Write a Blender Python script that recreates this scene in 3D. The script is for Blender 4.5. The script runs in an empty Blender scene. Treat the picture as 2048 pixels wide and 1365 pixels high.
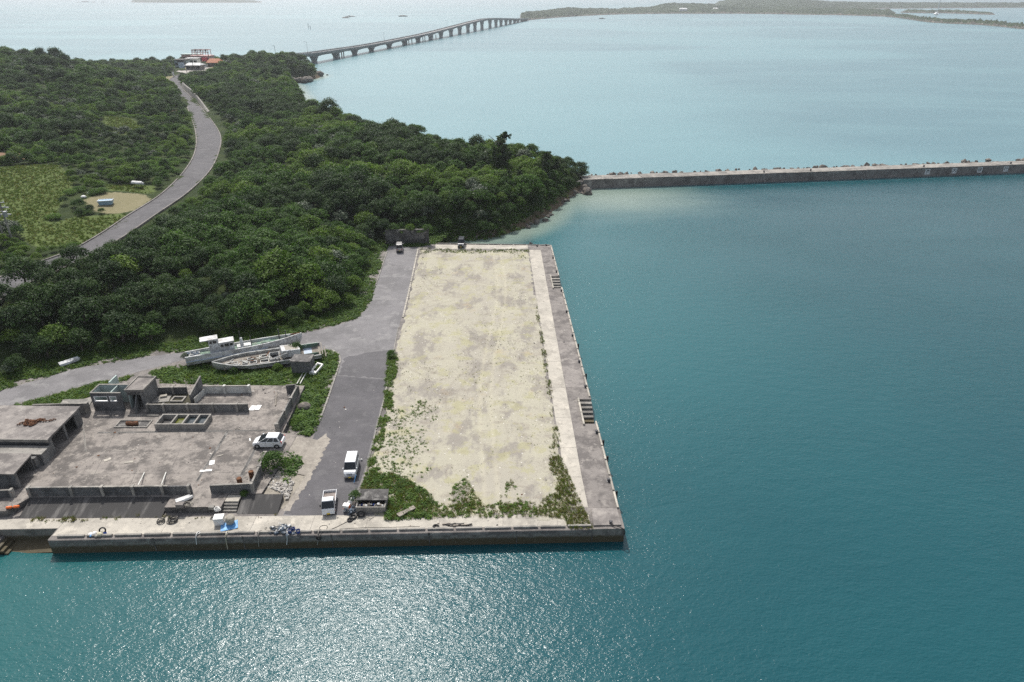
import bpy, bmesh, math, random
import numpy as np
from mathutils import Vector, Matrix
random.seed(7); RNG = np.random.default_rng(11)
S = bpy.context.scene
COL = S.collection
# ---------------------------------------------------------------- camera
FPX = 1365.0; PITCH = math.atan(694.5/FPX); CAMH = 52.0
cam = bpy.data.cameras.new('camera'); cam_o = bpy.data.objects.new('camera', cam); COL.objects.link(cam_o)
cam_o.location = (0, 0, CAMH); cam_o.rotation_euler = (math.pi/2 - PITCH, 0, 0)
cam.sensor_width = 36.0; cam.lens = 36.0*FPX/2048.0; cam.clip_start = 1.0; cam.clip_end = 30000
S.camera = cam_o
# ---------------------------------------------------------------- sky and sun
SUN_EL = math.radians(54); SUN_AZ = math.radians(-20)      # azimuth measured from +Y towards +X
w = bpy.data.worlds.new('World'); S.world = w; w.use_nodes = True
nt = w.node_tree; bg = nt.nodes['Background']
sky = nt.nodes.new('ShaderNodeTexSky'); sky.sky_type = 'NISHITA'; sky.sun_disc = False
sky.sun_elevation = SUN_EL; sky.sun_rotation = SUN_AZ
sky.air_density = 1.0; sky.dust_density = 3.0; sky.ozone_density = 1.0
hs = nt.nodes.new('ShaderNodeHueSaturation'); hs.inputs['Saturation'].default_value = 0.5      # thin high cloud whitens the sky
nt.links.new(sky.outputs[0], hs.inputs['Color']); nt.links.new(hs.outputs[0], bg.inputs[0]); bg.inputs[1].default_value = 0.13
sd = bpy.data.lights.new('sun', 'SUN'); sd.energy = 3.7; sd.angle = math.radians(1.6); sd.color = (1.0, 0.96, 0.9)
so = bpy.data.objects.new('sun', sd); COL.objects.link(so)
sdir = Vector((math.cos(SUN_EL)*math.sin(SUN_AZ), math.cos(SUN_EL)*math.cos(SUN_AZ), math.sin(SUN_EL)))
so.rotation_euler = sdir.to_track_quat('Z', 'Y').to_euler(); so.location = sdir*300
S.view_settings.view_transform = 'Standard'; S.view_settings.look = 'None'
S.view_settings.exposure = 0.25; S.view_settings.gamma = 1.0
S.cycles.use_denoising = False; S.cycles.use_adaptive_sampling = False; S.cycles.sample_clamp_direct = 5.0; S.cycles.sampling_pattern = 'BLUE_NOISE'
S.cycles.max_bounces = 6; S.cycles.diffuse_bounces = 2; S.cycles.glossy_bounces = 3; S.cycles.transmission_bounces = 3
S.cycles.transparent_max_bounces = 6; S.cycles.volume_bounces = 0; S.cycles.sample_clamp_indirect = 4.0
# ---------------------------------------------------------------- geometry helpers
def G(px, py, z=0.0):
    """point of the place at height z that the photograph shows at pixel (px, py)"""
    r = (px-1024)/FPX; u = -(py-682.5)/FPX
    dy = math.cos(PITCH)+u*math.sin(PITCH); dz = -math.sin(PITCH)+u*math.cos(PITCH)
    t = (z-CAMH)/dz
    return Vector((r*t, dy*t, z))
def proj(x, y, z):
    zc = y*math.cos(PITCH)-(z-CAMH)*math.sin(PITCH); u = y*math.sin(PITCH)+(z-CAMH)*math.cos(PITCH)
    return 1024+FPX*x/zc, 682.5-FPX*u/zc, zc
class MB:
    def __init__(s): s.v = []; s.f = []; s.m = []
    def add(s, vs, fs, mi=0):
        b = len(s.v); s.v += [tuple(v) for v in vs]; s.f += [tuple(i+b for i in f) for f in fs]; s.m += [mi]*len(fs); return s
    def box(s, x0, y0, z0, x1, y1, z1, mi=0, M=None):
        vs = [Vector((x, y, z)) for z in (z0, z1) for x, y in ((x0, y0), (x1, y0), (x1, y1), (x0, y1))]
        if M: vs = [M @ v for v in vs]
        return s.add(vs, [(3,2,1,0),(4,5,6,7),(0,1,5,4),(1,2,6,5),(2,3,7,6),(3,0,4,7)], mi)
    def bar(s, a, b, w, h=None, mi=0, up=(0, 0, 1)):
        a = Vector(a); b = Vector(b); h = h or w; d = (b-a).normalized(); u = Vector(up)
        if abs(d.dot(u)) > .98: u = Vector((0, 1, 0))
        r = d.cross(u).normalized()*w/2; t = r.cross(d).normalized()*h/2
        vs = [p+i*r+j*t for p in (a, b) for i, j in ((-1,-1),(1,-1),(1,1),(-1,1))]
        return s.add(vs, [(3,2,1,0),(4,5,6,7),(0,1,5,4),(1,2,6,5),(2,3,7,6),(3,0,4,7)], mi)
    def prism(s, poly, z0, z1, mi=0):
        n = len(poly); P = [(p[0], p[1]) for p in poly]
        if sum(P[i][0]*P[(i+1)%n][1]-P[(i+1)%n][0]*P[i][1] for i in range(n)) < 0: P.reverse()
        vs = [(x, y, z0) for x, y in P]+[(x, y, z1) for x, y in P]
        return s.add(vs, [tuple(range(n))[::-1], tuple(range(n, 2*n))]+[(i, (i+1)%n, n+(i+1)%n, n+i) for i in range(n)], mi)
    def hexa(s, bot, top, mi=0):
        n = len(bot); return s.add(list(bot)+list(top), [tuple(range(n))[::-1], tuple(range(n, 2*n))]+[(i, (i+1)%n, n+(i+1)%n, n+i) for i in range(n)], mi)
    def tube(s, pts, r, n=8, mi=0, cap=True):
        pts = [Vector(p) for p in pts]; rs = r if isinstance(r, (list, tuple)) else [r]*len(pts); vs = []; fs = []
        for i, p in enumerate(pts):
            d = (pts[min(i+1, len(pts)-1)]-pts[max(i-1, 0)]).normalized()
            u = Vector((0, 0, 1)) if abs(d.z) < .9 else Vector((1, 0, 0))
            a = d.cross(u).normalized(); b = d.cross(a)
            vs += [p+(a*math.cos(2*math.pi*k/n)+b*math.sin(2*math.pi*k/n))*rs[i] for k in range(n)]
        for i in range(len(pts)-1):
            for k in range(n): fs.append((i*n+k, i*n+(k+1)%n, (i+1)*n+(k+1)%n, (i+1)*n+k))
        if cap: fs += [tuple(range(n))[::-1], tuple(range((len(pts)-1)*n, len(pts)*n))]
        return s.add(vs, fs, mi)
    def ring(s, c, R, r, axis=(0, 0, 1), n=14, m=6, mi=0):
        c = Vector(c); q = Vector(axis).to_track_quat('Z', 'Y'); vs = []; fs = []
        for i in range(n):
            a = 2*math.pi*i/n
            for j in range(m):
                b = 2*math.pi*j/m; vs.append(c+q @ Vector(((R+r*math.cos(b))*math.cos(a), (R+r*math.cos(b))*math.sin(a), r*math.sin(b))))
        for i in range(n):
            for j in range(m): fs.append((i*m+j, ((i+1)%n)*m+j, ((i+1)%n)*m+(j+1)%m, i*m+(j+1)%m))
        return s.add(vs, fs, mi)
    def blob(s, c, r, sc=(1, 1, 1), jit=.2, sub=2, seed=0, mi=0):
        bm = bmesh.new(); bmesh.ops.create_icosphere(bm, subdivisions=sub, radius=1); rr = random.Random(seed)
        ph = [rr.uniform(0, 6) for _ in range(6)]
        vs = []
        for v in bm.verts:
            p = v.co; k = 1+jit*(math.sin(p.x*2.3+ph[0])+math.sin(p.y*3.1+ph[1])*.8+math.sin(p.z*2.7+ph[2])*.7+rr.uniform(-.6, .6))*.6
            vs.append((c[0]+p.x*k*r*sc[0], c[1]+p.y*k*r*sc[1], c[2]+p.z*k*r*sc[2]))
        fs = [tuple(v.index for v in f.verts) for f in bm.faces]; bm.free()
        return s.add(vs, fs, mi)
    def mesh(s, name, mats, smooth=False):
        me = bpy.data.meshes.new(name); me.from_pydata(s.v, [], s.f)
        for m in (mats if isinstance(mats, (list, tuple)) else [mats]): me.materials.append(m)
        if any(s.m): me.polygons.foreach_set('material_index', s.m)
        if smooth: me.shade_smooth()
        me.validate(); me.update(); return me
    def obj(s, name, mats, parent=None, world=False, smooth=False, bevel=0):
        o = bpy.data.objects.new(name, s.mesh(name, mats, smooth)); COL.objects.link(o)
        if parent:
            o.parent = parent
            if world: o.matrix_parent_inverse = Matrix.Translation(-Vector(WLOC.get(parent.name, (0, 0, 0))))
        if bevel:
            b = o.modifiers.new('bevel', 'BEVEL'); b.width = bevel; b.segments = 2; b.limit_method = 'ANGLE'
        return o
WLOC = {}
def tag(o, label=None, cat=None, group=None, kind=None):
    for k, v in (('label', label), ('category', cat), ('group', group), ('kind', kind)):
        if v: o[k] = v
    return o
def thing(name, label, cat, loc=(0, 0, 0), rz=0.0, group=None):
    o = bpy.data.objects.new(name, None); COL.objects.link(o); o.location = loc; o.rotation_euler = (0, 0, rz)
    o.empty_display_size = .3; WLOC[o.name] = tuple(loc)
    return tag(o, label, cat, group)
def children_of(o): return [c for c in bpy.data.objects if c.parent == o]
def copy_tree(o, parent=None, kids=None):
    c = o.copy(); COL.objects.link(c)
    if parent: c.parent = parent
    for ch in (KIDS.get(o.name) or children_of(o)): copy_tree(ch, c)
    return c
KIDS = {}
def sheet(name, poly, z, mat, kind='structure', parent=None):
    me = bpy.data.meshes.new(name); me.from_pydata([(p[0], p[1], z) for p in poly], [], [tuple(range(len(poly)))])
    me.materials.append(mat); o = bpy.data.objects.new(name, me); COL.objects.link(o)
    if me.polygons[0].normal.z < 0: me.flip_normals()
    if parent: o.parent = parent
    elif kind: o['kind'] = kind
    return o
def rough_poly(pts, step=.7, amp=.12, seed=1):
    """polygon edge broken up the way poured or worn edges are"""
    rr = random.Random(seed); out = []
    for i, p in enumerate(pts):
        q = pts[(i+1) % len(pts)]; p = Vector(p[:2]); q = Vector(q[:2]); n = max(1, int((q-p).length/step))
        t = Vector((-(q-p).y, (q-p).x)).normalized() if (q-p).length > 0 else Vector((0, 0))
        for k in range(n): out.append(p.lerp(q, k/n)+t*(rr.uniform(-amp, amp) if k else 0))
    return out
# ---------------------------------------------------------------- materials
MATS = {}
def newmat(name):
    m = bpy.data.materials.new(name); m.use_nodes = True; MATS[name] = m
    return m, m.node_tree, m.node_tree.nodes['Principled BSDF']
def N(nt, typ, **kw):
    n = nt.nodes.new(typ)
    for k, v in kw.items(): setattr(n, k, v)
    return n
def noise(nt, vec, scale, detail=4, rough=.6, dist=0):
    n = N(nt, 'ShaderNodeTexNoise'); n.inputs['Scale'].default_value = scale; n.inputs['Detail'].default_value = detail
    n.inputs['Roughness'].default_value = rough; n.inputs['Distortion'].default_value = dist
    nt.links.new(vec, n.inputs['Vector']); return n.outputs['Fac']
def ramp(nt, fac, a, b):
    n = N(nt, 'ShaderNodeMapRange', clamp=True, interpolation_type='SMOOTHSTEP')
    n.inputs[1].default_value = a; n.inputs[2].default_value = b; nt.links.new(fac, n.inputs[0]); return n.outputs[0]
def mix(nt, fac, a, b, blend='MIX'):
    n = N(nt, 'ShaderNodeMix', data_type='RGBA', blend_type=blend)
    if isinstance(fac, (int, float)): n.inputs[0].default_value = fac
    else: nt.links.new(fac, n.inputs[0])
    for s, v in ((6, a), (7, b)):
        if isinstance(v, (tuple, list)): n.inputs[s].default_value = (*v[:3], 1)
        else: nt.links.new(v, n.inputs[s])
    return n.outputs[2]
def math_(nt, op, a, b=0.0):
    n = N(nt, 'ShaderNodeMath', operation=op)
    for i, v in enumerate((a, b)):
        if isinstance(v, (int, float)): n.inputs[i].default_value = v
        else: nt.links.new(v, n.inputs[i])
    return n.outputs[0]
def bump(nt, h, bsdf, strength=.4, dist=.05):
    b = N(nt, 'ShaderNodeBump'); b.inputs['Strength'].default_value = strength; b.inputs['Distance'].default_value = dist
    nt.links.new(h, b.inputs['Height']); nt.links.new(b.outputs[0], bsdf.inputs['Normal'])
def pos(nt): return N(nt, 'ShaderNodeNewGeometry').outputs['Position']
def scaled(nt, vec, s):
    n = N(nt, 'ShaderNodeVectorMath', operation='MULTIPLY'); nt.links.new(vec, n.inputs[0]); n.inputs[1].default_value = s; return n.outputs[0]
def grime(name, c, dark, light=None, big=.18, fine=2.5, rough=.9, b=.35, amount=.7, speck=None, orand=.0):
    """weathered mineral surface: broad stains, finer mottling, optional pale wear and dark specks"""
    m, nt, p = newmat(name); P = pos(nt)
    n1 = noise(nt, P, big, 7, .7, .0); n2 = noise(nt, P, fine, 5, .7); n3 = noise(nt, P, fine*9, 3, .7)
    col = mix(nt, math_(nt, 'MULTIPLY', ramp(nt, n1, .44, .60), amount), c, dark)
    col = mix(nt, math_(nt, 'MULTIPLY', ramp(nt, n2, .5, .66), amount*.7), col, dark)
    if light:
        n4 = noise(nt, P, big*2.3, 7, .7, .0); col = mix(nt, math_(nt, 'MULTIPLY', ramp(nt, n4, .52, .62), .75), col, light)
    if speck: col = mix(nt, math_(nt, 'MULTIPLY', ramp(nt, n3, .62, .7), .8), col, speck)
    col = mix(nt, .35, col, mix(nt, n3, (.35, .35, .35), (1.6, 1.6, 1.6)), 'MULTIPLY')
    if orand:
        oi = N(nt, 'ShaderNodeObjectInfo').outputs['Random']
        col = mix(nt, 1.0, col, mix(nt, oi, (1-orand,)*3, (1+orand,)*3), 'MULTIPLY')
    nt.links.new(col, p.inputs['Base Color']); p.inputs['Roughness'].default_value = rough
    p.inputs['Specular IOR Level'].default_value = .25
    if b: bump(nt, n3, p, b, .04)
    return m
def plain(name, c, rough=.5, metal=0, var=.12, sc=4.0, spec=.5, coat=0):
    m, nt, p = newmat(name); n1 = noise(nt, pos(nt), sc, 5, .65)
    col = mix(nt, ramp(nt, n1, .3, .7), tuple(x*(1-var) for x in c), tuple(min(1, x*(1+var)) for x in c))
    nt.links.new(col, p.inputs['Base Color']); p.inputs['Roughness'].default_value = rough; p.inputs['Metallic'].default_value = metal
    p.inputs['Specular IOR Level'].default_value = spec; p.inputs['Coat Weight'].default_value = coat
    return m
def blockwork(name, c, dark, mortar, bw=.4, bh=.2, stain=.7):
    m, nt, p = newmat(name); P = pos(nt)
    sx = N(nt, 'ShaderNodeSeparateXYZ'); nt.links.new(P, sx.inputs[0])
    cx = N(nt, 'ShaderNodeCombineXYZ'); nt.links.new(math_(nt, 'ADD', sx.outputs[0], sx.outputs[1]), cx.inputs[0]); nt.links.new(sx.outputs[2], cx.inputs[1])
    br = N(nt, 'ShaderNodeTexBrick'); nt.links.new(cx.outputs[0], br.inputs[0])
    br.inputs['Color1'].default_value = (*c, 1); br.inputs['Color2'].default_value = (*[x*.72 for x in c], 1); br.inputs['Mortar'].default_value = (*mortar, 1)
    br.inputs['Scale'].default_value = 1; br.inputs['Mortar Size'].default_value = .022; br.inputs['Brick Width'].default_value = bw; br.inputs['Row Height'].default_value = bh
    n1 = noise(nt, scaled(nt, P, (1, 1, .45)), .8, 6, .7, .5); n3 = noise(nt, P, 14, 3)
    col = mix(nt, math_(nt, 'MULTIPLY', ramp(nt, n1, .4, .65), stain), br.outputs['Color'], dark)
    nt.links.new(col, p.inputs['Base Color']); p.inputs['Roughness'].default_value = .92; p.inputs['Specular IOR Level'].default_value = .2
    bump(nt, math_(nt, 'ADD', math_(nt, 'MULTIPLY', br.outputs['Fac'], -1.0), math_(nt, 'MULTIPLY', n3, .5)), p, .5, .03)
    return m
concrete = grime('concrete', (.29, .275, .25), (.13, .125, .115), (.38, .355, .315), .25, 1.6, speck=(.12, .11, .10), orand=.08)
concrete_pale = grime('pale_concrete', (.44, .41, .355), (.29, .27, .235), (.53, .49, .42), .22, 1.3, amount=.75, speck=(.3, .28, .25), orand=.06)
concrete_grey = grime('grey_concrete', (.235, .215, .20), (.12, .11, .105), (.31, .285, .26), .28, 1.5, amount=.8, speck=(.13, .12, .11), orand=.10)
concrete_dark = grime('dark_concrete', (.135, .13, .125), (.055, .053, .052), (.26, .25, .235), .45, 2.2, amount=.8)
slab_mat = grime('slab_concrete', (.255, .230, .208), (.10, .092, .086), (.325, .295, .262), .4, 1.7, amount=.85, speck=(.10, .09, .085))
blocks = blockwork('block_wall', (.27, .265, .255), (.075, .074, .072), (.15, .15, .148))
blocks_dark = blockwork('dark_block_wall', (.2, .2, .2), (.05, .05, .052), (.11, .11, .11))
painted = grime('faded_white_paint', (.62, .62, .58), (.33, .32, .28), (.7, .7, .66), .5, 1.5, amount=.6, b=.15)
mint = grime('faded_mint_paint', (.47, .56, .53), (.30, .35, .33), None, .5, 1.5, amount=.5, b=.1)
asphalt_old = grime('old_asphalt', (.20, .193, .196), (.14, .136, .138), (.25, .243, .24), .15, .9, amount=.7, b=.2)
asphalt_new = grime('new_asphalt', (.112, .108, .114), (.085, .083, .087), (.135, .131, .134), .2, 1.0, amount=.7, b=.25, speck=(.17, .165, .165))
soil = grime('forest_soil', (.06, .055, .035), (.03, .03, .02), (.10, .09, .06), .1, .8)
sand_mat = grime('beach_sand', (.55, .47, .36), (.40, .33, .25), None, .3, 2)
rock_mat = grime('rock', (.17, .155, .14), (.07, .062, .055), (.30, .265, .22), .5, 1.8, b=.8)
rust = grime('rust', (.16, .075, .04), (.07, .035, .022), (.24, .12, .06), 2, 6)
white_paint = plain('white_vehicle_paint', (.80, .81, .82), .25, 0, .02, 3, .5, .6)
gel_white = grime('weathered_gelcoat', (.62, .63, .63), (.30, .29, .27), (.70, .71, .71), .9, 3, rough=.6, amount=.8, b=.05)
gel_grey = grime('weathered_grey_hull', (.40, .41, .40), (.2, .2, .19), (.55, .56, .54), .8, 3, rough=.7, amount=.8, b=.1)
gel_blue = grime('faded_blue_hull', (.48, .56, .66), (.36, .42, .50), (.60, .66, .72), 1, 3, rough=.6, amount=.6, b=.05)
deck_green = grime('green_deck_paint', (.13, .22, .17), (.10, .12, .095), (.30, .34, .28), .7, 3, rough=.8, amount=.8)
wood_grey = grime('grey_timber', (.30, .27, .23), (.15, .13, .11), (.42, .39, .34), 1.0, 5)
glass_dark = plain('dark_glass', (.018, .022, .026), .08, 0, .1, 1, .6)
rubber = plain('black_rubber', (.022, .022, .023), .8, 0, .2)
dark_metal = plain('dark_metal', (.06, .06, .065), .5, .3, .2)
steel = plain('galvanised_steel', (.45, .46, .47), .45, .7, .15)
silver_paint = plain('silver_vehicle_paint', (.42, .41, .40), .3, .5, .03, 3, .5, .6)
navy_paint = plain('dark_vehicle_paint', (.05, .055, .065), .25, .2, .05, 3, .5, .8)
plate_yellow = plain('yellow_plate', (.75, .55, .04), .5, 0, .03)
lamp_clear = plain('clear_lamp', (.7, .72, .74), .1, 0, .02)
lamp_red = plain('red_lamp', (.45, .02, .02), .2, 0, .05)
lamp_orange = plain('orange_lamp', (.8, .28, .03), .25, 0, .05)
orange = plain('orange_plastic', (.75, .16, .03), .45, 0, .1)
blue_plastic = plain('blue_plastic', (.03, .08, .35), .45, 0, .15)
tarp_blue = plain('blue_tarp', (.12, .33, .62), .5, 0, .25, 3)
white_plastic = plain('white_plastic', (.76, .75, .72), .5, 0, .1, 3)
rope_mat = plain('weathered_rope', (.30, .28, .24), .9, 0, .3, 9)
rope_dark = plain('dark_rope', (.05, .048, .045), .9, 0, .3, 9)
net_mat = grime('fishing_net', (.10, .13, .17), (.05, .06, .07), (.45, .46, .46), 1.2, 5, amount=.7)
stone_white = grime('coral_stone', (.58, .55, .50), (.34, .31, .28), None, 1, 4, orand=.25)
red_tile = plain('orange_roof_tile', (.42, .17, .09), .8, 0, .2, 2)
pink_paint = plain('pink_paint', (.55, .36, .34), .7, 0, .15, 1)
sign_black = plain('sign_black', (.03, .03, .035), .6, 0, .1)
sign_white = plain('sign_white', (.78, .78, .77), .6, 0, .08, 2)
# ================================================================ the lie of the land
SEA = -1.9; SLAB = 0.8
COAST = [(-24,152.5),(-19,157.5),(-13,159.6),(-8,160.8),(-2,164),(4.7,172.5),(9,180),(12.5,187),(16,196),(20,204),(25,212),(26,218),(21,224),(8,226),(-6,228),
         (-18,232),(-32,242),(-48,254),(-62,275),(-80,308),(-100,345),(-116,395),(-131,445),(-146,485),(-155,495),(-151,502),(-143,509),(-139,520),
         (-140,535),(-147,550),(-165,575),(-200,600),(-250,596),(-330,565),(-420,520),(-470,420),(-470,200),(-320,50),(-140,50),(-60,58),(-26,70)]
FLAT = [(-330,40),(-140,40),(8,40),(8,150),(-17,150.5),(-20.0,151.6)]+[tuple(G(*p)[:2]) for p in
        ((838,494),(775,494),(770,512),(752,565),(742,605),(716,637),(650,657),(500,687),(300,712),(150,737),(0,782))]+[(-95,79),(-140,68),(-330,50)]
def seg_dist(P, poly, closed=True):
    A = np.array(poly, float); B = np.roll(A, -1, 0)
    if not closed: A, B = A[:-1], B[:-1]
    D = np.full(len(P), 1e9)
    for a, b in zip(A, B):
        ab = b-a; t = np.clip(((P-a) @ ab)/(ab @ ab+1e-12), 0, 1)[:, None]
        D = np.minimum(D, np.linalg.norm(P-(a+t*ab), axis=1))
    return D
def inside(P, poly):
    A = np.array(poly, float); B = np.roll(A, -1, 0); c = np.zeros(len(P), bool)
    for (x0, y0), (x1, y1) in zip(A, B):
        if y0 == y1: continue
        cond = ((y0 > P[:, 1]) != (y1 > P[:, 1])) & (P[:, 0] < (x1-x0)*(P[:, 1]-y0)/(y1-y0)+x0)
        c ^= cond
    return c
def sstep(t): t = np.clip(t, 0, 1); return t*t*(3-2*t)
RZ = 7.0
ROAD_L = [(-60,597),(0,556),(60,532),(140,503),(200,470),(260,430),(325,388),(372,340),(392,300),(391,260),(375,215),(362,192),(346,176),(338,163),(352,152),(382,143),(408,136)]
ROAD_R = [(-30,625),(30,580),(120,540),(215,492),(262,463),(310,430),(375,385),(420,340),(438,300),(440,272),(425,245),(402,217),(380,193),(364,177),(361,165),(380,153),(425,141)]
UP_L = [G(*p, RZ) for p in ROAD_L]; UP_R = [G(*p, RZ) for p in ROAD_R]
UP_POLY = [tuple(p[:2]) for p in UP_L]+[tuple(p[:2]) for p in UP_R[::-1]]
CTRL = [(-60,128,5.0),(-45,140,5.5),(-35,160,5.5),(-70,150,6.3),(-60,180,7.5),(-30,185,7.5),(-12,180,5.5),(2,195,5.5),(12,205,5),(18,214,3.5),(-10,208,8),(-30,218,9),(-45,228,9.5),
        (-60,240,9),(-75,265,9.2),(-80,220,8),(-92,305,9.2),(-120,330,8),(-110,375,8.5),(-150,400,7.5),(-130,430,8),(-155,460,7.5),(-172,480,6.5),(-165,525,8),(-150,530,6),(-185,545,8),
        (-210,505,7.2),(-225,520,7.2),(-195,500,7.2),(-240,500,7.2),(-215,560,4.5),(-190,570,7.5),
        (-105,150,8.4),(-110,175,8.6),(-100,190,8.5),(-120,200,9),(-130,150,9),(-140,240,10),(-125,260,8.6),(-170,290,11),(-160,330,10),(-200,335,14.5),(-225,380,15.5),(-190,390,9),(-200,430,6.5),(-225,460,5),(-240,440,7),(-280,560,3),(-350,520,4),(-240,545,4),
        (-260,410,17.5),(-300,440,19),(-330,400,20),(-380,430,19),(-260,480,5.5),(-300,520,3.5),(-260,300,14),(-200,220,11),(-300,200,12),(-400,250,14),(-180,150,10),(-130,110,8),(-220,100,8)]
CTRL += [(p.x, p.y, RZ-.15) for p in UP_L]+[(p.x, p.y, RZ-.15) for p in UP_R]
CT = np.array(CTRL); _A = np.linalg.norm(CT[:, None, :2]-CT[None, :, :2], axis=2)
_wts = np.linalg.solve(-_A+np.eye(len(CT))*-.5, CT[:, 2]-8.0)
def vnoise(P, s, seed):
    """cheap smooth value noise"""
    r = np.random.default_rng(seed).random((64, 64)); Q = P*s; i = np.floor(Q).astype(int); f = Q-i; f = f*f*(3-2*f)
    g = lambda a, b: r[a % 64, b % 64]
    return (g(i[:,0],i[:,1])*(1-f[:,0])+g(i[:,0]+1,i[:,1])*f[:,0])*(1-f[:,1])+(g(i[:,0],i[:,1]+1)*(1-f[:,0])+g(i[:,0]+1,i[:,1]+1)*f[:,0])*f[:,1]
def height(P):
    P = np.asarray(P, float); out = np.empty(len(P))
    for k in range(0, len(P), 40000):
        Q = P[k:k+40000]
        hp = 8.0-np.linalg.norm(Q[:, None]-CT[None, :, :2], axis=2) @ _wts
        hp = np.clip(hp, 1.5, 24)+(vnoise(Q, .06, 3)-.5)*1.6*sstep(seg_dist(Q, UP_POLY)/8)
        fi = inside(Q, FLAT); df = np.where(fi, 0, seg_dist(Q, FLAT))
        h = -.35+(hp+.35)*(.10*np.clip(df/3, 0, 1)+.90*sstep((df-2.5)/19))
        ci = inside(Q, COAST); dc = seg_dist(Q, COAST)
        k2 = np.where(ci, .08+.92*sstep((dc+.5)/7.5), 0)
        h = np.where(ci, SEA-.5+(h-SEA+.5)*k2, SEA-.5-.06*dc)
        h = np.where(fi, -3.0, h)
        ru = inside(Q, UP_POLY); h = np.where(ru, RZ-.25, h)
        out[k:k+40000] = h
    return out
xs = np.arange(-420, 40.1, 2.0); ys = np.concatenate([np.arange(76, 300, 2.0), np.arange(300, 640, 3.0)])
X, Y = np.meshgrid(xs, ys); PT = np.stack([X.ravel(), Y.ravel()], 1); Z = height(PT)
def grid_mesh(name, PT, Z, nx, ny, mat, smooth=True, keep=None):
    me = bpy.data.meshes.new(name); n = nx*ny
    idx = (np.arange(ny-1)[:, None]*nx+np.arange(nx-1)[None, :]).ravel()
    F = np.stack([idx, idx+1, idx+nx+1, idx+nx], 1)
    if keep is not None: F = F[keep[F].any(1)]
    me.vertices.add(n); me.vertices.foreach_set('co', np.column_stack([PT, Z]).astype(np.float32).ravel())
    me.loops.add(F.size); me.loops.foreach_set('vertex_index', F.astype(np.int32).ravel())
    me.polygons.add(len(F)); me.polygons.foreach_set('loop_start', np.arange(0, F.size, 4, dtype=np.int32))
    me.materials.append(mat); me.update(); me.validate()
    if smooth: me.shade_smooth()
    o = bpy.data.objects.new(name, me); COL.objects.link(o); return o
# hill: soil with sandy, grassy and rocky ground where the photograph shows it
PATCH = {'sand': [[(165,398),(215,384),(287,380),(302,386),(268,408),(225,416),(185,412)], [(325,152),(372,146),(382,150),(346,160),(338,172),(328,160)], [(360,128),(452,122),(460,134),(440,140),(410,146),(372,140)]],
         'earth': [[(-40,305),(62,308),(70,314),(20,324),(-40,328)], [(330,213),(352,211),(352,220),(333,222)]],
         'field': [[(-40,352),(60,338),(118,336),(150,372),(90,440),(150,420),(240,412),(262,420),(240,436),(160,476),(60,478),(30,455),(-40,440)], [(205,240),(260,243),(290,255),(270,275),(215,272)], [(210,367),(310,362),(305,376),(215,380)]]}
PZ = {'sand': 8.5, 'earth': 9.5, 'field': 8.7}
PATCHW = {k: [[tuple(G(*p, 7.2 if (p0[0][1] < 160) else PZ[k])[:2]) for p in p0] for p0 in v] for k, v in PATCH.items()}
hill = grid_mesh('hill', PT, Z, len(xs), len(ys), soil, keep=(Z > SEA-3)); hill['kind'] = 'structure'
def attr(me, name, vals): a = me.attributes.new(name, 'FLOAT', 'POINT'); a.data.foreach_set('value', np.asarray(vals, np.float32))
def patch_w(P, key, soft=2.5):
    w = np.zeros(len(P))
    for poly in PATCHW[key]:
        d = seg_dist(P, poly); w = np.maximum(w, np.where(inside(P, poly), .5+.5*np.clip(d/soft, 0, 1), .5-.5*np.clip(d/soft, 0, 1)))
    return w
dcoast = np.where(inside(PT, COAST), seg_dist(PT, COAST), 0)
attr(hill.data, 'sandy', patch_w(PT, 'sand')); attr(hill.data, 'earthy', patch_w(PT, 'earth')); attr(hill.data, 'grassy', patch_w(PT, 'field'))
attr(hill.data, 'shore', 1-np.clip(dcoast/3.2, 0, 1))
m, nt, p = newmat('hill_ground'); P_ = pos(nt)
def A(nt, n): a = N(nt, 'ShaderNodeAttribute', attribute_name=n); return a.outputs['Fac']
nf = noise(nt, P_, 1.2, 5, .7); nb = noise(nt, P_, .12, 5, .6)
col = mix(nt, ramp(nt, nb, .35, .65), (.022, .036, .012), (.042, .058, .02))
col = mix(nt, ramp(nt, math_(nt, 'ADD', A(nt, 'grassy'), math_(nt, 'MULTIPLY', math_(nt, 'SUBTRACT', nf, .5), .5)), .4, .6), col, mix(nt, nf, (.07, .108, .03), (.115, .14, .048)))
col = mix(nt, ramp(nt, math_(nt, 'ADD', A(nt, 'sandy'), math_(nt, 'MULTIPLY', math_(nt, 'SUBTRACT', nf, .5), .6)), .42, .6), col, mix(nt, nf, (.15, .145, .07), (.27, .235, .155)))
col = mix(nt, ramp(nt, math_(nt, 'ADD', A(nt, 'earthy'), math_(nt, 'MULTIPLY', math_(nt, 'SUBTRACT', nf, .5), .5)), .42, .6), col, mix(nt, nf, (.17, .10, .07), (.25, .16, .11)))
col = mix(nt, ramp(nt, math_(nt, 'ADD', A(nt, 'shore'), math_(nt, 'MULTIPLY', math_(nt, 'SUBTRACT', nf, .5), .4)), .3, .55), col, mix(nt, nf, (.06, .045, .030), (.19, .15, .10)))
nt.links.new(col, p.inputs['Base Color']); p.inputs['Roughness'].default_value = .95; p.inputs['Specular IOR Level'].default_value = .1; bump(nt, nf, p, .6, .15)
hill.data.materials[0] = m
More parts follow.
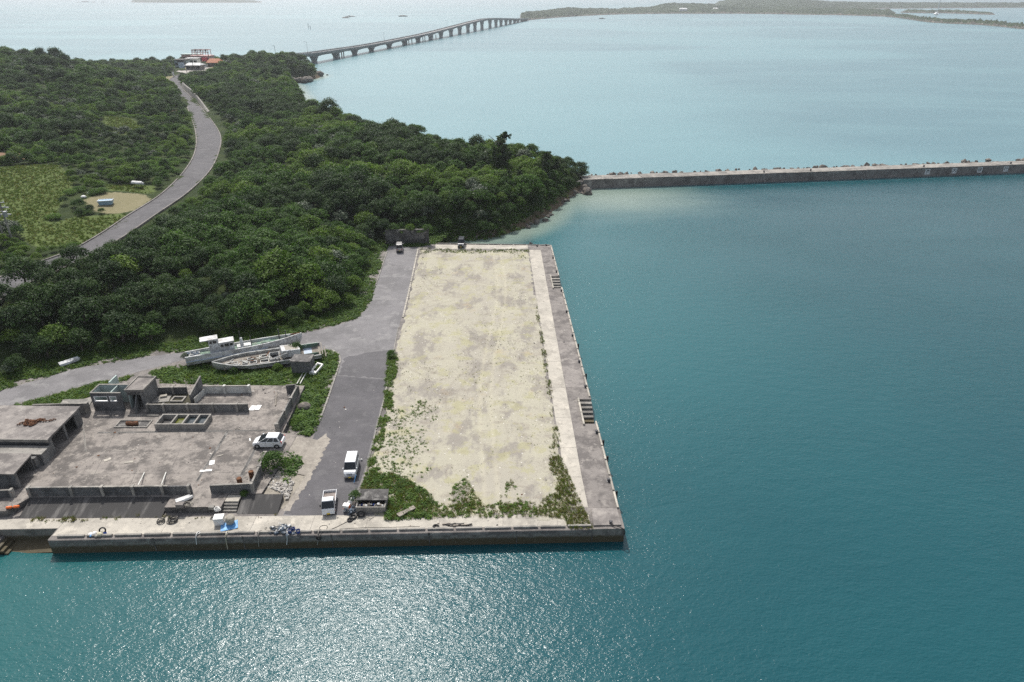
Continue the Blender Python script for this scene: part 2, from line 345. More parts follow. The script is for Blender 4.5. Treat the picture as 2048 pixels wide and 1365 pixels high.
# ---------------------------------------------------------------- sea
BW0 = G(1150, 379, SEA); BW1 = G(2048, 346, SEA); BWD = (BW1-BW0).normalized(); BWE = BW0+BWD*230
nr, na = 300, 720
rad = np.geomspace(18, 9000, nr); ang = np.linspace(0, 2*np.pi, na, endpoint=False)
RR, AA = np.meshgrid(rad, ang); SP = np.stack([(RR*np.sin(AA)).ravel(), (RR*np.cos(AA)).ravel()], 1)
SP = np.vstack([SP, [[0, 0]]])
me = bpy.data.meshes.new('sea'); n = len(SP)
ii = (np.arange(na)[:, None]*nr+np.arange(nr-1)[None, :]).ravel(); jj = (((np.arange(na)+1) % na)[:, None]*nr+np.arange(nr-1)[None, :]).ravel()
F = np.stack([ii, ii+1, jj+1, jj], 1)
me.vertices.add(n); me.vertices.foreach_set('co', np.column_stack([SP, np.full(n, SEA)]).astype(np.float32).ravel())
tri = np.stack([np.full(na, n-1), np.arange(na)*nr, ((np.arange(na)+1) % na)*nr], 1)
me.loops.add(F.size+tri.size); me.loops.foreach_set('vertex_index', np.concatenate([F.ravel(), tri.ravel()]).astype(np.int32))
me.polygons.add(len(F)+na); me.polygons.foreach_set('loop_start', np.concatenate([np.arange(0, F.size, 4), F.size+np.arange(0, tri.size, 3)]).astype(np.int32))
me.update(); me.validate(); me.shade_smooth()
if me.polygons[0].normal.z < 0: me.flip_normals()
sea = bpy.data.objects.new('sea', me); COL.objects.link(sea); sea['kind'] = 'structure'
dco = np.where(inside(SP, COAST), 0, seg_dist(SP, COAST))
bn = np.array([-BWD.y, BWD.x]); outside_bw = (SP-np.array(BW0[:2])) @ bn            # metres seaward of the breakwater
alongbw = (SP-np.array(BW0[:2])) @ np.array(BWD[:2])
wob = (vnoise(SP, .012, 5)-.5); wob2 = (vnoise(SP, .035, 6)-.5)
lag = np.where(alongbw < 240, sstep((outside_bw+3)/6), sstep((outside_bw+60)/160))
lag = np.maximum(lag, sstep((-SP[:, 0]-250)/300)*sstep((SP[:, 1]-300)/200))
shoal = np.exp(-((SP[:, 0]-25)/38)**2-((SP[:, 1]-203)/22)**2)*.95+wob2*.1
cape = sstep(1-dco/13)*np.where(SP[:, 1] > 120, 1, 0)
attr(me, 'lagoon', lag); attr(me, 'shoal', np.clip(np.maximum(shoal*(1-lag)*1.0, cape*.9), 0, 1))
sandbar = sstep((vnoise(SP*np.array([.6, 1.6]), .006, 9)-.42)/.25)*lag
attr(me, 'bank', sandbar)
attr(me, 'near', sstep(1-(SP[:, 0]-8)/75)*np.where(SP[:, 0] > 5, 1, 0)*sstep((SP[:, 1]-50)/60)*.9)
attr(me, 'green', sstep((-SP[:, 0]-12)/50)*np.where(SP[:, 1] < 60, 1, 0))
m, nt, p = newmat('sea_water'); P_ = pos(nt)
nl = noise(nt, scaled(nt, P_, (1, 1.6, 1)), .03, 5, .6, .5)
deep = mix(nt, nl, (.006, .058, .073), (.010, .079, .093))
deep = mix(nt, A(nt, 'green'), deep, (.014, .098, .100))
deep = mix(nt, A(nt, 'near'), deep, (.016, .110, .123))
nl2 = noise(nt, scaled(nt, P_, (.7, 1.8, 1)), .012, 5, .6, .8)
lagc = mix(nt, ramp(nt, nl2, .35, .7), (.090, .195, .228), (.113, .232, .262))
lagc = mix(nt, math_(nt, 'MULTIPLY', A(nt, 'bank'), .6), lagc, (.14, .285, .312))
col = mix(nt, A(nt, 'lagoon'), deep, lagc)
col = mix(nt, math_(nt, 'MULTIPLY', ramp(nt, math_(nt, 'ADD', A(nt, 'shoal'), math_(nt, 'MULTIPLY', math_(nt, 'SUBTRACT', nl, .5), .5)), .1, 1.0), .85), col, (.24, .30, .25))
nt.links.new(col, p.inputs['Base Color'])
p.inputs['IOR'].default_value = 1.333; nt.links.new(math_(nt, 'ADD', math_(nt, 'MULTIPLY', A(nt, 'lagoon'), .14), .15), p.inputs['Roughness'])
rot = N(nt, 'ShaderNodeMapping'); rot.inputs['Rotation'].default_value = (0, 0, math.radians(24)); rot.inputs['Scale'].default_value = (1.0, 1.9, 1); nt.links.new(P_, rot.inputs[0])
w1 = noise(nt, rot.outputs[0], 1.9, 3, .6, .2); w2 = noise(nt, rot.outputs[0], 4.0, 2, .5, .2); w3 = noise(nt, rot.outputs[0], .09, 2, .5)
hgt = math_(nt, 'ADD', math_(nt, 'MULTIPLY', w1, .55), math_(nt, 'ADD', math_(nt, 'MULTIPLY', w2, .13), math_(nt, 'MULTIPLY', noise(nt, rot.outputs[0], .42, 3, .5), .7)))
bump(nt, hgt, p, 1.0, .15)
wind = ramp(nt, noise(nt, scaled(nt, P_, (1, 2.2, 1)), .016, 4, .6, .6), .38, .62)      # calmer and ruffled patches
ws = N(nt, 'ShaderNodeMapRange'); ws.inputs[3].default_value = .8; ws.inputs[4].default_value = 1.1; nt.links.new(wind, ws.inputs[0])
bn_ = [n_ for n_ in nt.nodes if n_.bl_idname == 'ShaderNodeBump'][0]; nt.links.new(ws.outputs[0], bn_.inputs['Strength'])
sea.data.materials.append(m)
# ---------------------------------------------------------------- quay
def yf(x): return 57.1+(x-12.3)*.0287
def xr(y): return 12.3-(y-57.1)*.0329
E_ST1 = (G(1187, 848).y, G(1187, 799).y); E_ST2 = (G(1120, 577).y, G(1120, 553).y); STW = 1.75
NX0, NX1, NY = -56.2, -49.6, 1.75
QP = [(-150, yf(-150)), (NX0, yf(NX0)), (NX0, yf(NX0)+NY), (NX1, yf(NX1)+NY), (NX1, yf(NX1)), (12.3, 57.1)]
for a, b in (E_ST1, E_ST2): QP += [(xr(a), a), (xr(a)-STW, a), (xr(b)-STW, b), (xr(b), b)]
QP += [(9.2, 151.5), (-18.4, 153.0), (-21.5, 155), (-60, 155), (-60, 120), (-150, 90)]
m_, nt, p = newmat('quay_face'); P_ = pos(nt); sz = N(nt, 'ShaderNodeSeparateXYZ'); nt.links.new(P_, sz.inputs[0])
n1 = noise(nt, scaled(nt, P_, (1, 1, .3)), .9, 6, .7); n2 = noise(nt, P_, 3, 5, .7)
col = mix(nt, ramp(nt, n1, .4, .62), (.26, .24, .21), (.13, .12, .105)); col = mix(nt, ramp(nt, n2, .5, .7), col, (.30, .28, .25))
lvl = math_(nt, 'ADD', sz.outputs[2], math_(nt, 'MULTIPLY', math_(nt, 'SUBTRACT', n1, .5), .9))
col = mix(nt, ramp(nt, lvl, -.75, -1.15), col, mix(nt, n2, (.045, .038, .022), (.12, .095, .05)))      # weed and barnacles between the tides
nt.links.new(col, p.inputs['Base Color']); p.inputs['Roughness'].default_value = .85; bump(nt, n2, p, .6, .08)
quay_face = m_
quay = MB().prism(QP, -6, 0).obj('quay', [quay_face, concrete_grey]); quay['kind'] = 'structure'
for f in quay.data.polygons:
    if f.normal.z > .5: f.material_index = 1
# front apron, right apron and far strip as poured panels with open joints
def panel(a, b, c, d, mat, z=.012, gap=.02, name='apron_panel'):
    pts = [Vector((p[0], p[1], 0)) for p in (a, b, c, d)]; ce = sum(pts, Vector())/4
    pts = [p+(ce-p).normalized()*gap for p in pts]
    return MB().prism(pts, -.05, z).obj(name, mat, quay)
FA = [-57, -49.5, -38, -28.5, -22, -16, -8, -1, 5, 8.6]
front_back = lambda x: 58.55+.018*(x+57) if x < -20 else 59.25
for a, b in zip(FA[:-1], FA[1:]):
    y0 = .62 if a > -49.6 else 1.8
    panel((a, yf(a)+y0), (b, yf(b)+y0), (b, front_back(b)), (a, front_back(a)), concrete_pale)
L0, L1 = G(1057, 499), G(1128, 953)
lx = lambda y: L1.x+(L0.x-L1.x)*(y-L1.y)/(L0.y-L1.y)
M0, M1 = G(1082, 499), G(1165, 953)
mx = lambda y: M1.x+(M0.x-M1.x)*(y-M1.y)/(M0.y-M1.y)
ys_ = [60.5, 66, 72, 79, 87, 95, 104, 113, 122, 131, 140, 148]
for a, b in zip(ys_[:-1], ys_[1:]):
    wA, wB = (mx(a)-.1 if a > 62 else mx(a)), mx(b)-.1
    panel((lx(a)+.05, a), (wA, a), (wB, b), (lx(b)+.05, b), concrete_pale)
    cut = .5
    if not (E_ST1[0]-8 < a < E_ST1[1]+1 or E_ST2[0]-10 < a < E_ST2[1]+1): panel((wA+.06, a), (xr(a)-cut, a), (xr(b)-cut, b), (wB+.06, b), concrete_grey, .01)
for a, b in ((-17.8, -10.5), (-10.5, -3.5), (-3.5, 3.7)): panel((a, 148.6), (b, 148.6), (b, 151.2), (a, 151.7), concrete_pale)
panel((8.9, 57.4), (12.0, 57.5), (11.9, 60.3), (8.9, 60.3), concrete_grey, .16, .05, 'corner_block')
# kerbs on the edge, in segments
def kerb_line(a, b, seg, gap, wdt, h, mat, name='kerb_segment', parent=quay, skip=(), z=0, seed=0):
    a = Vector(a); b = Vector(b); Ln = (b-a).length; d = (b-a)/Ln; t = 0; rr = random.Random(seed)
    while t < Ln-.5:
        l = min(seg*rr.uniform(.94, 1.04), Ln-t); mid = a+d*(t+l/2)
        if not any(s0 < mid.y < s1 for s0, s1 in skip):
            o = MB().bar((0, 0, 0), (0, 0, 0), 1, 1) if False else MB().box(-l/2+gap/2, -wdt/2, -.05, l/2-gap/2, wdt/2, h*rr.uniform(.93, 1.05)).obj(name, mat, parent, bevel=.03)
            o.location = (mid.x, mid.y, z); o.rotation_euler = (0, 0, math.atan2(d.y, d.x)+rr.uniform(-.004, .004))
        t += l
kerb_line((-48.9, yf(-48.9)+.42, 0), (8.8, yf(8.8)+.42, 0), 3.05, .28, .26, .24, concrete)
kerb_line((xr(60)-.2, 60.2, 0), (xr(150.8)-.2, 150.8, 0), 3.0, .3, .22, .2, concrete_pale, skip=((E_ST1[0]-.6, E_ST1[1]+.6), (E_ST2[0]-.6, E_ST2[1]+.6)))
for a, b in (E_ST1, E_ST2): kerb_line((xr(a)-STW-.16, a-.5, 0), (xr(b)-STW-.16, b+.1, 0), 2.9, .15, .24, .3, concrete_pale)
kerb_line((-17.5, 152.2, 0), (8.8, 151.1, 0), 3.0, .25, .22, .2, concrete)
# vertical construction joints and the ledge course on the seaward face
for x in (-38.5, -29, -19.5, -9, .5, 8.75): MB().box(x-.03, yf(x)-.05, -4, x+.03, yf(x)+.1, -.02).obj('wall_joint', concrete_dark, quay)
for a, b in zip((-49.5, -38.4, -28.9, -19.4, -8.9, .6), (-38.6, -29.1, -19.6, -9.1, .4, 8.65)):
    MB().hexa([(a, yf(a)-.07, -.42), (b, yf(b)-.07, -.42), (b, yf(b)+.1, -.42), (a, yf(a)+.1, -.42)], [(a, yf(a)-.07, -.03), (b, yf(b)-.07, -.03), (b, yf(b)+.1, -.03), (a, yf(a)+.1, -.03)]).obj('coping_block', concrete_grey, quay)
# stairs cut into the right-hand face, descending towards the camera
def stairs_right(a, b, label):
    t = thing('quay_stairs', label, 'stairs', (xr(a)-STW/2, (a+b)/2, SEA), 0, 'steps cut into the quay face')
    n = 7
    for i in range(n):
        y1 = b-(b-a)*i/n*.8; y0 = b-(b-a)*(i+1)/n*.8
        MB().hexa([(xr(y0)-STW, y0, -4), (xr(y0)-.02, y0, -4), (xr(y1)-.02, y1, -4), (xr(y1)-STW, y1, -4)], [(xr(y0)-STW, y0, -.3*(i+1)), (xr(y0)-.02, y0, -.3*(i+1)), (xr(y1)-.02, y1, -.3*(i+1)), (xr(y1)-STW, y1, -.3*(i+1))]).obj('step', quay_face if i > 3 else concrete, t, True)
stairs_right(*E_ST1, 'near flight of landing steps beside a white kerb on the right quay edge')
stairs_right(*E_ST2, 'far small flight of landing steps on the right quay edge')
t = thing('landing_stairs', 'worn concrete steps at the left end of the quay inlet', 'stairs', (-57, 55, SEA))
for i in range(6): MB().box(NX0-.3+i*.42-1.2, yf(NX0)+.0, -4, NX0-.3+(i+1)*.42-1.2+.9, yf(NX0)+NY-.02, -.22-.3*i).obj('step', concrete_grey if i < 3 else quay_face, t, True)
MB().hexa([(-54.5, yf(-54)+.1, -4), (NX1-.02, yf(NX1)+.1, -4), (NX1-.02, yf(NX1)+NY-.02, -4), (-54.5, yf(-54)+NY-.02, -4)], [(-54.5, yf(-54)+.1, -1.98), (NX1-.02, yf(NX1)+.1, -1.8), (NX1-.02, yf(NX1)+NY-.02, -1.45), (-54.5, yf(-54)+NY-.02, -1.55)]).obj('inlet_floor', quay_face)['kind'] = 'structure'
# ---------------------------------------------------------------- roads and the lot
ASPH = [(566,1031),(640,1036),(694,1034),(706,1004),(722,968),(731,940),(752,860),(768,800),(778,755),(783,715),(792,680),(799,650),(806,630),(822,560),(836,496),(776,493),(769,514),(751,566),(741,606),(715,638),(650,658),(500,688),(300,713),(150,738),(0,783),(-60,800),
        (-60,834),(0,816),(100,790),(180,768),(250,751),(360,722),(450,706),(620,694),(662,700),(677,710),(679,722),(672,748),(650,810),(636,845),(622,885),(610,925),(596,965),(580,1005)]
asph = sheet('old_asphalt_road', rough_poly([G(*p) for p in ASPH], .8, .07, 3), .004, asphalt_old)
NEW = [(568,1029),(640,1034),(692,1032),(704,1002),(720,966),(729,938),(750,858),(766,798),(775,760),(672,752),(650,812),(637,846),(624,885),(612,925),(598,965),(582,1003)]
sheet('new_asphalt_road', rough_poly([G(*p) for p in NEW], .8, .05, 4), .008, asphalt_new)
MID = [(676,750),(775,758),(783,715),(786,700),(730,706),(690,716)]
sheet('worn_asphalt_patch', rough_poly([G(*p) for p in MID], .6, .3, 8), .0075, grime('middle_asphalt', (.122, .118, .123), (.095, .092, .096), (.15, .146, .148), .15, .9, amount=.7, b=.2))
# sandy lot with real undulation
LOT = [(841,501),(1056,502),(1066,560),(1077,627),(1093,740),(1112,849),(1127,953),(1137,1020),(1142,1040),(1060,1044),(1035,1030),(960,1030),(860,1032),(772,1040),(716,1010),(738,940),(760,860),(776,795),(785,750),(790,716),(800,668),(808,640)]
lotw = [tuple(G(*p)[:2]) for p in LOT]
lx_, ly_ = np.arange(-22.5, 10, .22), np.arange(57, 150, .26)
LX, LY = np.meshgrid(lx_, ly_); LPt = np.stack([LX.ravel(), LY.ravel()], 1)
din = np.where(inside(LPt, lotw), seg_dist(LPt, lotw), -seg_dist(LPt, lotw))+(vnoise(LPt, .9, 21)-.5)*.7
lz = .02+.09*sstep(din/3)+(vnoise(LPt, .5, 22)-.5)*.05+(vnoise(LPt, .12, 23)-.5)*.12*sstep(din/4)
lz = np.where(din < 0, -.08, lz)
rut = np.exp(-((LPt[:, 0]+2.2+.9*np.sin(LPt[:, 1]*.09))/.28)**2)+np.exp(-((LPt[:, 0]+3.8+.9*np.sin(LPt[:, 1]*.09))/.28)**2)
lz = lz-.03*rut*sstep(din/2)
lot = grid_mesh('sandy_lot', LPt, lz, len(lx_), len(ly_), soil, keep=(din > -.6)); lot['kind'] = 'structure'
attr(lot.data, 'rut', rut)
trk = np.zeros(len(LPt))
for cx_, cy_, R_, a0, a1 in ((-16, 92, 13, -1.2, 1.1), (4, 84, 12, 1.6, 4.0), (-10, 118, 9, .2, 3.4), (-4, 104, 15, 2.0, 4.3), (-12, 74, 10, -.6, 1.4), (-6, 132, 11, 3.4, 6.0)):
    dx_, dy_ = LPt[:, 0]-cx_, LPt[:, 1]-cy_; rr_ = np.hypot(dx_, dy_); an_ = np.mod(np.arctan2(dy_, dx_)-a0, 6.283)
    on_ = (an_ < (a1-a0))*1.0
    for q_ in (0, 1.5): trk = np.maximum(trk, np.exp(-((rr_-R_-q_)/.17)**2)*on_)
attr(lot.data, 'track', trk*(.35+.65*vnoise(LPt, .35, 77)))
m, nt, p = newmat('lot_sand'); P_ = pos(nt)
n1 = noise(nt, P_, .09, 6, .6, .6); n2 = noise(nt, scaled(nt, P_, (.6, 1.0, 1)), .6, 7, .72, 0); n3 = noise(nt, P_, 6, 4, .75); n4 = noise(nt, scaled(nt, P_, (1, .55, 1)), .24, 7, .7, 0)
col = mix(nt, ramp(nt, n1, .35, .65), (.365, .342, .285), (.40, .38, .30))
col = mix(nt, math_(nt, 'MULTIPLY', ramp(nt, n4, .49, .60), .85), col, (.25, .23, .205))
col = mix(nt, math_(nt, 'MULTIPLY', ramp(nt, n2, .52, .66), .65), col, (.27, .24, .20))
col = mix(nt, math_(nt, 'MULTIPLY', ramp(nt, noise(nt, P_, .16, 6, .65, 0), .6, .72), .5), col, (.42, .33, .205))
col = mix(nt, math_(nt, 'MULTIPLY', ramp(nt, n3, .56, .66), .6), col, (.17, .145, .115)); col = mix(nt, math_(nt, 'MULTIPLY', ramp(nt, n3, .38, .30), .5), col, (.55, .52, .43))
col = mix(nt, math_(nt, 'MULTIPLY', A(nt, 'track'), .5), col, (.23, .205, .165))
vo = N(nt, 'ShaderNodeTexVoronoi'); vo.inputs['Scale'].default_value = 1.1; nt.links.new(P_, vo.inputs['Vector'])
col = mix(nt, ramp(nt, vo.outputs['Distance'], .12, .07), col, (.62, .60, .55))
col = mix(nt, math_(nt, 'MULTIPLY', ramp(nt, noise(nt, P_, .3, 6, .7), .52, .62), .55), col, (.345, .33, .185))
col = mix(nt, math_(nt, 'MULTIPLY', A(nt, 'rut'), .35), col, (.48, .45, .345))
nt.links.new(col, p.inputs['Base Color']); p.inputs['Roughness'].default_value = .95; p.inputs['Specular IOR Level'].default_value = .15; bump(nt, math_(nt, 'ADD', n3, n2), p, .5, .06)
lot.data.materials[0] = m
# kerb between asphalt and lot
KL = [(836,500),(822,566),(806,636)]
for a, b in zip(KL[:-1], KL[1:]): kerb_line(G(*a), G(*b), .95, .09, .32, .17, concrete_pale, 'kerb_stone', quay, seed=5)
KL = [(797,655),(790,690),(781,735),(768,800),(752,862),(733,942),(722,972)]
for a, b in zip(KL[:-1], KL[1:]): kerb_line(G(*a), G(*b), 1.9, .05, .18, .11, concrete, 'kerb_stone', quay, seed=6)
KL = [(664,701),(678,709),(681,722),(670,757),(650,815),(638,846)]
for a, b in zip(KL[:-1], KL[1:]): kerb_line(G(*a), G(*b), 1.3, .04, .26, .14, concrete, 'kerb_stone', quay, seed=7)
KL = [(774,505),(764,535),(752,570)]
for a, b in zip(KL[:-1], KL[1:]): kerb_line(G(*a), G(*b), 1.8, .05, .2, .14, concrete, 'kerb_stone', quay, seed=8)
# upper road with its gutter kerbs
def resample(P, n):
    P = [Vector(p) for p in P]; d = [0]
    for a, b in zip(P[:-1], P[1:]): d.append(d[-1]+(b-a).length)
    out = []
    for k in range(n):
        t = d[-1]*k/(n-1); i = max(j for j in range(len(d)-1) if d[j] <= t+1e-9); q = (t-d[i])/max(1e-9, d[i+1]-d[i])
        p0, p1, p2, p3 = P[max(i-1, 0)], P[i], P[i+1], P[min(i+2, len(P)-1)]
        out.append(.5*((2*p1)+(p2-p0)*q+(2*p0-5*p1+4*p2-p3)*q*q+(3*p1-p0-3*p2+p3)*q**3))
    return out
RL, RR_ = resample(UP_L, 120), resample(UP_R, 120)
MB().add([(p.x, p.y, RZ) for p in RL]+[(p.x, p.y, RZ) for p in RR_], [(i, 120+i, 121+i, i+1) for i in range(119)]).obj('upper_road', grime('upper_asphalt', (.115, .111, .116), (.085, .083, .087), (.14, .136, .138), .12, .8, amount=.6, b=.1), smooth=True)['kind'] = 'structure'
up = bpy.data.objects['upper_road']
if up.data.polygons[0].normal.z < 0: up.data.flip_normals()
for nm, LN, sgn, h, wd, m_ in (('left_road_kerb', RL, -1, .2, .3, concrete_grey), ('right_road_kerb', RR_, 1, .18, .3, concrete_grey)):
    b = MB(); q = []
    for i, p in enumerate(LN):
        d = (LN[min(i+1, 119)]-LN[max(i-1, 0)]).normalized(); nrm = Vector((d.y, -d.x, 0))*sgn
        q += [(p.x, p.y, RZ-.3), (p.x, p.y, RZ+h), (p.x+nrm.x*wd, p.y+nrm.y*wd, RZ+h), (p.x+nrm.x*wd, p.y+nrm.y*wd, RZ-.3)]
    b.add(q, [(i*4+k, i*4+(k+1) % 4, (i+1)*4+(k+1) % 4, (i+1)*4+k) for i in range(119) for k in range(4)]).obj('road_kerb', m_)['kind'] = 'structure'
# bank wall on the inner bend
b = MB(); q = []; seg = range(62, 100)
for i in seg:
    p = RR_[i]; d = (RR_[min(i+1, 119)]-RR_[i-1]).normalized(); nrm = Vector((d.y, -d.x, 0)); hh = 1.9*math.sin(math.pi*(i-62)/38)+.5
    q += [p+nrm*.5+Vector((0, 0, -.3)), p+nrm*1.3+Vector((0, 0, hh)), p+nrm*1.9+Vector((0, 0, hh)), p+nrm*2.2+Vector((0, 0, -.5))]
nseg = len(seg)
b.add(q, [(i*4+k, i*4+(k+1) % 4, (i+1)*4+(k+1) % 4, (i+1)*4+k) for i in range(nseg-1) for k in range(4)])
tag(b.obj('bank_wall', concrete), 'grey concrete bank wall along the inside of the upper road bend', 'wall')
# ================================================================ vegetation
def leafmat(name, dark, light, trans=.25, rough=.6, spec=.18):
    m, nt, p = newmat(name); oi = N(nt, 'ShaderNodeObjectInfo').outputs['Random']
    t = math_(nt, 'ADD', math_(nt, 'MULTIPLY', A(nt, 'tint'), .55), math_(nt, 'MULTIPLY', oi, .5))
    col = mix(nt, t, dark, light); nt.links.new(col, p.inputs['Base Color'])
    p.inputs['Roughness'].default_value = rough; p.inputs['Specular IOR Level'].default_value = spec
    tr = N(nt, 'ShaderNodeBsdfTranslucent'); nt.links.new(mix(nt, 1.0, col, (1.1, 1.35, .5), 'MULTIPLY'), tr.inputs[0])
    ms = N(nt, 'ShaderNodeMixShader'); ms.inputs[0].default_value = trans
    nt.links.new(p.outputs[0], ms.inputs[1]); nt.links.new(tr.outputs[0], ms.inputs[2]); nt.links.new(ms.outputs[0], nt.nodes['Material Output'].inputs['Surface'])
    return m
leaf_mid = leafmat('mid_green_leaves', (.022, .054, .012), (.085, .160, .028), .32)
leaf_light = leafmat('light_green_leaves', (.046, .100, .015), (.145, .215, .034), .36)
leaf_grey = leafmat('grey_green_leaves', (.034, .056, .032), (.110, .145, .090), .15, .5, .3)
leaf_dark = leafmat('dark_green_leaves', (.015, .037, .012), (.056, .102, .026), .28)
leaf_needle = leafmat('needle_foliage', (.022, .040, .018), (.065, .095, .038), .25)
leaf_vine = leafmat('vine_leaves', (.045, .104, .016), (.130, .212, .035), .35)
grass_green = leafmat('green_grass', (.075, .12, .022), (.19, .235, .055), .3, .7, .2)
field_grass = leafmat('field_grass', (.075, .115, .028), (.145, .175, .055), .25, .8, .15)
grass_dry = leafmat('dry_grass', (.11, .11, .04), (.24, .21, .09), .25, .8, .15)
bark = grime('bark', (.13, .11, .09), (.06, .05, .04), None, 3, 8)
def quads_mesh(name, C, Nrm, size, tint, mat, asp=1.0, rng=None):
    """one folded leaf-clump quad per centre"""
    n = len(C); ref = rng.normal(size=(n, 3)); a = np.cross(Nrm, ref); a /= np.linalg.norm(a, axis=1, keepdims=True)+1e-9; b = np.cross(Nrm, a)
    s = size[:, None]
    V = np.stack([C-a*s*asp, C-b*s*.55+Nrm*s*.12, C+a*s*asp, C+b*s*.55-Nrm*s*.10], 1).reshape(-1, 3)
    me = bpy.data.meshes.new(name); me.vertices.add(4*n); me.vertices.foreach_set('co', V.astype(np.float32).ravel())
    me.loops.add(4*n); me.loops.foreach_set('vertex_index', np.arange(4*n, dtype=np.int32)); me.polygons.add(n); me.polygons.foreach_set('loop_start', np.arange(0, 4*n, 4, dtype=np.int32))
    me.materials.append(mat); me.update(); me.validate(); attr(me, 'tint', np.repeat(tint, 4)); return me
def crown_mesh(name, mat, R, Ht, nl, per, seed, leaf=.30, low=.25):
    r = np.random.default_rng(seed); C = []; Nn = []; T = []; Sz = []
    for k in range(nl):
        a = k*2.399+r.uniform(-.3, .3); q = math.sqrt((k+.5)/nl); rr = R*.80*q*r.uniform(.85, 1.12); dome = math.sqrt(max(0, 1-(q*.92)**2))
        c = np.array([math.cos(a)*rr, math.sin(a)*rr, Ht*(low+(.98-low)*dome*r.uniform(.78, 1.06))-.4])
        lr = R*r.uniform(.26, .42); lt = r.uniform(.0, .7)
        d = r.normal(size=(per, 3)); d[:, 2] = np.abs(d[:, 2])*1.0-.25; d /= np.linalg.norm(d, axis=1, keepdims=True)
        rad = lr*(r.uniform(.35, 1.0, (per, 1))**.45)*(1+.22*np.sin(d[:, :1]*7+k)+.15*np.sin(d[:, 1:2]*9+2*k))
        C.append(c+d*rad*np.array([1.1, 1.1, .78])); nn = d+np.array([0, 0, .55])+r.normal(size=(per, 3))*.45; Nn.append(nn/np.linalg.norm(nn, axis=1, keepdims=True))
        T.append(np.clip(lt+r.uniform(-.1, .4, per), 0, 1)); Sz.append(leaf*r.uniform(.55, 1.2, per))
    return quads_mesh(name, np.vstack(C), np.vstack(Nn), np.concatenate(Sz), np.concatenate(T), mat, 1.0, r)
def needle_mesh(name, mat, R, Ht, seed):
    r = np.random.default_rng(seed); C = []; Nn = []; T = []; Sz = []
    for k in range(34):
        z = Ht*r.uniform(.14, .98); a = r.uniform(0, 6.283); ln = R*(1.12-.75*z/Ht)*r.uniform(.5, 1.15); n = 34
        t = r.uniform(.15, 1, n)[:, None]; base = np.array([0, 0, z]); tip = np.array([math.cos(a)*ln, math.sin(a)*ln, z+ln*r.uniform(.25, .9)])
        C.append(base+(tip-base)*t+r.normal(size=(n, 3))*.22*np.array([1, 1, .8])); nn = r.normal(size=(n, 3)); nn[:, 2] *= .5; Nn.append(nn/np.linalg.norm(nn, axis=1, keepdims=True))
        T.append(r.uniform(0, 1, n)); Sz.append(r.uniform(.2, .42, n))
    return quads_mesh(name, np.vstack(C), np.vstack(Nn), np.concatenate(Sz), np.concatenate(T), mat, 1.2, r)
def trunk_mesh(name, h, r0, seed):
    rr = random.Random(seed); b = MB(); pts = [Vector((0, 0, -.6))]
    for k in range(1, 5): pts.append(Vector((rr.uniform(-.12, .12)*k, rr.uniform(-.12, .12)*k, h*k/4)))
    b.tube(pts, [r0*1.3, r0, r0*.8, r0*.6, r0*.3], 7)
    for k in range(4):
        a = rr.uniform(0, 6.28); s = pts[2+k % 2]; e = s+Vector((math.cos(a)*h*.35, math.sin(a)*h*.35, h*.35)); b.tube([s, s.lerp(e, .5)+Vector((0, 0, .1)), e], [r0*.5, r0*.35, r0*.15], 5)
    return b.mesh(name, bark, True)
KIND = {}   # kind -> list of crown meshes, one unit = about a 5 m wide crown
for kn, mt, R, Ht, nl, per, lf in (('mid', leaf_mid, 2.6, 4.4, 24, 105, .19), ('light', leaf_light, 2.5, 4.0, 22, 105, .20), ('grey', leaf_grey, 2.3, 3.6, 22, 105, .18), ('dark', leaf_dark, 2.7, 4.9, 26, 105, .18), ('vine', leaf_vine, 2.4, 1.7, 20, 95, .17)):
    KIND[kn] = [crown_mesh('crown', mt, R, Ht, nl, per, 100+7*k+len(kn)*31, lf) for k in range(3)]
KIND['needle'] = [needle_mesh('crown', leaf_needle, 2.5, 8.0, 300+k) for k in range(2)]
TRUNK = [trunk_mesh('trunk', 3.0, .17, 40+k) for k in range(3)]; TRUNK_TALL = trunk_mesh('trunk', 7.2, .2, 50)
def proto_collection(name, meshes):
    c = bpy.data.collections.new(name)
    for i, me in enumerate(meshes):
        o = bpy.data.objects.new('%s_%02d' % (name, i), me); c.objects.link(o)
    return c
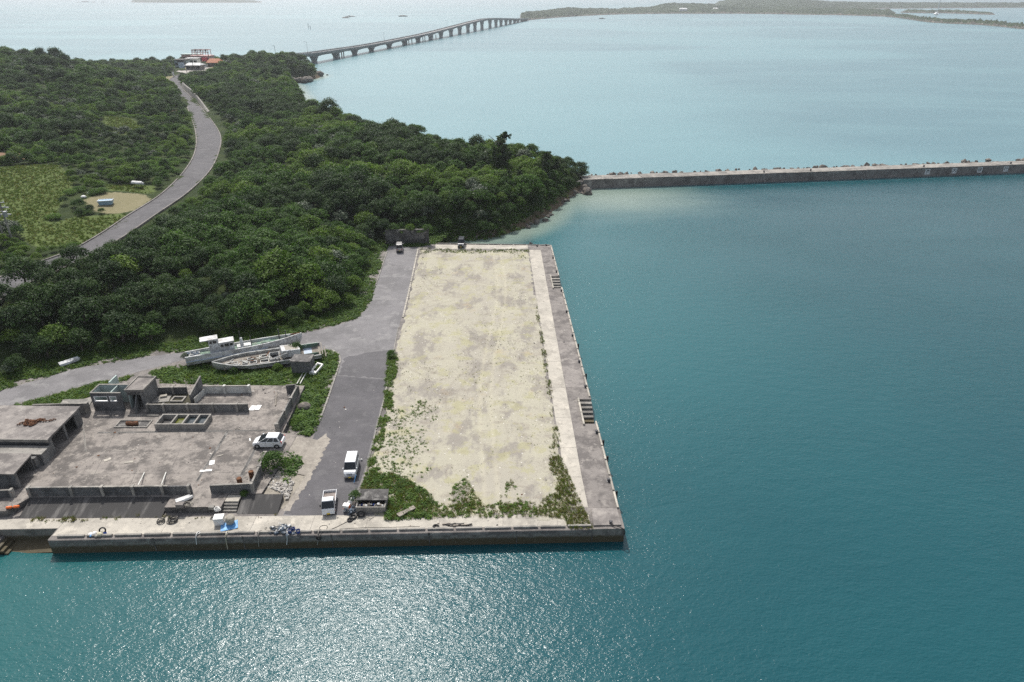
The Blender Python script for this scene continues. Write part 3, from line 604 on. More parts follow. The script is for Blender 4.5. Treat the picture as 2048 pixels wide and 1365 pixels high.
def scatter(name, P, scale, rot, idx, coll, sz=None):
    me = bpy.data.meshes.new(name); n = len(P); me.vertices.add(n); me.vertices.foreach_set('co', np.asarray(P, np.float32).ravel())
    attr(me, 'sc', scale); attr(me, 'rz', rot); attr(me, 'sz', sz if sz is not None else scale)
    a = me.attributes.new('pick', 'INT', 'POINT'); a.data.foreach_set('value', np.asarray(idx, np.int32)); me.update()
    o = bpy.data.objects.new(name, me); COL.objects.link(o)
    ng = bpy.data.node_groups.new(name+'_scatter', 'GeometryNodeTree')
    ng.interface.new_socket('Geometry', in_out='INPUT', socket_type='NodeSocketGeometry'); ng.interface.new_socket('Geometry', in_out='OUTPUT', socket_type='NodeSocketGeometry')
    gi = ng.nodes.new('NodeGroupInput'); go = ng.nodes.new('NodeGroupOutput'); ci = ng.nodes.new('GeometryNodeCollectionInfo'); ip = ng.nodes.new('GeometryNodeInstanceOnPoints'); mp = ng.nodes.new('GeometryNodeMeshToPoints')
    ci.inputs['Collection'].default_value = coll; ci.inputs['Separate Children'].default_value = True; ci.inputs['Reset Children'].default_value = True
    ip.inputs['Pick Instance'].default_value = True
    def na(nm, ty='FLOAT'): q = ng.nodes.new('GeometryNodeInputNamedAttribute'); q.data_type = ty; q.inputs[0].default_value = nm; return q.outputs[0]
    cs = ng.nodes.new('ShaderNodeCombineXYZ'); s_ = na('sc'); ng.links.new(s_, cs.inputs[0]); ng.links.new(s_, cs.inputs[1]); ng.links.new(na('sz'), cs.inputs[2])
    cr = ng.nodes.new('ShaderNodeCombineXYZ'); ng.links.new(na('rz'), cr.inputs[2])
    L = ng.links.new
    L(gi.outputs[0], mp.inputs[0]); L(mp.outputs[0], ip.inputs['Points']); L(ci.outputs[0], ip.inputs['Instance']); L(na('pick', 'INT'), ip.inputs['Instance Index'])
    L(cr.outputs[0], ip.inputs['Rotation']); L(cs.outputs[0], ip.inputs['Scale']); L(ip.outputs[0], go.inputs[0])
    md = o.modifiers.new('scatter', 'NODES'); md.node_group = ng; return o
# ---- where trees stand
def jitter_grid(x0, x1, y0, y1, s, seed):
    r = np.random.default_rng(seed); gx, gy = np.meshgrid(np.arange(x0, x1, s), np.arange(y0, y1, s)); P = np.stack([gx.ravel(), gy.ravel()], 1)
    return P+r.uniform(-.42*s, .42*s, P.shape)
TP = np.vstack([jitter_grid(-140, 30, 84, 262, 2.75, 1), jitter_grid(-330, 30, 262, 420, 3.1, 2), jitter_grid(-420, -100, 420, 620, 3.6, 3), jitter_grid(-230, -140, 130, 262, 2.9, 4)])
dF = np.where(inside(TP, FLAT), -1, seg_dist(TP, FLAT)); dC = np.where(inside(TP, COAST), seg_dist(TP, COAST), -1)
dU = np.where(inside(TP, UP_POLY), -1, seg_dist(TP, UP_POLY))
_ni = np.argmin(np.linalg.norm(TP[:, None]-np.array([((a+b)/2)[:2] for a, b in zip(UP_L, UP_R)])[None], axis=2), 1); _rc = np.array([((a+b)/2)[:2] for a, b in zip(UP_L, UP_R)]); _tn = np.gradient(_rc, axis=0)[_ni]
_right = (_tn[:, 0]*(TP[:, 1]-_rc[_ni, 1])-_tn[:, 1]*(TP[:, 0]-_rc[_ni, 0])) < 0
keep = (dF > 3.6) & (dC > 1.5) & (dU > np.where(_right & (TP[:, 1] > 121) & (TP[:, 1] < 400), np.where(TP[:, 1] < 150, 4.6, 3.6), 1.0))
rwall = [(-33,149),(-12,149),(-13,161),(-20,166),(-33,166)]
TP, dF, dC, dU = TP[keep], dF[keep], dC[keep], dU[keep]
pw = np.maximum.reduce([patch_w(TP, k, .8) for k in PATCHW])
settle = [tuple(G(*p, 7.2)[:2]) for p in ((342,152),(345,128),(372,116),(455,118),(474,130),(432,144),(400,151),(372,154))]
k2 = (pw < .35) & ~inside(TP, settle) & ~inside(TP, [(-33,150),(-20,150),(-18.5,154.2),(-33,154.2)]) & ~inside(TP, [(-20.5,150),(-12,152),(-9,160),(-17,160)])
TP, dF, dC, dU = TP[k2], dF[k2], dC[k2], dU[k2]
TZ = height(TP); upl = np.array(UP_POLY)
# left of the upper road? (scrub and gardens) : compare with road centre line
RC = np.array([((a+b)/2)[:2] for a, b in zip(UP_L, UP_R)])
near_i = np.argmin(np.linalg.norm(TP[:, None]-RC[None], axis=2), 1)
tan_ = np.gradient(RC, axis=0)[near_i]; side = tan_[:, 0]*(TP[:, 1]-RC[near_i, 1])-tan_[:, 1]*(TP[:, 0]-RC[near_i, 0])   # >0 left of the road
left = (side > 0) & (TP[:, 1] < 560)
r = np.random.default_rng(77); u = r.random(len(TP)); f1 = vnoise(TP, .055, 31); f2 = vnoise(TP, .09, 32); f3 = vnoise(TP, .03, 33)
kind = np.where(f1 > .60, 'light', np.where(f1 < .30, 'dark', 'mid'))
kind = np.where((f2 > .80) & (u < .5), 'grey', kind); kind = np.where(u > .93, 'light', kind); kind = np.where((u > .905) & (u <= .93), 'grey', kind); kind = np.where(u < .1, 'dark', kind)
sc = np.clip(r.normal(.80, .17, len(TP)), .45, 1.25)
tall = vnoise(TP, .11, 35); sc *= .62+.75*tall; sc *= 1+.35*(vnoise(TP, .045, 36)-.4)
low = left & (TP[:, 1] < 330); sc = np.where(low, sc*np.where(f3 > .42, .62, .85), sc)
kind = np.where(low & (f2 < .42) & (u > .35), 'vine', kind)
vz = (f3 > .60) & (f2 < .5) & (u > .4) & (TP[:, 1] > 235); kind = np.where(vz & ~low, 'vine', kind)
sc = np.where(kind == 'vine', np.maximum(sc, .7), sc)
sc *= np.clip(.45+dF/13, .5, 1)*np.clip(.7+dC/14, .75, 1)*np.where(left, np.where(dU < 2.5, .8, 1), np.where((dU < 8) & (TP[:, 1] < 120), 1.2, np.where((dU < 8) & (TP[:, 1] < 330), .7, 1)))
# low growth on the slope beside the asphalt and above the little beach
drop = (r.random(len(TP)) < .12); TP, TZ, sc, kind, dF, left = TP[~drop], TZ[~drop], sc[~drop], kind[~drop], dF[~drop], left[~drop]
px, py, zc = proj(TP[:, 0], TP[:, 1], TZ+2)
vis = (px > -330) & (px < 2300) & (zc > 0)
TP, TZ, sc, kind, px, py, zc, dF, left = [a[vis] for a in (TP, TZ, sc, kind, px, py, zc, dF, left)]
r = np.random.default_rng(5); n = len(TP); rot = r.uniform(0, 6.283, n); var = r.integers(0, 3, n)
order = np.argsort(-(sc/zc)*np.where((px > 10) & (px < 1170) & (py < 760) & (kind != 'vine') & (sc > .5), 1, -1))
solo = set(order[:285].tolist())
NAMES = {'mid': ('broadleaf_tree', 'mid green broadleaf tree'), 'light': ('bright_tree', 'bright yellow-green broadleaf tree'), 'grey': ('silver_leaf_tree', 'pale grey-green glossy leaved tree'), 'dark': ('evergreen_tree', 'dense dark evergreen tree'), 'needle': ('casuarina_tree', 'feathery dark casuarina tree')}
def tree(kn, loc, s, rz, v, label, group, tall=False, szk=1.0):
    t = bpy.data.objects.new(NAMES[kn][0], None); COL.objects.link(t); t.location = loc; t.rotation_euler = (0, 0, rz); t.scale = (s*(1.3 if kn == 'needle' else 1), s*(1.3 if kn == 'needle' else 1), s*szk); t.empty_display_size = .4
    tag(t, label, 'tree', group)
    a = bpy.data.objects.new('trunk', TRUNK_TALL if tall else TRUNK[v % 3]); b = bpy.data.objects.new('crown', KIND[kn][v % len(KIND[kn])])
    for o in (a, b): COL.objects.link(o); o.parent = t
    return t
ZONES = (('on the cape near the breakwater', 'trees on the cape', lambda d, x, y: x > -22 and y > 156),
         ('at the edge of the upper road', 'trees beside the upper road', lambda d, x, y: float(seg_dist(np.array([(x, y)]), UP_POLY)[0]) < 9),
         ('high on the wood above the retaining wall', 'trees above the retaining wall', lambda d, x, y: x > -45 and y > 152),
         ('on the wooded bank just above the lower road', 'trees on the bank above the lower road', lambda d, x, y: d < 11 and x < -30),
         ('on the slope beside the asphalt yard', 'trees on the slope beside the yard', lambda d, x, y: d < 14),
         ('inside the dense wood on the hillside', 'trees in the hillside wood', lambda d, x, y: True))
for i in sorted(solo):
    z = next(z for z in ZONES if z[2](dF[i], TP[i, 0], TP[i, 1]))
    tree(kind[i], (TP[i, 0], TP[i, 1], TZ[i]), sc[i], rot[i], int(var[i]), ('tall ' if sc[i] > .98 else 'small ' if sc[i] < .74 else '')+NAMES[kind[i]][1]+' '+z[0], z[1])
rest = np.array([i for i in range(n) if i not in solo]); kl = list(KIND)
flat_list = [m_ for k in ('mid', 'light', 'grey', 'dark', 'vine') for m_ in KIND[k]]
kidx = {k: i*3 for i, k in enumerate(('mid', 'light', 'grey', 'dark', 'vine'))}
tree_coll = proto_collection('tree_crowns', flat_list)
pick = np.array([kidx[k] for k in kind])+var
fo = scatter('forest', np.column_stack([TP, TZ])[rest], sc[rest], rot[rest], pick[rest], tree_coll); tag(fo, 'dense subtropical wood covering the hillside behind the nearer trees', 'forest', kind='stuff')
# trees that stand out on the skyline and shore
for (qx, qy, Yd, s, lab) in ((1003, 300, 196, 1.35, 'tall feathery casuarina rising alone above the cape skyline'), (1092, 335, 200, .85, 'dark casuarina near the tip of the cape, left of two'),
                             (1112, 345, 203, .62, 'smaller dark casuarina nearest the breakwater'), (1015, 418, 182, .62, 'dusky casuarina low on the cape slope above the rocks'), (1040, 410, 186, .55, 'thin dusky casuarina on the cape slope right of its twin')):
    xx = (qx-1024)/FPX*(Yd*math.cos(PITCH)+(CAMH-6)*math.sin(PITCH)); zz = float(height([(xx, Yd)])[0]); tree('needle', (xx, Yd, zz), s, qx, qx, lab, None, True)
for (qx, Yd, s) in ((88, 395, 1.15), (118, 392, 1.3), (135, 388, 1.0)):
    xx = (qx-1024)/FPX*(Yd*math.cos(PITCH)+(CAMH-16)*math.sin(PITCH)); zz = float(height([(xx, Yd)])[0]); tree('dark', (xx, Yd, zz), s*1.15, qx, qx, 'tall dark tree in the clump on the left skyline', 'dark clump on the left hill', False, 1.45)
q = G(960, 452, -1.2); tree('grey', (q.x, q.y+1.5, float(height([(q.x, q.y+1.5)])[0])), 1.1, 1, 1, 'wide pale silver-leaved shrub above the rocky shore behind the quay', None)
q = G(484, 122, 7); tree('dark', (q.x, 520, float(height([(q.x, 520)])[0])), 1.1, 2, 0, 'dark tree standing above the headland beside the settlement', None, False, 1.4)
q = G(355, 165, 7); tree('light', (q.x+8, q.y-6, float(height([(q.x+8, q.y-6)])[0])), 1.5, 1, 2, 'flat-topped light green tree overhanging the upper road bend', None, False, .8)
# ---------------------------------------------------------------- low growth
def tuft(seed, mat, nb, h, spread, wid):
    r = np.random.default_rng(seed); V = []; T = []
    for k in range(nb):
        a = r.uniform(0, 6.283); b = r.uniform(0, spread); hh = h*r.uniform(.5, 1.1); bx, by = math.cos(a)*b, math.sin(a)*b; lean = r.uniform(.2, .9)*hh
        d = r.uniform(0, 6.283); V += [(bx-math.sin(d)*wid, by+math.cos(d)*wid, 0), (bx+math.sin(d)*wid, by-math.cos(d)*wid, 0), (bx+math.cos(d)*lean, by+math.sin(d)*lean, hh)]; T += [r.random()]*3
    me = bpy.data.meshes.new('tuft'); me.from_pydata(V, [], [(3*i, 3*i+1, 3*i+2) for i in range(nb)]); me.materials.append(mat); attr(me, 'tint', T); return me
def weed(seed, mat, nq, R, h, leaf):
    r = np.random.default_rng(seed); d = r.normal(size=(nq, 3)); d[:, 2] = np.abs(d[:, 2]); d /= np.linalg.norm(d, axis=1, keepdims=True)
    C = d*np.array([R, R, h])*r.uniform(.4, 1, (nq, 1)); nn = d+np.array([0, 0, .8])+r.normal(size=(nq, 3))*.4; nn /= np.linalg.norm(nn, axis=1, keepdims=True)
    return quads_mesh('weed', C, nn, leaf*r.uniform(.6, 1.2, nq), r.random(nq), mat, 1.0, r)
LOWM = [tuft(1, grass_green, 16, .42, .22, .035), tuft(2, grass_green, 16, .34, .25, .04), tuft(3, grass_dry, 16, .45, .22, .03), weed(4, leaf_vine, 26, .42, .34, .12), weed(5, leaf_mid, 26, .42, .38, .12), weed(6, leaf_light, 24, .36, .30, .11), tuft(7, grass_dry, 12, .3, .25, .03), tuft(8, field_grass, 16, .42, .3, .04), weed(9, leaf_dark, 24, .45, .4, .12), weed(10, grass_green, 22, .3, .2, .07), weed(11, grass_dry, 22, .3, .18, .06)]
low_coll = proto_collection('low_growth', LOWM)
LP, LS, LI = [], [], []
def grow(poly, dens, picks, smin=.6, smax=1.2, thr=None, nseed=0, zf=None, pixel=True, edge=0.0, nscale=.45):
    pw_ = [tuple(G(*p)[:2]) for p in poly] if pixel else poly
    A_ = np.array(pw_); x0, y0 = A_.min(0); x1, y1 = A_.max(0); r = np.random.default_rng(1000+nseed+len(LP)); lot_ = zf is lotz if 'lotz' in globals() else False; k = int((x1-x0)*(y1-y0)*dens*(2.0 if lot_ else 1)); smin, smax = (smin*.75, smax*.75) if lot_ else (smin, smax)
    P = np.column_stack([r.uniform(x0, x1, k), r.uniform(y0, y1, k)]); P = P[inside(P, pw_)]
    if edge: P = P[r.random(len(P)) < np.clip(seg_dist(P, pw_)/edge, .05, 1)]
    nz = vnoise(P, nscale, 60+nseed)*.5+vnoise(P, nscale*2.7, 90+nseed)*.3+vnoise(P, nscale*7, 120+nseed)*.2
    t_ = .27 if thr is None else thr-.08
    q_ = sstep((nz+.22*np.clip(seg_dist(P, pw_)/1.6-1, -1, .5)-t_+.10)/.26)
    kp = r.random(len(P)) < (.12+.88*q_ if thr is None else q_); P = P[kp]; q_ = q_[kp]
    z = (np.zeros(len(P))+.05 if zf is None else (zf(P) if callable(zf) else np.full(len(P), zf)))
    LP.append(np.column_stack([P, z])); LS.append(r.uniform(smin, smax, len(P))*(.45+.55*q_)*r.choice([.7, 1, 1, 1.25], len(P))); LI.append(r.choice(picks, len(P)))
GREEN = [0, 1, 3, 3, 4, 5]; MIXD = [0, 9, 9, 10, 10, 2, 3, 6]; DRY = [2, 6, 6, 0, 2]
hz_ = lambda P: np.maximum(height(P), .0)-.03
# verges of the lower road and the yard
FE = [Vector((p[0], p[1], 0)) for p in FLAT[6:17]]
vp = [(p.x, p.y) for p in FE]; out = []
for i, p in enumerate(FE):
    d = (FE[min(i+1, len(FE)-1)]-FE[max(i-1, 0)]).normalized(); out.append((p.x+d.y*5.5, p.y-d.x*5.5))
grow(vp+out[::-1], 16, [0, 1, 3, 3, 4, 4], .7, 1.3, None, 1, hz_, False)
grow([(805,494),(838,494),(875,488),(868,478),(860,470),(800,470)], 12, GREEN, .7, 1.3, None, 2, hz_)
grow([(860,482),(880,484),(910,455),(870,430),(850,450)], 14, [3, 4, 5], .8, 1.6, None, 3, hz_)
# fields above the road
for poly in PATCHW['field']: grow(poly, 5, [7, 7, 7, 7, 2], .5, 1.2, None, 4, lambda P: height(P)-.03, False)
# waste ground behind the ruin and beside the yard
grow([(0,818),(100,793),(180,770),(250,753),(270,750),(250,762),(195,790),(160,808),(100,824),(60,826),(0,850)], 18, GREEN, .7, 1.3, None, 5, .02)
grow([(300,745),(390,722),(470,735),(600,735),(622,700),(662,702),(677,712),(672,745),(650,800),(636,842),(604,790),(600,770),(575,778),(500,780),(400,772),(320,772)], 17, [0, 3, 3, 4, 5, 1], .8, 1.5, None, 6, .0)
grow([(606,780),(648,800),(634,845),(622,872),(575,866),(585,835)], 22, [3, 3, 4, 5], .9, 1.7, None, 7, .05)
grow([(532,915),(560,912),(600,915),(598,935),(575,968),(545,955),(528,960),(515,985)], 26, [4, 4, 3], 1.0, 2.2, None, 8, .05)
grow([(530,985),(556,975),(566,985),(560,1005),(548,1000)], 12, DRY, .7, 1.1, None, 9, .02)
grow([(40,1036),(340,1031),(340,1039),(200,1041),(120,1046),(40,1046)], 26, [2, 6, 0, 2], .6, 1.05, .40, 10, .02)
grow([(340,1036),(470,1032),(566,1028),(566,1036),(345,1042)], 9, [2, 6, 0], .4, .9, .45, 11, .02)
# lot
lotz = lambda P: np.full(len(P), .07)
grow([(776,706),(790,700),(796,712),(797,735),(788,760),(785,800),(790,825),(772,850),(768,885),(745,935),(735,950),(726,965),(752,862),(768,800)], 22, [0, 9, 9, 3, 5, 1], .5, 1.2, None, 12, lotz)
grow([(776,820),(860,790),(880,870),(862,960),(800,965),(740,945),(760,880)], 8, [0, 9, 3, 5, 1], .3, .9, .50, 13, lotz, nscale=.7)
grow([(842,800),(884,800),(885,830),(846,850)], 9, [0, 2, 6, 3], .3, .7, .5, 14, lotz, nscale=.8)
grow([(714,1000),(728,965),(748,935),(800,955),(850,980),(874,1010),(878,1036),(800,1040),(774,1042),(776,985),(722,984)], 22, [0, 9, 3, 4, 9, 10, 2], .6, 1.5, .30, 15, lotz)
grow([(850,1036),(1080,1036),(1070,1006),(1035,1004),(1000,1008),(975,1012),(960,1006),(925,994),(900,1000),(880,1010),(860,1000)], 14, MIXD, .4, 1.0, .30, 30, lotz)
grow([(880,1036),(895,990),(912,968),(935,955),(950,990),(970,1012),(968,1036)], 22, MIXD, .4, 1.1, .30, 16, lotz)
grow([(972,1036),(985,1005),(1010,985),(1012,935),(1030,975),(1045,1000),(1066,1018),(1060,1036)], 22, MIXD, .4, 1.1, .30, 17, lotz)
grow([(1066,1030),(1085,1000),(1110,985),(1092,905),(1110,880),(1122,900),(1134,940),(1152,985),(1186,1058),(1140,1060),(1130,1040)], 24, [2, 6, 0, 10, 9, 10], .4, 1.1, .28, 18, lotz)
grow([(1066,610),(1075,612),(1090,690),(1098,740),(1112,820),(1122,885),(1106,880),(1096,800),(1086,730),(1078,660)], 20, [0, 2, 6, 9, 10], .35, .95, .34, 19, lotz, nscale=.5)
grow([(838,497),(1058,499),(1060,506),(838,512)], 9, [0, 1, 6], .4, .9, .46, 20, lotz)
grow([(1000,495),(1058,497),(1062,540),(1050,530),(1000,512)], 6, [0, 1, 6], .3, .8, .5, 21, lotz)
grow([(838,500),(1054,505),(1120,900),(1150,1000),(900,990),(800,940),(786,760)], 1.6, [6, 0, 2], .2, .45, .55, 22, lotz)
grow([(868,472),(960,470),(1050,442),(1108,404),(1150,374),(1140,356),(1090,386),(1040,416),(950,445),(880,455)], 5, [3, 4, 4, 5], 1.0, 2.2, None, 40, lambda P: height(P)-.05)
# slab cracks
grow([(150,888),(240,900),(235,925),(150,930)], 5, [6, 2, 6], .4, .9, .5, 23, SLAB)
ALLP = np.vstack(LP); S_ = np.concatenate(LS); I_ = np.concatenate(LI); r = np.random.default_rng(8)
lg = scatter('weeds', ALLP, S_, r.uniform(0, 6.283, len(S_)), I_, low_coll, S_*r.uniform(.7, 1.2, len(S_))); tag(lg, 'grass, vines and weeds on the verges, fields and lot', 'weeds', kind='stuff')
print('trees', n, 'low', len(S_))
# ================================================================ the ruined fish market
Z0 = SLAB
slabP = [(-95, 58.9), (-56.2, 59.0), (-55.0, 61.3), (-38.9, 61.4), (-38.9, 59.6), (-32.6, 59.7), (-32.6, 61.8), (-28.8, 62.0), (-28.3, 66.5), (-28.0, 73.5), (-30.0, 74.2), (-30.4, 86.2), (-45, 86.4), (-57, 87.2), (-59.5, 83.5), (-66, 78.5), (-80, 74), (-95, 72)]
found = MB().prism(slabP, -.6, Z0).obj('foundation_slab', [concrete_dark, slab_mat]); tag(found, 'large stained concrete floor slab of the ruined market', 'slab')
for f in found.data.polygons:
    if f.normal.z > .5: f.material_index = 1
def ramp_obj(nm, lab, x0, x1, yt, yb, zb=.02, mat=None):
    o = MB().hexa([(x0, yb, -.5), (x1, yb, -.5), (x1, yt, -.5), (x0, yt, -.5)], [(x0, yb, zb), (x1, yb, zb), (x1, yt, Z0-.03), (x0, yt, Z0-.03)]).obj(nm, mat or ramp_mat)
    return tag(o, lab, 'ramp')
m, nt, p = newmat('ramp_concrete'); P_ = pos(nt)
n1 = noise(nt, scaled(nt, P_, (1.1, .12, .3)), .9, 6, .65); n2 = noise(nt, P_, 2.5, 5, .7); n3 = noise(nt, P_, 20, 3)
col = mix(nt, ramp(nt, n1, .5, .66), (.05, .048, .047), (.15, .143, .135)); col = mix(nt, math_(nt, 'MULTIPLY', ramp(nt, n2, .5, .7), .5), col, (.045, .043, .042)); col = mix(nt, .3, col, mix(nt, n3, (.5,)*3, (1.5,)*3), 'MULTIPLY')
nt.links.new(col, p.inputs['Base Color']); p.inputs['Roughness'].default_value = .9; ramp_mat = m
ramp_obj('loading_ramp', 'wide dark stained ramp below the long front wall', -54.9, -39.0, 61.35, 58.75)
ramp_obj('yard_ramp', 'short dark concrete ramp between the steps and the asphalt', -30.9, -26.3, 61.9, 59.4)
o = MB().hexa([(-28.2, 66.4, -.4), (-25.2, 66.0, -.4), (-24.6, 73.6, -.4), (-28.2, 73.6, -.4)], [(-28.2, 66.6, Z0-.01), (-24.9, 66.2, .006), (-24.3, 73.4, .006), (-28.2, 73.4, Z0-.01)]).obj('sandy_driveway', grime('dusty_concrete', (.32, .29, .25), (.21, .19, .165), (.38, .35, .30), .5, 1.6, amount=.7)); o['kind'] = 'structure'
o = MB().hexa([(-28.9, 60.6, -.4), (-25.6, 59.6, -.4), (-24.7, 66.2, -.4), (-28.2, 66.2, -.4)], [(-28.7, 61.9, .5), (-25.9, 60.2, .004), (-24.9, 66.1, .004), (-28.2, 66.3, Z0-.05)]).obj('rubble_bank', grime('bank_earth', (.32, .29, .24), (.20, .18, .15), None, .6, 2)); o['kind'] = 'structure'
# steps beside the platform
t = thing('platform_steps', 'short flight of concrete steps beside the raised platform', 'stairs', (-31.8, 59.5, 0))
for i in range(4): MB().box(-32.55, 59.7+.32*i, -.3, -31.0, 61.75, .2*(i+1)-.004*(i+1)).obj('step', concrete if i < 3 else concrete_pale, t, True)
# grooves (open drains) in the slab
for a, b, wd, nm in (((195, 866), (556, 861), .22, 'floor_drain'), ((455, 864), (394, 963), .26, 'floor_drain'), ((529, 864), (522, 880), .2, 'floor_drain'), ((511, 897), (479, 959), .3, 'floor_drain'), ((165, 838), (172, 905), .08, 'floor_crack')):
    A_, B_ = G(*a, Z0), G(*b, Z0); d = (B_-A_).normalized(); nn = Vector((-d.y, d.x, 0))*wd/2
    MB().add([A_-nn+Vector((0, 0, .004)), B_-nn+Vector((0, 0, .004)), B_+nn+Vector((0, 0, .004)), A_+nn+Vector((0, 0, .004))], [(0, 1, 2, 3)]).obj(nm, concrete_dark, found)
    for s in (-1, 1): MB().bar(A_+nn*s*1.25+Vector((0, 0, .012)), B_+nn*s*1.25+Vector((0, 0, .012)), .05, .03).obj('drain_edge', concrete, found)
def wall(name, label, a, b, h, th=.16, mat=None, pil=(), z=Z0, h2=None, cap=True, pmat=None, pw=.3, base=None):
    A_, B_ = (G(*a, z), G(*b, z)); ln = (B_-A_).length; rz = math.atan2(B_.y-A_.y, B_.x-A_.x); h2 = h if h2 is None else h2
    t = thing(name, label, 'wall', A_, rz)
    def sl(x): return h+(h2-h)*x/ln
    MB().hexa([(0, -th/2, -.1), (ln, -th/2, -.1), (ln, th/2, -.1), (0, th/2, -.1)], [(0, -th/2, h), (ln, -th/2, h2), (ln, th/2, h2), (0, th/2, h)]).obj('wall_face', mat or blocks, t)
    if cap:
        n_ = max(1, int(ln/2.6)); rr = random.Random(int(ln*100))
        for k in range(n_):
            x0, x1 = ln*k/n_+.01, ln*(k+1)/n_-.01
            if rr.random() < .08: continue
            MB().hexa([(x0, -th/2-.025, sl(x0)-.02), (x1, -th/2-.025, sl(x1)-.02), (x1, th/2+.025, sl(x1)-.02), (x0, th/2+.025, sl(x0)-.02)], [(x0, -th/2-.025, sl(x0)+.08), (x1, -th/2-.025, sl(x1)+.08), (x1, th/2+.025, sl(x1)+.08), (x0, th/2+.025, sl(x0)+.08)]).obj('coping', concrete, t)
    for u in pil:
        x = ln*u; MB().box(x-pw/2, -th/2-.16, -.1, x+pw/2, th/2+.16, sl(x)+.14).obj('pilaster', pmat or concrete, t)
    return t
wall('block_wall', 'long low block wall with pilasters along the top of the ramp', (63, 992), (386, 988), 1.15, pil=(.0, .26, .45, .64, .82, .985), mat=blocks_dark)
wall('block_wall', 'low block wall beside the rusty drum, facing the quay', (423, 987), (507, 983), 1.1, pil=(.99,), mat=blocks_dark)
wall('block_wall', 'block wall running back from the quay side to the white car', (508, 981), (534, 920), 1.2, pil=(.5, .97))
wall('block_wall', 'long block wall along the right edge of the ruin beside the weeds', (556, 866), (597, 788), 1.3, pil=(.0, .33, .66, .98))
wall('block_wall', 'short dark return wall at the back right of the ruin', (574, 786), (595, 784), 1.2, mat=blocks_dark)
wall('block_wall', 'long inner block wall with four pilasters across the ruin', (298, 824), (498, 823), 1.15, pil=(.0, .16, .40, .65, .89))
wall('divider_wall', 'tall sloping divider wall with a whitewashed base', (383, 808), (408, 784), 1.35, h2=2.6, mat=blocks)
q = wall('white_wall', 'peeling white painted back wall with stained pilasters', (409, 787), (503, 786), 1.15, mat=painted, pil=(.45, .97), pmat=painted)
wall('block_wall', 'low grey block wall at the back between shower block and divider', (315, 789), (376, 788), 1.1, mat=blocks_dark, pil=(.55,))
A_, B_ = G(388, 808, Z0), G(411, 786, Z0); tag(MB().bar(A_+Vector((.16, 0, .45)), B_+Vector((.16, 0, .45)), .06, .9).obj('whitewash_panel', painted), 'whitewashed slab leaning along the divider wall', 'panel')
# ---- shower block
t = thing('shower_block', 'roofless block shower room with mint walls beside a flat roofed store', 'building', G(181, 821, Z0)); zt = Z0+2.75
fl, bl = G(179, 787.5, zt), G(192, 772.5, zt); fr_x = G(241, 787, zt).x; y0, y1 = fl.y, bl.y+.4; x0, x1 = fl.x, fr_x
def wb(nm, x0, y0, z0, x1, y1, z1, mat, par): return MB().box(x0, y0, z0, x1, y1, z1).obj(nm, mat, par, True)
th = .16
# front wall built round two window openings
wins = [(G(192, 790, 3).x, G(218, 790, 3).x), (G(223, 790, 3).x, G(236, 790, 3).x)]; wz0, wz1 = Z0+1.55, Z0+2.25
segs = [x0]+[v for wv in wins for v in wv]+[x1]
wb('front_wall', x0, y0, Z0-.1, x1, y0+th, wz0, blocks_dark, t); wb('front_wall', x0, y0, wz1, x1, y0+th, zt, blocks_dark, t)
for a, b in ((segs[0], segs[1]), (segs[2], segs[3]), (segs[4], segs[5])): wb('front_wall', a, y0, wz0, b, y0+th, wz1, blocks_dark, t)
for a, b in wins:
    f = wb('window_frame', a-.05, y0-.04, wz0-.08, b+.05, y0+th+.01, wz0+.02, sign_white, t); wb('frame_head', a-.05, y0-.035, wz1-.03, b+.05, y0+.1, wz1+.06, sign_white, f)
    for xx in (a-.02, b-.04): wb('frame_side', xx, y0-.03, wz0, xx+.06, y0+.1, wz1, sign_white, f)
wb('back_wall', x0, y1-th, Z0-.1, x1, y1, zt, mint, t); wb('side_wall', x0+.002, y0+th, Z0-.1, x0+th, y1-th, zt-.01, mint, t)
xm = x0+(x1-x0)*.62; wb('partition', xm, y0+th, Z0-.1, xm+.12, y1-th, zt-.02, mint, t)
wb('coping', x0-.03, y0-.03, zt, x1, y0+th+.03, zt+.1, concrete, t); wb('coping', x0-.03, y1-th-.03, zt, x1, y1+.03, zt+.1, concrete, t); wb('coping', x0-.03, y0+th+.03, zt+.002, x0+th+.03, y1-th-.03, zt+.1, concrete, t)
wb('stub_wall', x0+.3, y1+1.6, .1, x0+.48, y1+3.6, Z0+2.2, mint, t)
# flat roofed store with a doorway
rz_ = Z0+2.9; c = [G(250.7, 781, rz_), G(284.5, 782.5, rz_), G(309, 757, rz_), G(271, 756, rz_)]; sx0, sx1, sy0, sy1 = c[0].x, c[1].x, c[0].y, c[2].y+.3
wb('store_roof', sx0-.12, sy0-.12, rz_-.16, sx1+.12, sy1+.12, rz_, concrete_grey, t)
for a in ((sx0-.12, sy0-.12, sx1+.12, sy0), (sx0-.12, sy1, sx1+.12, sy1+.12), (sx0-.12, sy0+.002, sx0, sy1-.002), (sx1, sy0+.002, sx1+.12, sy1-.002)): wb('parapet', a[0], a[1], rz_+.002, a[2], a[3], rz_+.14, concrete, t)
wb('store_wall', sx1-.16, sy0, Z0-.1, sx1, sy1, rz_-.17, blocks, t); wb('store_wall', sx0, sy0+.01, Z0-.1, sx0+.16, sy1, rz_-.17, blocks, t); wb('store_wall', sx0+.16, sy1-.16, Z0-.1, sx1-.16, sy1, rz_-.17, blocks, t)
wb('store_wall', sx0+.16, sy0+.005, Z0+2.15, sx1-.16, sy0+.16, rz_-.17, concrete_dark, t); wb('store_wall', sx1-.55, sy0+.006, Z0-.1, sx1-.161, sy0+.16, Z0+2.15, blocks, t)
wb('door_leaf', sx0+.17, sy0-.02, Z0, sx0+.22, sy0+.75, Z0+2.05, mint, t)
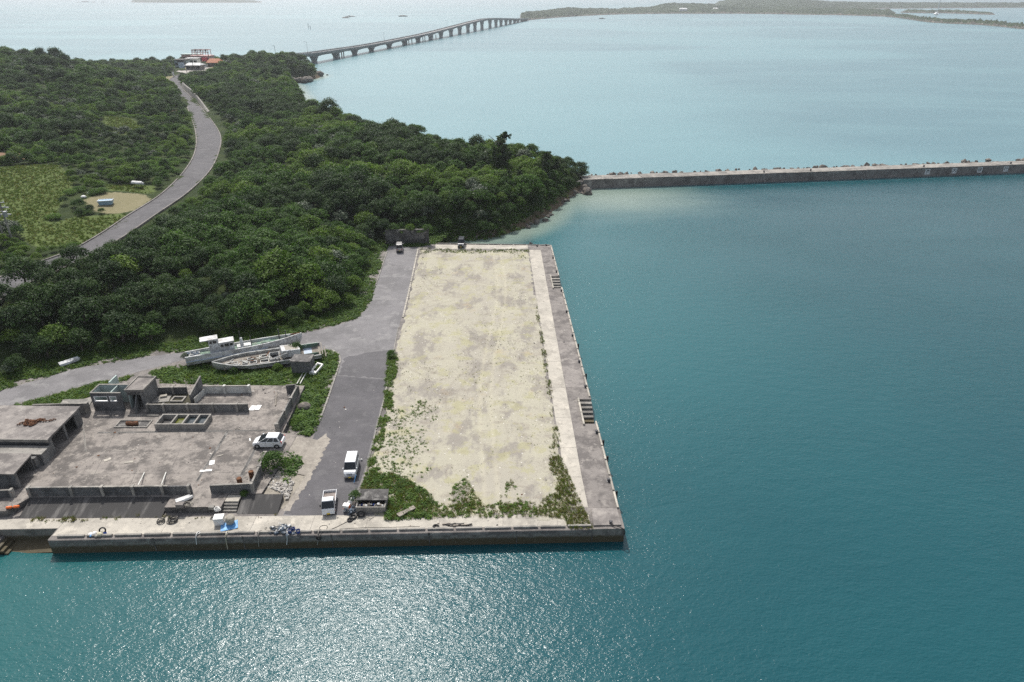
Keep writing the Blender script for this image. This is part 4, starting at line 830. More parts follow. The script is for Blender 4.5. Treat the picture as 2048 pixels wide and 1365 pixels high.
wall('wing_wall', 'stepped wing wall in front of the shower block store', (281, 812), (272, 828), 2.2, h2=.7, mat=blocks, cap=False)
# ---- large flat roofed shed with two openings
t = thing('storage_shed', 'flat roofed concrete shed with a rusty chain heap on top', 'building', G(94, 903, Z0)); zr = Z0+2.5
A_ = G(93.5, 877, zr); B_ = G(156, 814.5, zr); xl = -78.0; ang = math.atan2(B_.y-A_.y, B_.x-A_.x)
def para(nm, pts, z0, z1, mat): return MB().prism(pts, z0, z1).obj(nm, mat, t, True)
dv = (B_-A_).normalized(); nv = Vector((-dv.y, dv.x, 0)); ln = (B_-A_).length
def at(u, v): q_ = A_+dv*u+nv*v; return (q_.x, q_.y)
W_ = 12.5
sk = lambda u, v: (at(u, 0)[0]-v, at(u, 0)[1]+v*.02)
para('roof', [sk(-.25, -.2), sk(ln+.2, -.2), sk(ln+.2, W_), sk(-.25, W_)], zr-.2, zr, concrete_grey)
para('roof_edge', [sk(-.4, -.3), sk(-.252, -.3), sk(-.252, W_), sk(-.4, W_)], zr-.35, zr+.03, concrete)
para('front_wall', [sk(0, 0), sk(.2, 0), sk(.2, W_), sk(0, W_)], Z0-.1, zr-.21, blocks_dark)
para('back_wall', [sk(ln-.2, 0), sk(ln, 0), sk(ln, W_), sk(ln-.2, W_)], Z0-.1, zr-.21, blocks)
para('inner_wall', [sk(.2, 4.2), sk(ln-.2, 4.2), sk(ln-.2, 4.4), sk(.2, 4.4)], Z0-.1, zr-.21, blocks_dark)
for u0, u1 in ((.2, .7), (ln*.46, ln*.46+.35), (ln-1.3, ln-.2)): para('pier', [sk(u0, -.01), sk(u1, -.01), sk(u1, .19), sk(u0, .19)], Z0-.1, zr-.21, blocks)
para('lintel', [sk(.7, .01), sk(ln-1.3, .01), sk(ln-1.3, .18), sk(.7, .18)], zr-.5, zr-.212, concrete_dark)
para('annex_roof', [sk(-2.2, -.35), sk(-.45, -.35), sk(-.45, W_), sk(-2.2, W_)], Z0+1.55, Z0+1.7, concrete)
para('annex_wall', [sk(-2.1, -.2), sk(-1.9, -.2), sk(-1.9, W_), sk(-2.1, W_)], Z0-.1, Z0+1.54, blocks_dark)
para('annex_wall', [sk(-1.9, -.2), sk(-.02, -.2), sk(-.02, 0), sk(-1.9, 0)], Z0-.1, Z0+1.54, blocks)
# chain heap
b = MB(); rr = random.Random(4); ch = Vector((sk(ln*.48, 3.6)[0], sk(ln*.48, 3.6)[1], zr+.06))
for k in range(7):
    a = rr.uniform(0, 3.14); l = rr.uniform(1.2, 3.2); o_ = Vector((rr.uniform(-1.3, 1.3), rr.uniform(-.5, .5), 0)); pts = [ch+o_+Vector((math.cos(a)*l*(u-.5)*1.3, math.sin(a)*l*(u-.5)*.5+.3*math.sin(u*5+k), rr.uniform(0, .1))) for u in [i/9 for i in range(10)]]
    for i, (p0, p1) in enumerate(zip(pts[:-1], pts[1:])):
        mid = (p0+p1)/2; b.ring(mid, .17, .055, (.3 if i % 2 else 0, .2, 1 if i % 2 else .25), 8, 5)
tag(b.obj('rusty_chain', rust), 'tangled heap of rusty anchor chain on the flat shed roof', 'chain')
wall('rear_beam_wall', 'narrow block wall with a square end pillar behind the flat shed', (72, 829), (181, 826), 1.5, mat=blocks, pil=(.97,), pw=.5)
# ---- small shed at left
t = thing('small_shed', 'small concrete shed with a dark opening at the left edge', 'building', G(30, 975, Z0)); zr = Z0+2.2
A_ = G(26, 947, zr); B_ = G(60, 909, zr); dv = (B_-A_).normalized(); ln = (B_-A_).length; W_ = 9
para('roof', [sk(-.15, -.15), sk(ln+.15, -.15), sk(ln+.15, W_), sk(-.15, W_)], zr-.16, zr, concrete_grey)
para('front_wall', [sk(0, 0), sk(.2, 0), sk(.2, W_), sk(0, W_)], Z0-.1, zr-.17, blocks_dark); para('back_wall', [sk(ln-.2, 0), sk(ln, 0), sk(ln, W_), sk(ln-.2, W_)], Z0-.1, zr-.17, blocks)
para('inner_wall', [sk(.2, 3), sk(ln-.2, 3), sk(ln-.2, 3.2), sk(.2, 3.2)], Z0-.1, zr-.17, blocks_dark)
para('pier', [sk(.2, 0), sk(.5, 0), sk(.5, .2), sk(.2, .2)], Z0-.1, zr-.17, blocks)
t2 = thing('block_pier', 'stub of block wall beside the small shed doorway', 'wall', G(64, 938, Z0)); q = G(64, 938, Z0)
MB().box(q.x, q.y, Z0-.1, q.x+.7, q.y+1.6, Z0+1.5).obj('wall_face', blocks, t2, True); MB().box(q.x-.02, q.y+.8, Z0+1.502, q.x+.4, q.y+1.3, Z0+1.62).obj('loose_block', painted, t2, True)
wall('low_box_wall', 'low concrete box wall at the left edge below the small shed', (-20, 996), (28, 993), .9, mat=blocks_dark, pil=(.98,))
# roofless frame far left
t = thing('roofless_frame', 'roofless concrete frame of beams at the far left edge', 'building', G(0, 850, .2)); zr = 2.6
c0, c1 = G(44, 813, zr), G(0, 845, zr); dv = (c0-c1).normalized()
for v in (0, 2.2, 4.4):
    p0 = c1-Vector((v, 0, 0))-dv*1.0; p1 = c0-Vector((v, 0, 0)); MB().bar(p0, p1, .2, .3).obj('beam', concrete, t, True)
    for p_ in (p0+dv*.3, p1-dv*.15): MB().bar((p_.x, p_.y, 0), (p_.x, p_.y, zr-.16), .2, .2).obj('column', concrete, t, True)
MB().bar(c0-dv*.1+Vector((.1, 0, 0)), c0-dv*.1-Vector((6, 0, 0)), .2, .28).obj('beam', concrete, t, True)
MB().hexa([(c0.x-.1, c0.y-1.6, 0), (c0.x+.08, c0.y-1.6, 0), (c0.x+.08, c0.y-.1, 0), (c0.x-.1, c0.y-.1, 0)], [(c0.x-.1, c0.y-1.6, 2.0), (c0.x+.08, c0.y-1.6, 2.0), (c0.x+.08, c0.y-.1, 2.3), (c0.x-.1, c0.y-.1, 2.3)]).obj('wall_face', concrete, t, True)
# ---- holding tanks
t = thing('holding_tank', 'long open concrete tank with four compartments of green water', 'tank', G(357, 856, Z0)); zt = Z0+.85
x0, x1 = G(308, 849, zt).x, G(408, 849, zt).x; y0 = G(357, 849, zt).y; y1 = y0+2.5; x0b = x0+.5; x1b = x1+.15
wb('tank_wall', x0, y0, Z0-.1, x1, y0+.2, zt, concrete, t); wb('tank_wall', x0, y1-.2, Z0-.1, x1, y1, zt, concrete, t)
xs4 = [x0+(x1-x0)*u for u in (0, .3, .53, .76, 1)]
for k, xx in enumerate(xs4): wb('tank_divider', xx-(.2 if k == 4 else 0), y0+.2, Z0-.1, xx+(.2 if k < 4 else 0), y1-.2, zt-.003, concrete, t)
algae = plain('algae_water', (.10, .11, .025), .12, 0, .5, 2.5); murk = plain('murky_water', (.025, .035, .04), .05, 0, .3, 2)
for k in range(4): wb('water', xs4[k]+.2, y0+.2, Z0+.05, xs4[k+1]-(.2 if k == 3 else 0), y1-.2, Z0+(.1, .4, .45, .5)[k], (concrete_dark, algae, murk, murk)[k], t)
t = thing('sunken_pit', 'shallow rectangular floor pit holding rusty drums', 'pit', G(270, 850, Z0)); q0, q1 = G(231, 855, Z0), G(303, 843, Z0)
wb('pit_floor', q0.x, q0.y, Z0, q1.x, q1.y, Z0+.012, concrete_dark, t)
for a in ((q0.x, q0.y-.15, q1.x, q0.y), (q0.x, q1.y, q1.x, q1.y+.15), (q0.x-.15, q0.y-.15, q0.x, q1.y+.15), (q1.x, q0.y-.15, q1.x+.15, q1.y+.15)): wb('pit_kerb', a[0], a[1], Z0, a[2], a[3], Z0+.14, concrete, t)
q = G(254, 851, Z0)
for k, (dx, dy, ro) in enumerate(((0, 0, 0), (.75, -.15, 1))):
    o = MB().tube([(q.x+dx, q.y+dy, Z0+.3), (q.x+dx+.75, q.y+dy+.25*k, Z0+.3)], .28, 12).obj('rusty_drum', rust); tag(o, 'rusty drum lying in the floor pit, '+('left one' if k == 0 else 'right one'), 'drum', 'rusty drums in the pit')
wb('pit_kerb', q0.x+.3, q1.y+1.2, Z0, q1.x+.4, q1.y+1.38, Z0+.15, concrete, t)
# ---- dark hut by the wrecks
t = thing('concrete_hut', 'small dark block hut beside the wrecked boats', 'hut', G(600, 742, .1)); zr = 2.35
c = [G(579, 723, zr), G(620, 724, zr), G(628, 708.7, zr), G(589, 708.4, zr)]
ce = sum(c, Vector())/4
MB().hexa([(p_.x, p_.y, -.1) for p_ in [ce+(x-ce)*.95 for x in c]], [(p_.x, p_.y, zr-.15) for p_ in [ce+(x-ce)*.95 for x in c]]).obj('block_walls', blocks_dark, t, True)
MB().hexa([(p_.x, p_.y, zr-.149) for p_ in c], [(p_.x, p_.y, zr) for p_ in c]).obj('roof', concrete_dark, t, True)
# pit with rails beside the hut
t = thing('boat_rail', 'pair of pale rails beside the dark hut, running towards the wall', 'rail', G(600, 760, .1))
for dx in (0, 6): MB().bar(G(607+dx, 745, .35), G(594+dx, 768, .35), .12, .12).obj('rail', painted, t, True)
# ---- loose debris on the slab
def slab_piece(lab, cpx, sx, sy, th, rz, mat, tilt=0, nm='broken_slab', cat='slab'):
    q = G(*cpx, Z0); o = MB().prism(rough_poly([(-sx, -sy), (sx, -sy), (sx, sy), (-sx, sy)], .4, .06, int(cpx[0])), 0, th).obj(nm, mat); o.location = (q.x, q.y, Z0+.02); o.rotation_euler = (tilt, tilt*.4, rz); return tag(o, lab, cat)
slab_piece('flat broken concrete slab with a lump of rubble, back room of the ruin', (324, 800), 1.1, .9, .14, .2, concrete)
slab_piece('pale rubble lump on the broken slab in the back room', (328, 796), .45, .25, .4, .4, concrete_pale, .05, 'rubble_lump', 'rubble')
slab_piece('broken roof slab piece lying in grass behind the flat shed', (150, 812), 2.0, 1.3, .2, .15, concrete, .08)
slab_piece('rubble floor patch strewn with brown debris left of the divider wall', (352, 800), 2.6, 1.5, .03, .0, soil, 0, 'debris_bed', 'debris')
t = thing('broken_basin', 'low broken concrete basin left of the divider wall', 'basin', G(357, 803, Z0)); q = G(357, 801, Z0)
for a in ((-.9, -.7, .9, -.5), (-.9, .5, .9, .7), (-.9, -.5, -.7, .5), (.7, -.5, .9, .5)): MB().box(q.x+a[0], q.y+a[1], Z0, q.x+a[2], q.y+a[3], Z0+.28).obj('rim', concrete, t, True)
t = thing('panel_stack', 'stack of cracked white panels lying by the end of the inner wall', 'panel', G(510, 817, Z0)); q = G(510, 817, Z0)
for k, (dx, dy, w_, r_) in enumerate(((-.35, 0, .7, .1), (.4, .1, .7, .15))):
    o = MB().box(-.34, -.6, 0, .34, .6, .05+.02*k).obj('panel', white_plastic, t); o.location = (dx, dy, .02); o.rotation_euler = (0, 0, r_-.15)
A_ = G(553, 786, Z0+.1); B_ = G(551, 812, Z0+.06); tag(MB().tube([A_, B_], .09, 8).obj('fallen_pole', wood_grey), 'pale pole lying across the back right floor of the ruin', 'pole')
for (a, b, lab) in (((289, 945), (276, 971), 'white pipe leaning on the slab, left one of the pair'), ((332, 945), (323, 969), 'white pipe leaning on the slab, right one of the pair')):
    tag(MB().tube([G(*a, Z0+.07), G(*b, Z0+.9)], .06, 8).obj('white_pipe', painted), lab, 'pipe', 'white pipes by the front wall')
for (a, lab, m_) in (((504, 955), 'rusty orange oil drum standing inside the corner wall', rust), ((480, 967), 'rusty drum lid showing over the low wall', rust)):
    q = G(*a, Z0); t = thing('oil_drum', lab, 'drum', q); hh = .88 if a[0] > 490 else .75
    MB().tube([(0, 0, 0), (0, 0, hh*.33), (0, 0, hh*.34), (0, 0, hh*.66), (0, 0, hh*.67), (0, 0, hh)], [.29, .29, .305, .29, .305, .29], 16).obj('drum_body', m_, t, smooth=False); MB().tube([(0, 0, hh-.005), (0, 0, hh+.01)], .26, 16).obj('drum_top', rust, t)
for k, (a, sx, sy, r_) in enumerate((((412, 942), .7, .18, .1), ((424, 926), .3, .45, .3), ((500, 880), .08, .3, .4), ((440, 912), .4, .06, .5), ((258, 925), .5, .2, .2), ((215, 920), .4, .25, .7))):
    slab_piece(['long white board flake on the slab near the front', 'white torn sheet lying on the slab', 'small white stick near the white car', 'thin pale strip by the long drain', 'pale flake on the stained slab centre', 'pale flake beside the weeds on the slab'][k], a, sx, sy, .03, r_, white_plastic if k < 3 else concrete_pale, 0, 'flake', 'debris')
# coral stone heap by the yard
rr = random.Random(12); st = [MB().blob((0, 0, 0), 1, (1, .75, .55), .3, 1, s).mesh('stone', stone_white) for s in range(5)]
heap = thing('stone_heap', 'heap of pale coral stones spilling beside the asphalt yard', 'stones', G(545, 965, .3))
pl = [tuple(G(*p, .25)[:2]) for p in ((538, 945), (572, 948), (588, 965), (575, 1000), (560, 985), (530, 978))]
b = MB(); cnt = 0
P_ = np.column_stack([np.random.default_rng(3).uniform(-30, -24, 4000), np.random.default_rng(4).uniform(59, 69, 4000)]); P_ = P_[inside(P_, pl)][:520]
for i, (x, y) in enumerate(P_):
    zz = max(.02, .55-.14*abs(x+28.4))
    if i < 60:
        o = bpy.data.objects.new('stone', st[i % 5]); COL.objects.link(o); o.parent = heap; o.matrix_parent_inverse = Matrix.Translation(-Vector(WLOC[heap.name])); s = rr.uniform(.13, .24); o.scale = (s, s, s); o.location = (x, y, zz+.06); o.rotation_euler = (rr.uniform(0, 3), rr.uniform(0, 3), rr.uniform(0, 6))
    else: b.blob((x, y, zz), rr.uniform(.07, .17), (1, .8, .6), .3, 1, i)
o = b.obj('small_stones', stone_white, heap, True); o['kind'] = 'stuff'
# masonry retaining wall behind the grey van
t = thing('retaining_wall', 'dark fitted-stone retaining wall below the wood, behind the silver van', 'wall', G(818, 490, 0))
A_, B_ = G(772, 490, 0), G(858, 488, 0); cols, rows = 15, 6
MB().bar(A_+Vector((0, .5, 1.6)), B_+Vector((0, .5, 1.6)), .9, 3.5).obj('wall_core', concrete_dark, t, True)
rr = random.Random(3); wd = (B_.x-A_.x)/cols
stn = grime('wall_stone', (.075, .072, .068), (.035, .034, .033), (.11, .105, .1), .8, 3, orand=.3)
for j in range(rows):
    for i in range(cols):
        x = A_.x+wd*(i+(.5 if j % 2 else 0)); zc_ = .28+j*.54; yb = A_.y+(B_.y-A_.y)*i/cols+.06*j-.02; jx, jz = rr.uniform(-.06, .06), rr.uniform(-.05, .05)
        w2, h2 = wd*.47, .25
        pts = [(x+jx-w2, -h2*.3), (x-w2*.3, -h2), (x+w2*.6, -h2*.9), (x+w2+jx, 0), (x+w2*.4, h2), (x-w2*.6, h2*.95)]
        MB().hexa([(a, yb+.25, zc_+b_+jz) for a, b_ in pts], [(x+(a-x)*.93, yb-.03+rr.uniform(-.03, .03), zc_+b_*.92+jz) for a, b_ in pts]).obj('stone', stn, t, True)
MB().bar(A_+Vector((0, .4, 3.38)), B_+Vector((0, .4, 3.38)), .7, .14).obj('coping', concrete_dark, t, True)

# dusty margin where the drive meets the asphalt, and scattered litter of chips
dz_ = sheet('dusty_margin', rough_poly([(-25.9, 59.9), (-25.0, 59.9), (-24.3, 66.2), (-23.7, 73.7), (-24.6, 75.2), (-25.4, 73.3), (-25.2, 66.3)], .35, .22, 5), .012, MATS['dusty_concrete'])
chip = [MB().blob((0, 0, .2), 1, (1, .7, .35), .4, 1, 200+s_).mesh('chip', m__) for s_, m__ in enumerate((concrete_pale, concrete_dark, stone_white, rust, wood_grey))]
r = np.random.default_rng(55); CP = []
def chips(n_, x0, y0, x1, y1, z, pred=None):
    P = np.column_stack([r.uniform(x0, x1, n_), r.uniform(y0, y1, n_)])
    if pred is not None: P = P[pred(P)]
    CP.append(np.column_stack([P, np.full(len(P), z)]))
chips(900, -58, 62, -29, 86, Z0, lambda P: inside(P, slabP) & (vnoise(P, .5, 70) > .5)); chips(160, -45, 83.5, -31, 86, Z0); chips(260, -53, 82, -46, 86.5, Z0); chips(500, -20, 60, 8, 146, .09, lambda P: inside(P, lotw))
chips(90, -48, 57.5, 8, 59, .015); chips(60, -26, 60, -18, 90, .01, lambda P: inside(P, [tuple(G(*p)[:2]) for p in NEW])); chips(120, 5, 61, 11, 146, .012); chips(140, -57, 61.7, -37, 62.6, Z0); chips(120, -32, 74.5, -30.7, 86, Z0)
CP = np.vstack(CP); sc_ = r.uniform(.02, .11, len(CP))*r.choice([.7, 1, 1.8], len(CP), p=[.6, .3, .1])
lt = scatter('rubble_chips', CP, sc_, r.uniform(0, 6.28, len(CP)), r.integers(0, 5, len(CP)), proto_collection('chips', chip)); tag(lt, 'scattered chips of concrete, stone and litter on the slab, lot and quay', 'rubble', kind='stuff')
# pour joints in the slab
for a, b in (((118, 905), (540, 900)), ((85, 950), (520, 945)), ((300, 866), (262, 968)), ((230, 866), (180, 968)), ((375, 866), (330, 968))):
    A_, B_ = G(*a, Z0), G(*b, Z0); MB().bar(A_+Vector((0, 0, -.02)), B_+Vector((0, 0, -.02)), .035, .05).obj('pour_joint', concrete_dark, found)
# ================================================================ wrecked boats
def lerp(a, b, t): return a+(b-a)*t
def hull_parts(t, L, B, D, hullm, railm, deckm, bow=.35, sheer=.7, stern=.82, deck_drop=.38, n=22, strake=None):
    st = []
    for i in range(n+1):
        u = i/n; hb = B/2*(stern+(1-stern)*min(1, u/.3))
        if u > 1-bow: v = (u-(1-bow))/bow; hb *= max(.02, 1-v**2.2)
        zd = D+sheer*max(0, (u-.45)/.55)**2+.12*(1-u)
        st.append((u*L, hb, zd))
    b = MB(); v = []; F = []
    for i, (x, hb, zd) in enumerate(st):
        k = max(0, (i/n-.85)/.15); xr_ = x-(.9*k*0)
        v += [(x, -hb, zd), (x-.05*k, -hb*.93, zd*.55), (x-.5*k, -hb*.62, .22), (x-.8*k, 0, 0+.25*k), (x-.5*k, hb*.62, .22), (x-.05*k, hb*.93, zd*.55), (x, hb, zd)]
    for i in range(n):
        for j in range(6): F.append((i*7+j, i*7+j+1, (i+1)*7+j+1, (i+1)*7+j))
    F.append(tuple(range(7))); b.add(v, F); h = b.obj('hull', hullm, t)
    c = MB(); v = []; F = []
    for (x, hb, zd) in st: 
        q = max(.01, hb-.16); v += [(x, -hb-.04, zd-.02), (x, -hb-.04, zd+.06), (x, -q, zd+.06), (x, -q, zd-deck_drop), (x, q, zd-deck_drop), (x, q, zd+.06), (x, hb+.04, zd+.06), (x, hb+.04, zd-.02)]
    for i in range(n):
        for j in (0, 1, 2): F.append((i*8+j, i*8+j+1, (i+1)*8+j+1, (i+1)*8+j)); F.append((i*8+j+4, i*8+j+5, (i+1)*8+j+5, (i+1)*8+j+4))
    c.add(v, F); c.obj('gunwale', railm, t)
    d = MB(); v = []; F = []
    for (x, hb, zd) in st: q = max(.01, hb-.15); v += [(x, -q, zd-deck_drop), (x, q, zd-deck_drop)]
    for i in range(n): F.append((2*i, 2*i+1, 2*i+3, 2*i+2))
    d.add(v, F); d.obj('deck', deckm, t)
    if strake:
        for s in (-1, 1):
            e = MB()
            for i in range(0, int(n*.72)): e.bar((st[i][0], s*(st[i][1]*.95+.06), st[i][2]*.55), (st[i+1][0], s*(st[i+1][1]*.95+.06), st[i+1][2]*.55), .14, .1)
            e.obj('rubbing_strake', strake, t)
    return st
def bx(t, nm, x0, y0, z0, x1, y1, z1, mat, bevel=0): return MB().box(x0, y0, z0, x1, y1, z1).obj(nm, mat, t, bevel=bevel)
def coaming(t, x, y, z, w_, d_, h=.22, mat=None, inner=None):
    f = MB().box(x-w_/2, y-d_/2, z, x+w_/2, y-d_/2+.1, z+h).box(x-w_/2, y+d_/2-.1, z, x+w_/2, y+d_/2, z+h).box(x-w_/2, y-d_/2+.1, z, x-w_/2+.1, y+d_/2-.1, z+h).box(x+w_/2-.1, y-d_/2+.1, z, x+w_/2, y+d_/2-.1, z+h).obj('hatch_coaming', mat or gel_grey, t)
    MB().box(x-w_/2+.1, y-d_/2+.1, z, x+w_/2-.1, y+d_/2-.1, z+.02).obj('hatch_hole', inner or glass_dark, f)
A_, B_ = G(370, 738, .1), G(604, 694, .1); L = (B_-A_).length
t = thing('fishing_boat', 'white wrecked fishing boat with wheelhouse stranded beside the lower road', 'boat', A_+Vector((0, .9, .15)), math.atan2(B_.y-A_.y, B_.x-A_.x)); t.rotation_euler.x = math.radians(-5)
st = hull_parts(t, L, 3.1, 1.6, gel_white, gel_white, deck_green, strake=gel_blue, sheer=.3, bow=.5)
dz = 1.3
wh = bx(t, 'wheelhouse', L*.205, -.85, dz, L*.285, .85, dz+2.35, gel_white, .05); bx(wh, 'wheelhouse_roof', L*.14, -1.0, dz+2.352, L*.287, 1.0, dz+2.5, gel_white, .03)
cb = bx(t, 'cabin', L*.2855, -.9, dz, L*.41, .9, dz+1.6, gel_white, .05); bx(cb, 'cabin_roof', L*.287, -1.02, dz+1.602, L*.415, 1.02, dz+1.74, gel_white, .03)
for x0, x1, z0, z1, par in ((L*.215, L*.235, 1.75, 2.15, wh), (L*.242, L*.272, 1.75, 2.15, wh), (L*.297, L*.322, .95, 1.35, cb), (L*.332, L*.366, .95, 1.4, cb), (L*.374, L*.40, .95, 1.35, cb)):
    y_ = -.86 if par == wh else -.91; MB().box(x0, y_-.01, dz+z0, x1, y_+.05, dz+z1).obj('window', glass_dark, par)
for x0 in (.255, .315): MB().box(L*x0, -.93, dz+.1, L*(x0+.035), -.86, dz+.28).obj('vent', glass_dark, t)
MB().tube([(L*.475, 0, dz), (L*.475, 0, dz+.4), (L*.474, 0, dz+1.6)], [.5, .3, .2], 10).obj('funnel', gel_white, t); bx(t, 'engine_casing', L*.43, -.7, dz, L*.55, .7, dz+.4, gel_white, .05)
for u, h, r_ in ((.47, 2.4, .06), (.555, 1.3, .07), (.80, 1.6, .1), (.86, 1.1, .08)): MB().tube([(L*u, .25, dz), (L*u, .25, dz+h+.3)], r_, 7).obj('post', dark_metal, t)
bx(t, 'fore_hatch', L*.64, -.5, dz-.02, L*.72, .5, dz+.3, deck_green, .03); bx(t, 'stern_locker', L*.03, -.9, dz, L*.12, .9, dz+.35, gel_grey, .03)
bx(t, 'bow_rail', L*.9, -.06, dz+.6, L*.985, .06, dz+.75, rust)
b = MB(); rr = random.Random(6)
for k in range(16): b.blob((L*rr.uniform(.02, .13), rr.uniform(-.7, .7), dz+.4), rr.uniform(.12, .3), (1, 1, .5), .3, 1, k)
tag(b.obj('net_heap', net_mat, t), 'grey heap of old net on the stern')
# second wreck
A_, B_ = G(424, 748, .1), G(640, 716, .1); L = (B_-A_).length
t = thing('wrecked_hull', 'grey gutted boat wreck with open hatches nearest the ruin', 'boat', B_+Vector((0, .8, .1)), math.atan2(A_.y-B_.y, A_.x-B_.x)); t.rotation_euler.x = math.radians(-9)
st = hull_parts(t, L, 3.7, 1.15, gel_grey, gel_grey, wood_grey, bow=.42, sheer=.5, stern=.95, strake=gel_grey)
dz = .82
for u, y, w_, d_ in ((.93, .0, .5, .5), (.80, .25, .9, .6), (.71, .5, .8, .6), (.635, .75, 1.1, .8), (.66, -.35, .9, .5), (.53, .8, 1.3, .9), (.535, -.55, 1.3, .8)): coaming(t, L*u, y, dz, w_, d_, .25, gel_grey if w_ < 1.2 else painted)
coaming(t, L*.435, .2, dz, 1.5, 1.9, .55, gel_grey)
wreck = MB().box(-1.4, -1.0, 0, 1.4, 1.0, 1.25).obj('broken_cabin', gel_white, t, bevel=.08); wreck.location = (L*.29, -.1, dz+.1); wreck.rotation_euler = (.12, -.12, .12)
MB().box(-1.15, -.8, 1.252, .8, .8, 1.27).obj('torn_roof', concrete_pale, wreck); MB().box(-1.41, -.7, .35, -1.39, .7, .95).obj('window', glass_dark, wreck)
f = MB()
for a in ((-1, -.05, -.35, 1, .05, -.22), (-1, -.05, .22, 1, .05, .35), (-1, -.05, -.22, -.85, .05, .22), (-.06, -.05, -.22, .06, .05, .22), (.85, -.05, -.22, 1, .05, .22)): f.box(*a)
f = f.obj('window_frame', gel_white, t); f.location = (L*.37, 1.25, dz+.95); f.rotation_euler = (-.5, .25, .05)
MB().bar((L*.42, 1.2, dz), (L*.39, 1.3, dz+1.0), .1).obj('stanchion', gel_white, t)
well = MB().box(L*.03, -1.2, dz, L*.16, 1.2, dz+.06).obj('stern_well', gel_blue, t)
for y in (-1.35, 1.25): bx(t, 'well_side', L*.02, y, dz, L*.2, y+.1, dz+.75, deck_green)
bx(t, 'transom_board', -.3, -1.6, .7, -.15, 1.6, 1.35, wood_grey); bx(t, 'loose_plank', -.75, -1.3, .5, -.6, 1.5, .75, wood_grey)
rr = random.Random(9)
for k in range(40):
    u = rr.uniform(.18, .93); q = MB().box(-rr.uniform(.3, .9), -.06, 0, rr.uniform(.3, .9), .06, .06).obj('loose_plank', (wood_grey, painted, gel_grey, rust)[k % 4], t); q.location = (L*u, rr.uniform(-1.2, 1.5)*(1-max(0, u-.6)*1.5), dz+.05+rr.uniform(0, .35)); q.rotation_euler = (rr.uniform(-.3, .3), rr.uniform(-.25, .25), rr.uniform(-1.2, 1.2))
def shrub(kn, loc, s, lab, grp=None):
    o = bpy.data.objects.new('shrub', KIND[kn][int(loc[0]*10) % 3]); COL.objects.link(o); o.location = loc; o.scale = (s, s, s); o.rotation_euler.z = loc[0]; return tag(o, lab, 'shrub', grp)
for k, (a, s_, z_, kn) in enumerate((((432, 748), .22, .0, 'vine'), ((470, 749), .26, .0, 'mid'), ((520, 746), .24, .0, 'vine'), ((556, 742), .3, .0, 'light'), ((385, 738), .3, .0, 'vine'), ((622, 700), .26, .6, 'vine'))):
    shrub(kn, G(*a, z_), s_, 'low green shrub growing against the stranded boats, %s from the left' % ('second', 'third', 'fourth', 'fifth', 'first', 'sixth')[k], 'shrubs around the wrecks')
q = G(592, 703, 1.2); shrub('mid', (q.x, q.y, .9), .42, 'green shrub growing out of the gutted wreck'); q = G(371, 716, 1.2); shrub('grey', (q.x, q.y, .9), .3, 'sprig of shrub growing at the stern of the white boat')
for a, s, z, kn, lab in (((548, 940), .58, .3, 'mid', 'rounded dark green shrub beside the corner wall, left of two'), ((572, 932), .5, .2, 'vine', 'yellow-green shrub beside the drive, right of two'), ((490, 994), .2, .4, 'mid', 'little plant growing at the foot of the corner wall'), ((783, 716), .3, .0, 'mid', 'round shrub on the kerb between asphalt and lot'), ((716, 1004), .36, .0, 'mid', 'shrub against the left side of the refuse bin'), ((600, 845), .5, .0, 'vine', 'low vine mound beside the right ruin wall')):
    q = G(*a, z); shrub(kn, q, s, lab)
for k, (dx, s_, kn) in enumerate(((-3.6, .5, 'mid'), (-1.6, .42, 'vine'), (.4, .5, 'light'), (2.6, .4, 'vine'), (4.4, .45, 'mid'), (-5.6, .62, 'dark'))):
    q = G(818, 490, 0); shrub(kn, (q.x+dx, q.y+.95, 2.7), s_, 'shrub trailing over the top of the dark retaining wall, %s from the left' % ('second', 'third', 'fourth', 'fifth', 'sixth', 'first')[k], 'shrubs over the retaining wall')
# small craft
def skiff(lab, a, b, wd, dep, z, mat, nm='skiff', flip=False):
    A_, B_ = G(*a, z), G(*b, z); L = (B_-A_).length; t = thing(nm, lab, 'boat', A_, math.atan2(B_.y-A_.y, B_.x-A_.x))
    if flip: t.location.z += dep; t.rotation_euler.x = math.pi*.93
    hull_parts(t, L, wd, dep, mat, mat, gel_grey if not flip else mat, bow=.45, sheer=.1, deck_drop=dep*.6, n=14); return t
skiff('white upturned skiff hull in the verge below the wood', (118, 731), (164, 716), 1.3, .5, .25, gel_white, flip=True)
skiff('narrow white skiff resting on the raised platform', (351, 1003), (386, 991), .95, .3, Z0+.25, white_plastic, flip=True)
skiff('pale upturned boat under the trees beside the sandy clearing', (266, 366), (289, 368), 1.6, .6, 8.8, gel_white, flip=True)
t = thing('trestle_block', 'grey box and cable drum under the narrow skiff', 'box', G(362, 1014, Z0)); bx(t, 'crate', -.45, -.3, 0, .4, .3, .5, concrete_grey, .03)
t = thing('blue_tub', 'pale blue rectangular tub on the sandy clearing', 'tub', G(211, 402, 8.4)); t.rotation_euler.z = .25; t.location.z = float(height([t.location[:2]])[0])-.05
tubm = plain('pale_blue_paint', (.28, .42, .55), .6, 0, .15, 2)
MB().hexa([(-1.3, -.7, 0), (1.3, -.7, 0), (1.3, .7, 0), (-1.3, .7, 0)], [(-1.6, -.9, 1.0), (1.6, -.9, 1.0), (1.6, .9, 1.0), (-1.6, .9, 1.0)]).obj('tub_body', tubm, t)
for a in ((-1.65, -.95, 1.65, -.8), (-1.65, .8, 1.65, .95), (-1.65, -.8, -1.5, .8), (1.5, -.8, 1.65, .8)): bx(t, 'rim', a[0], a[1], 1.002, a[2], a[3], 1.1, gel_white)
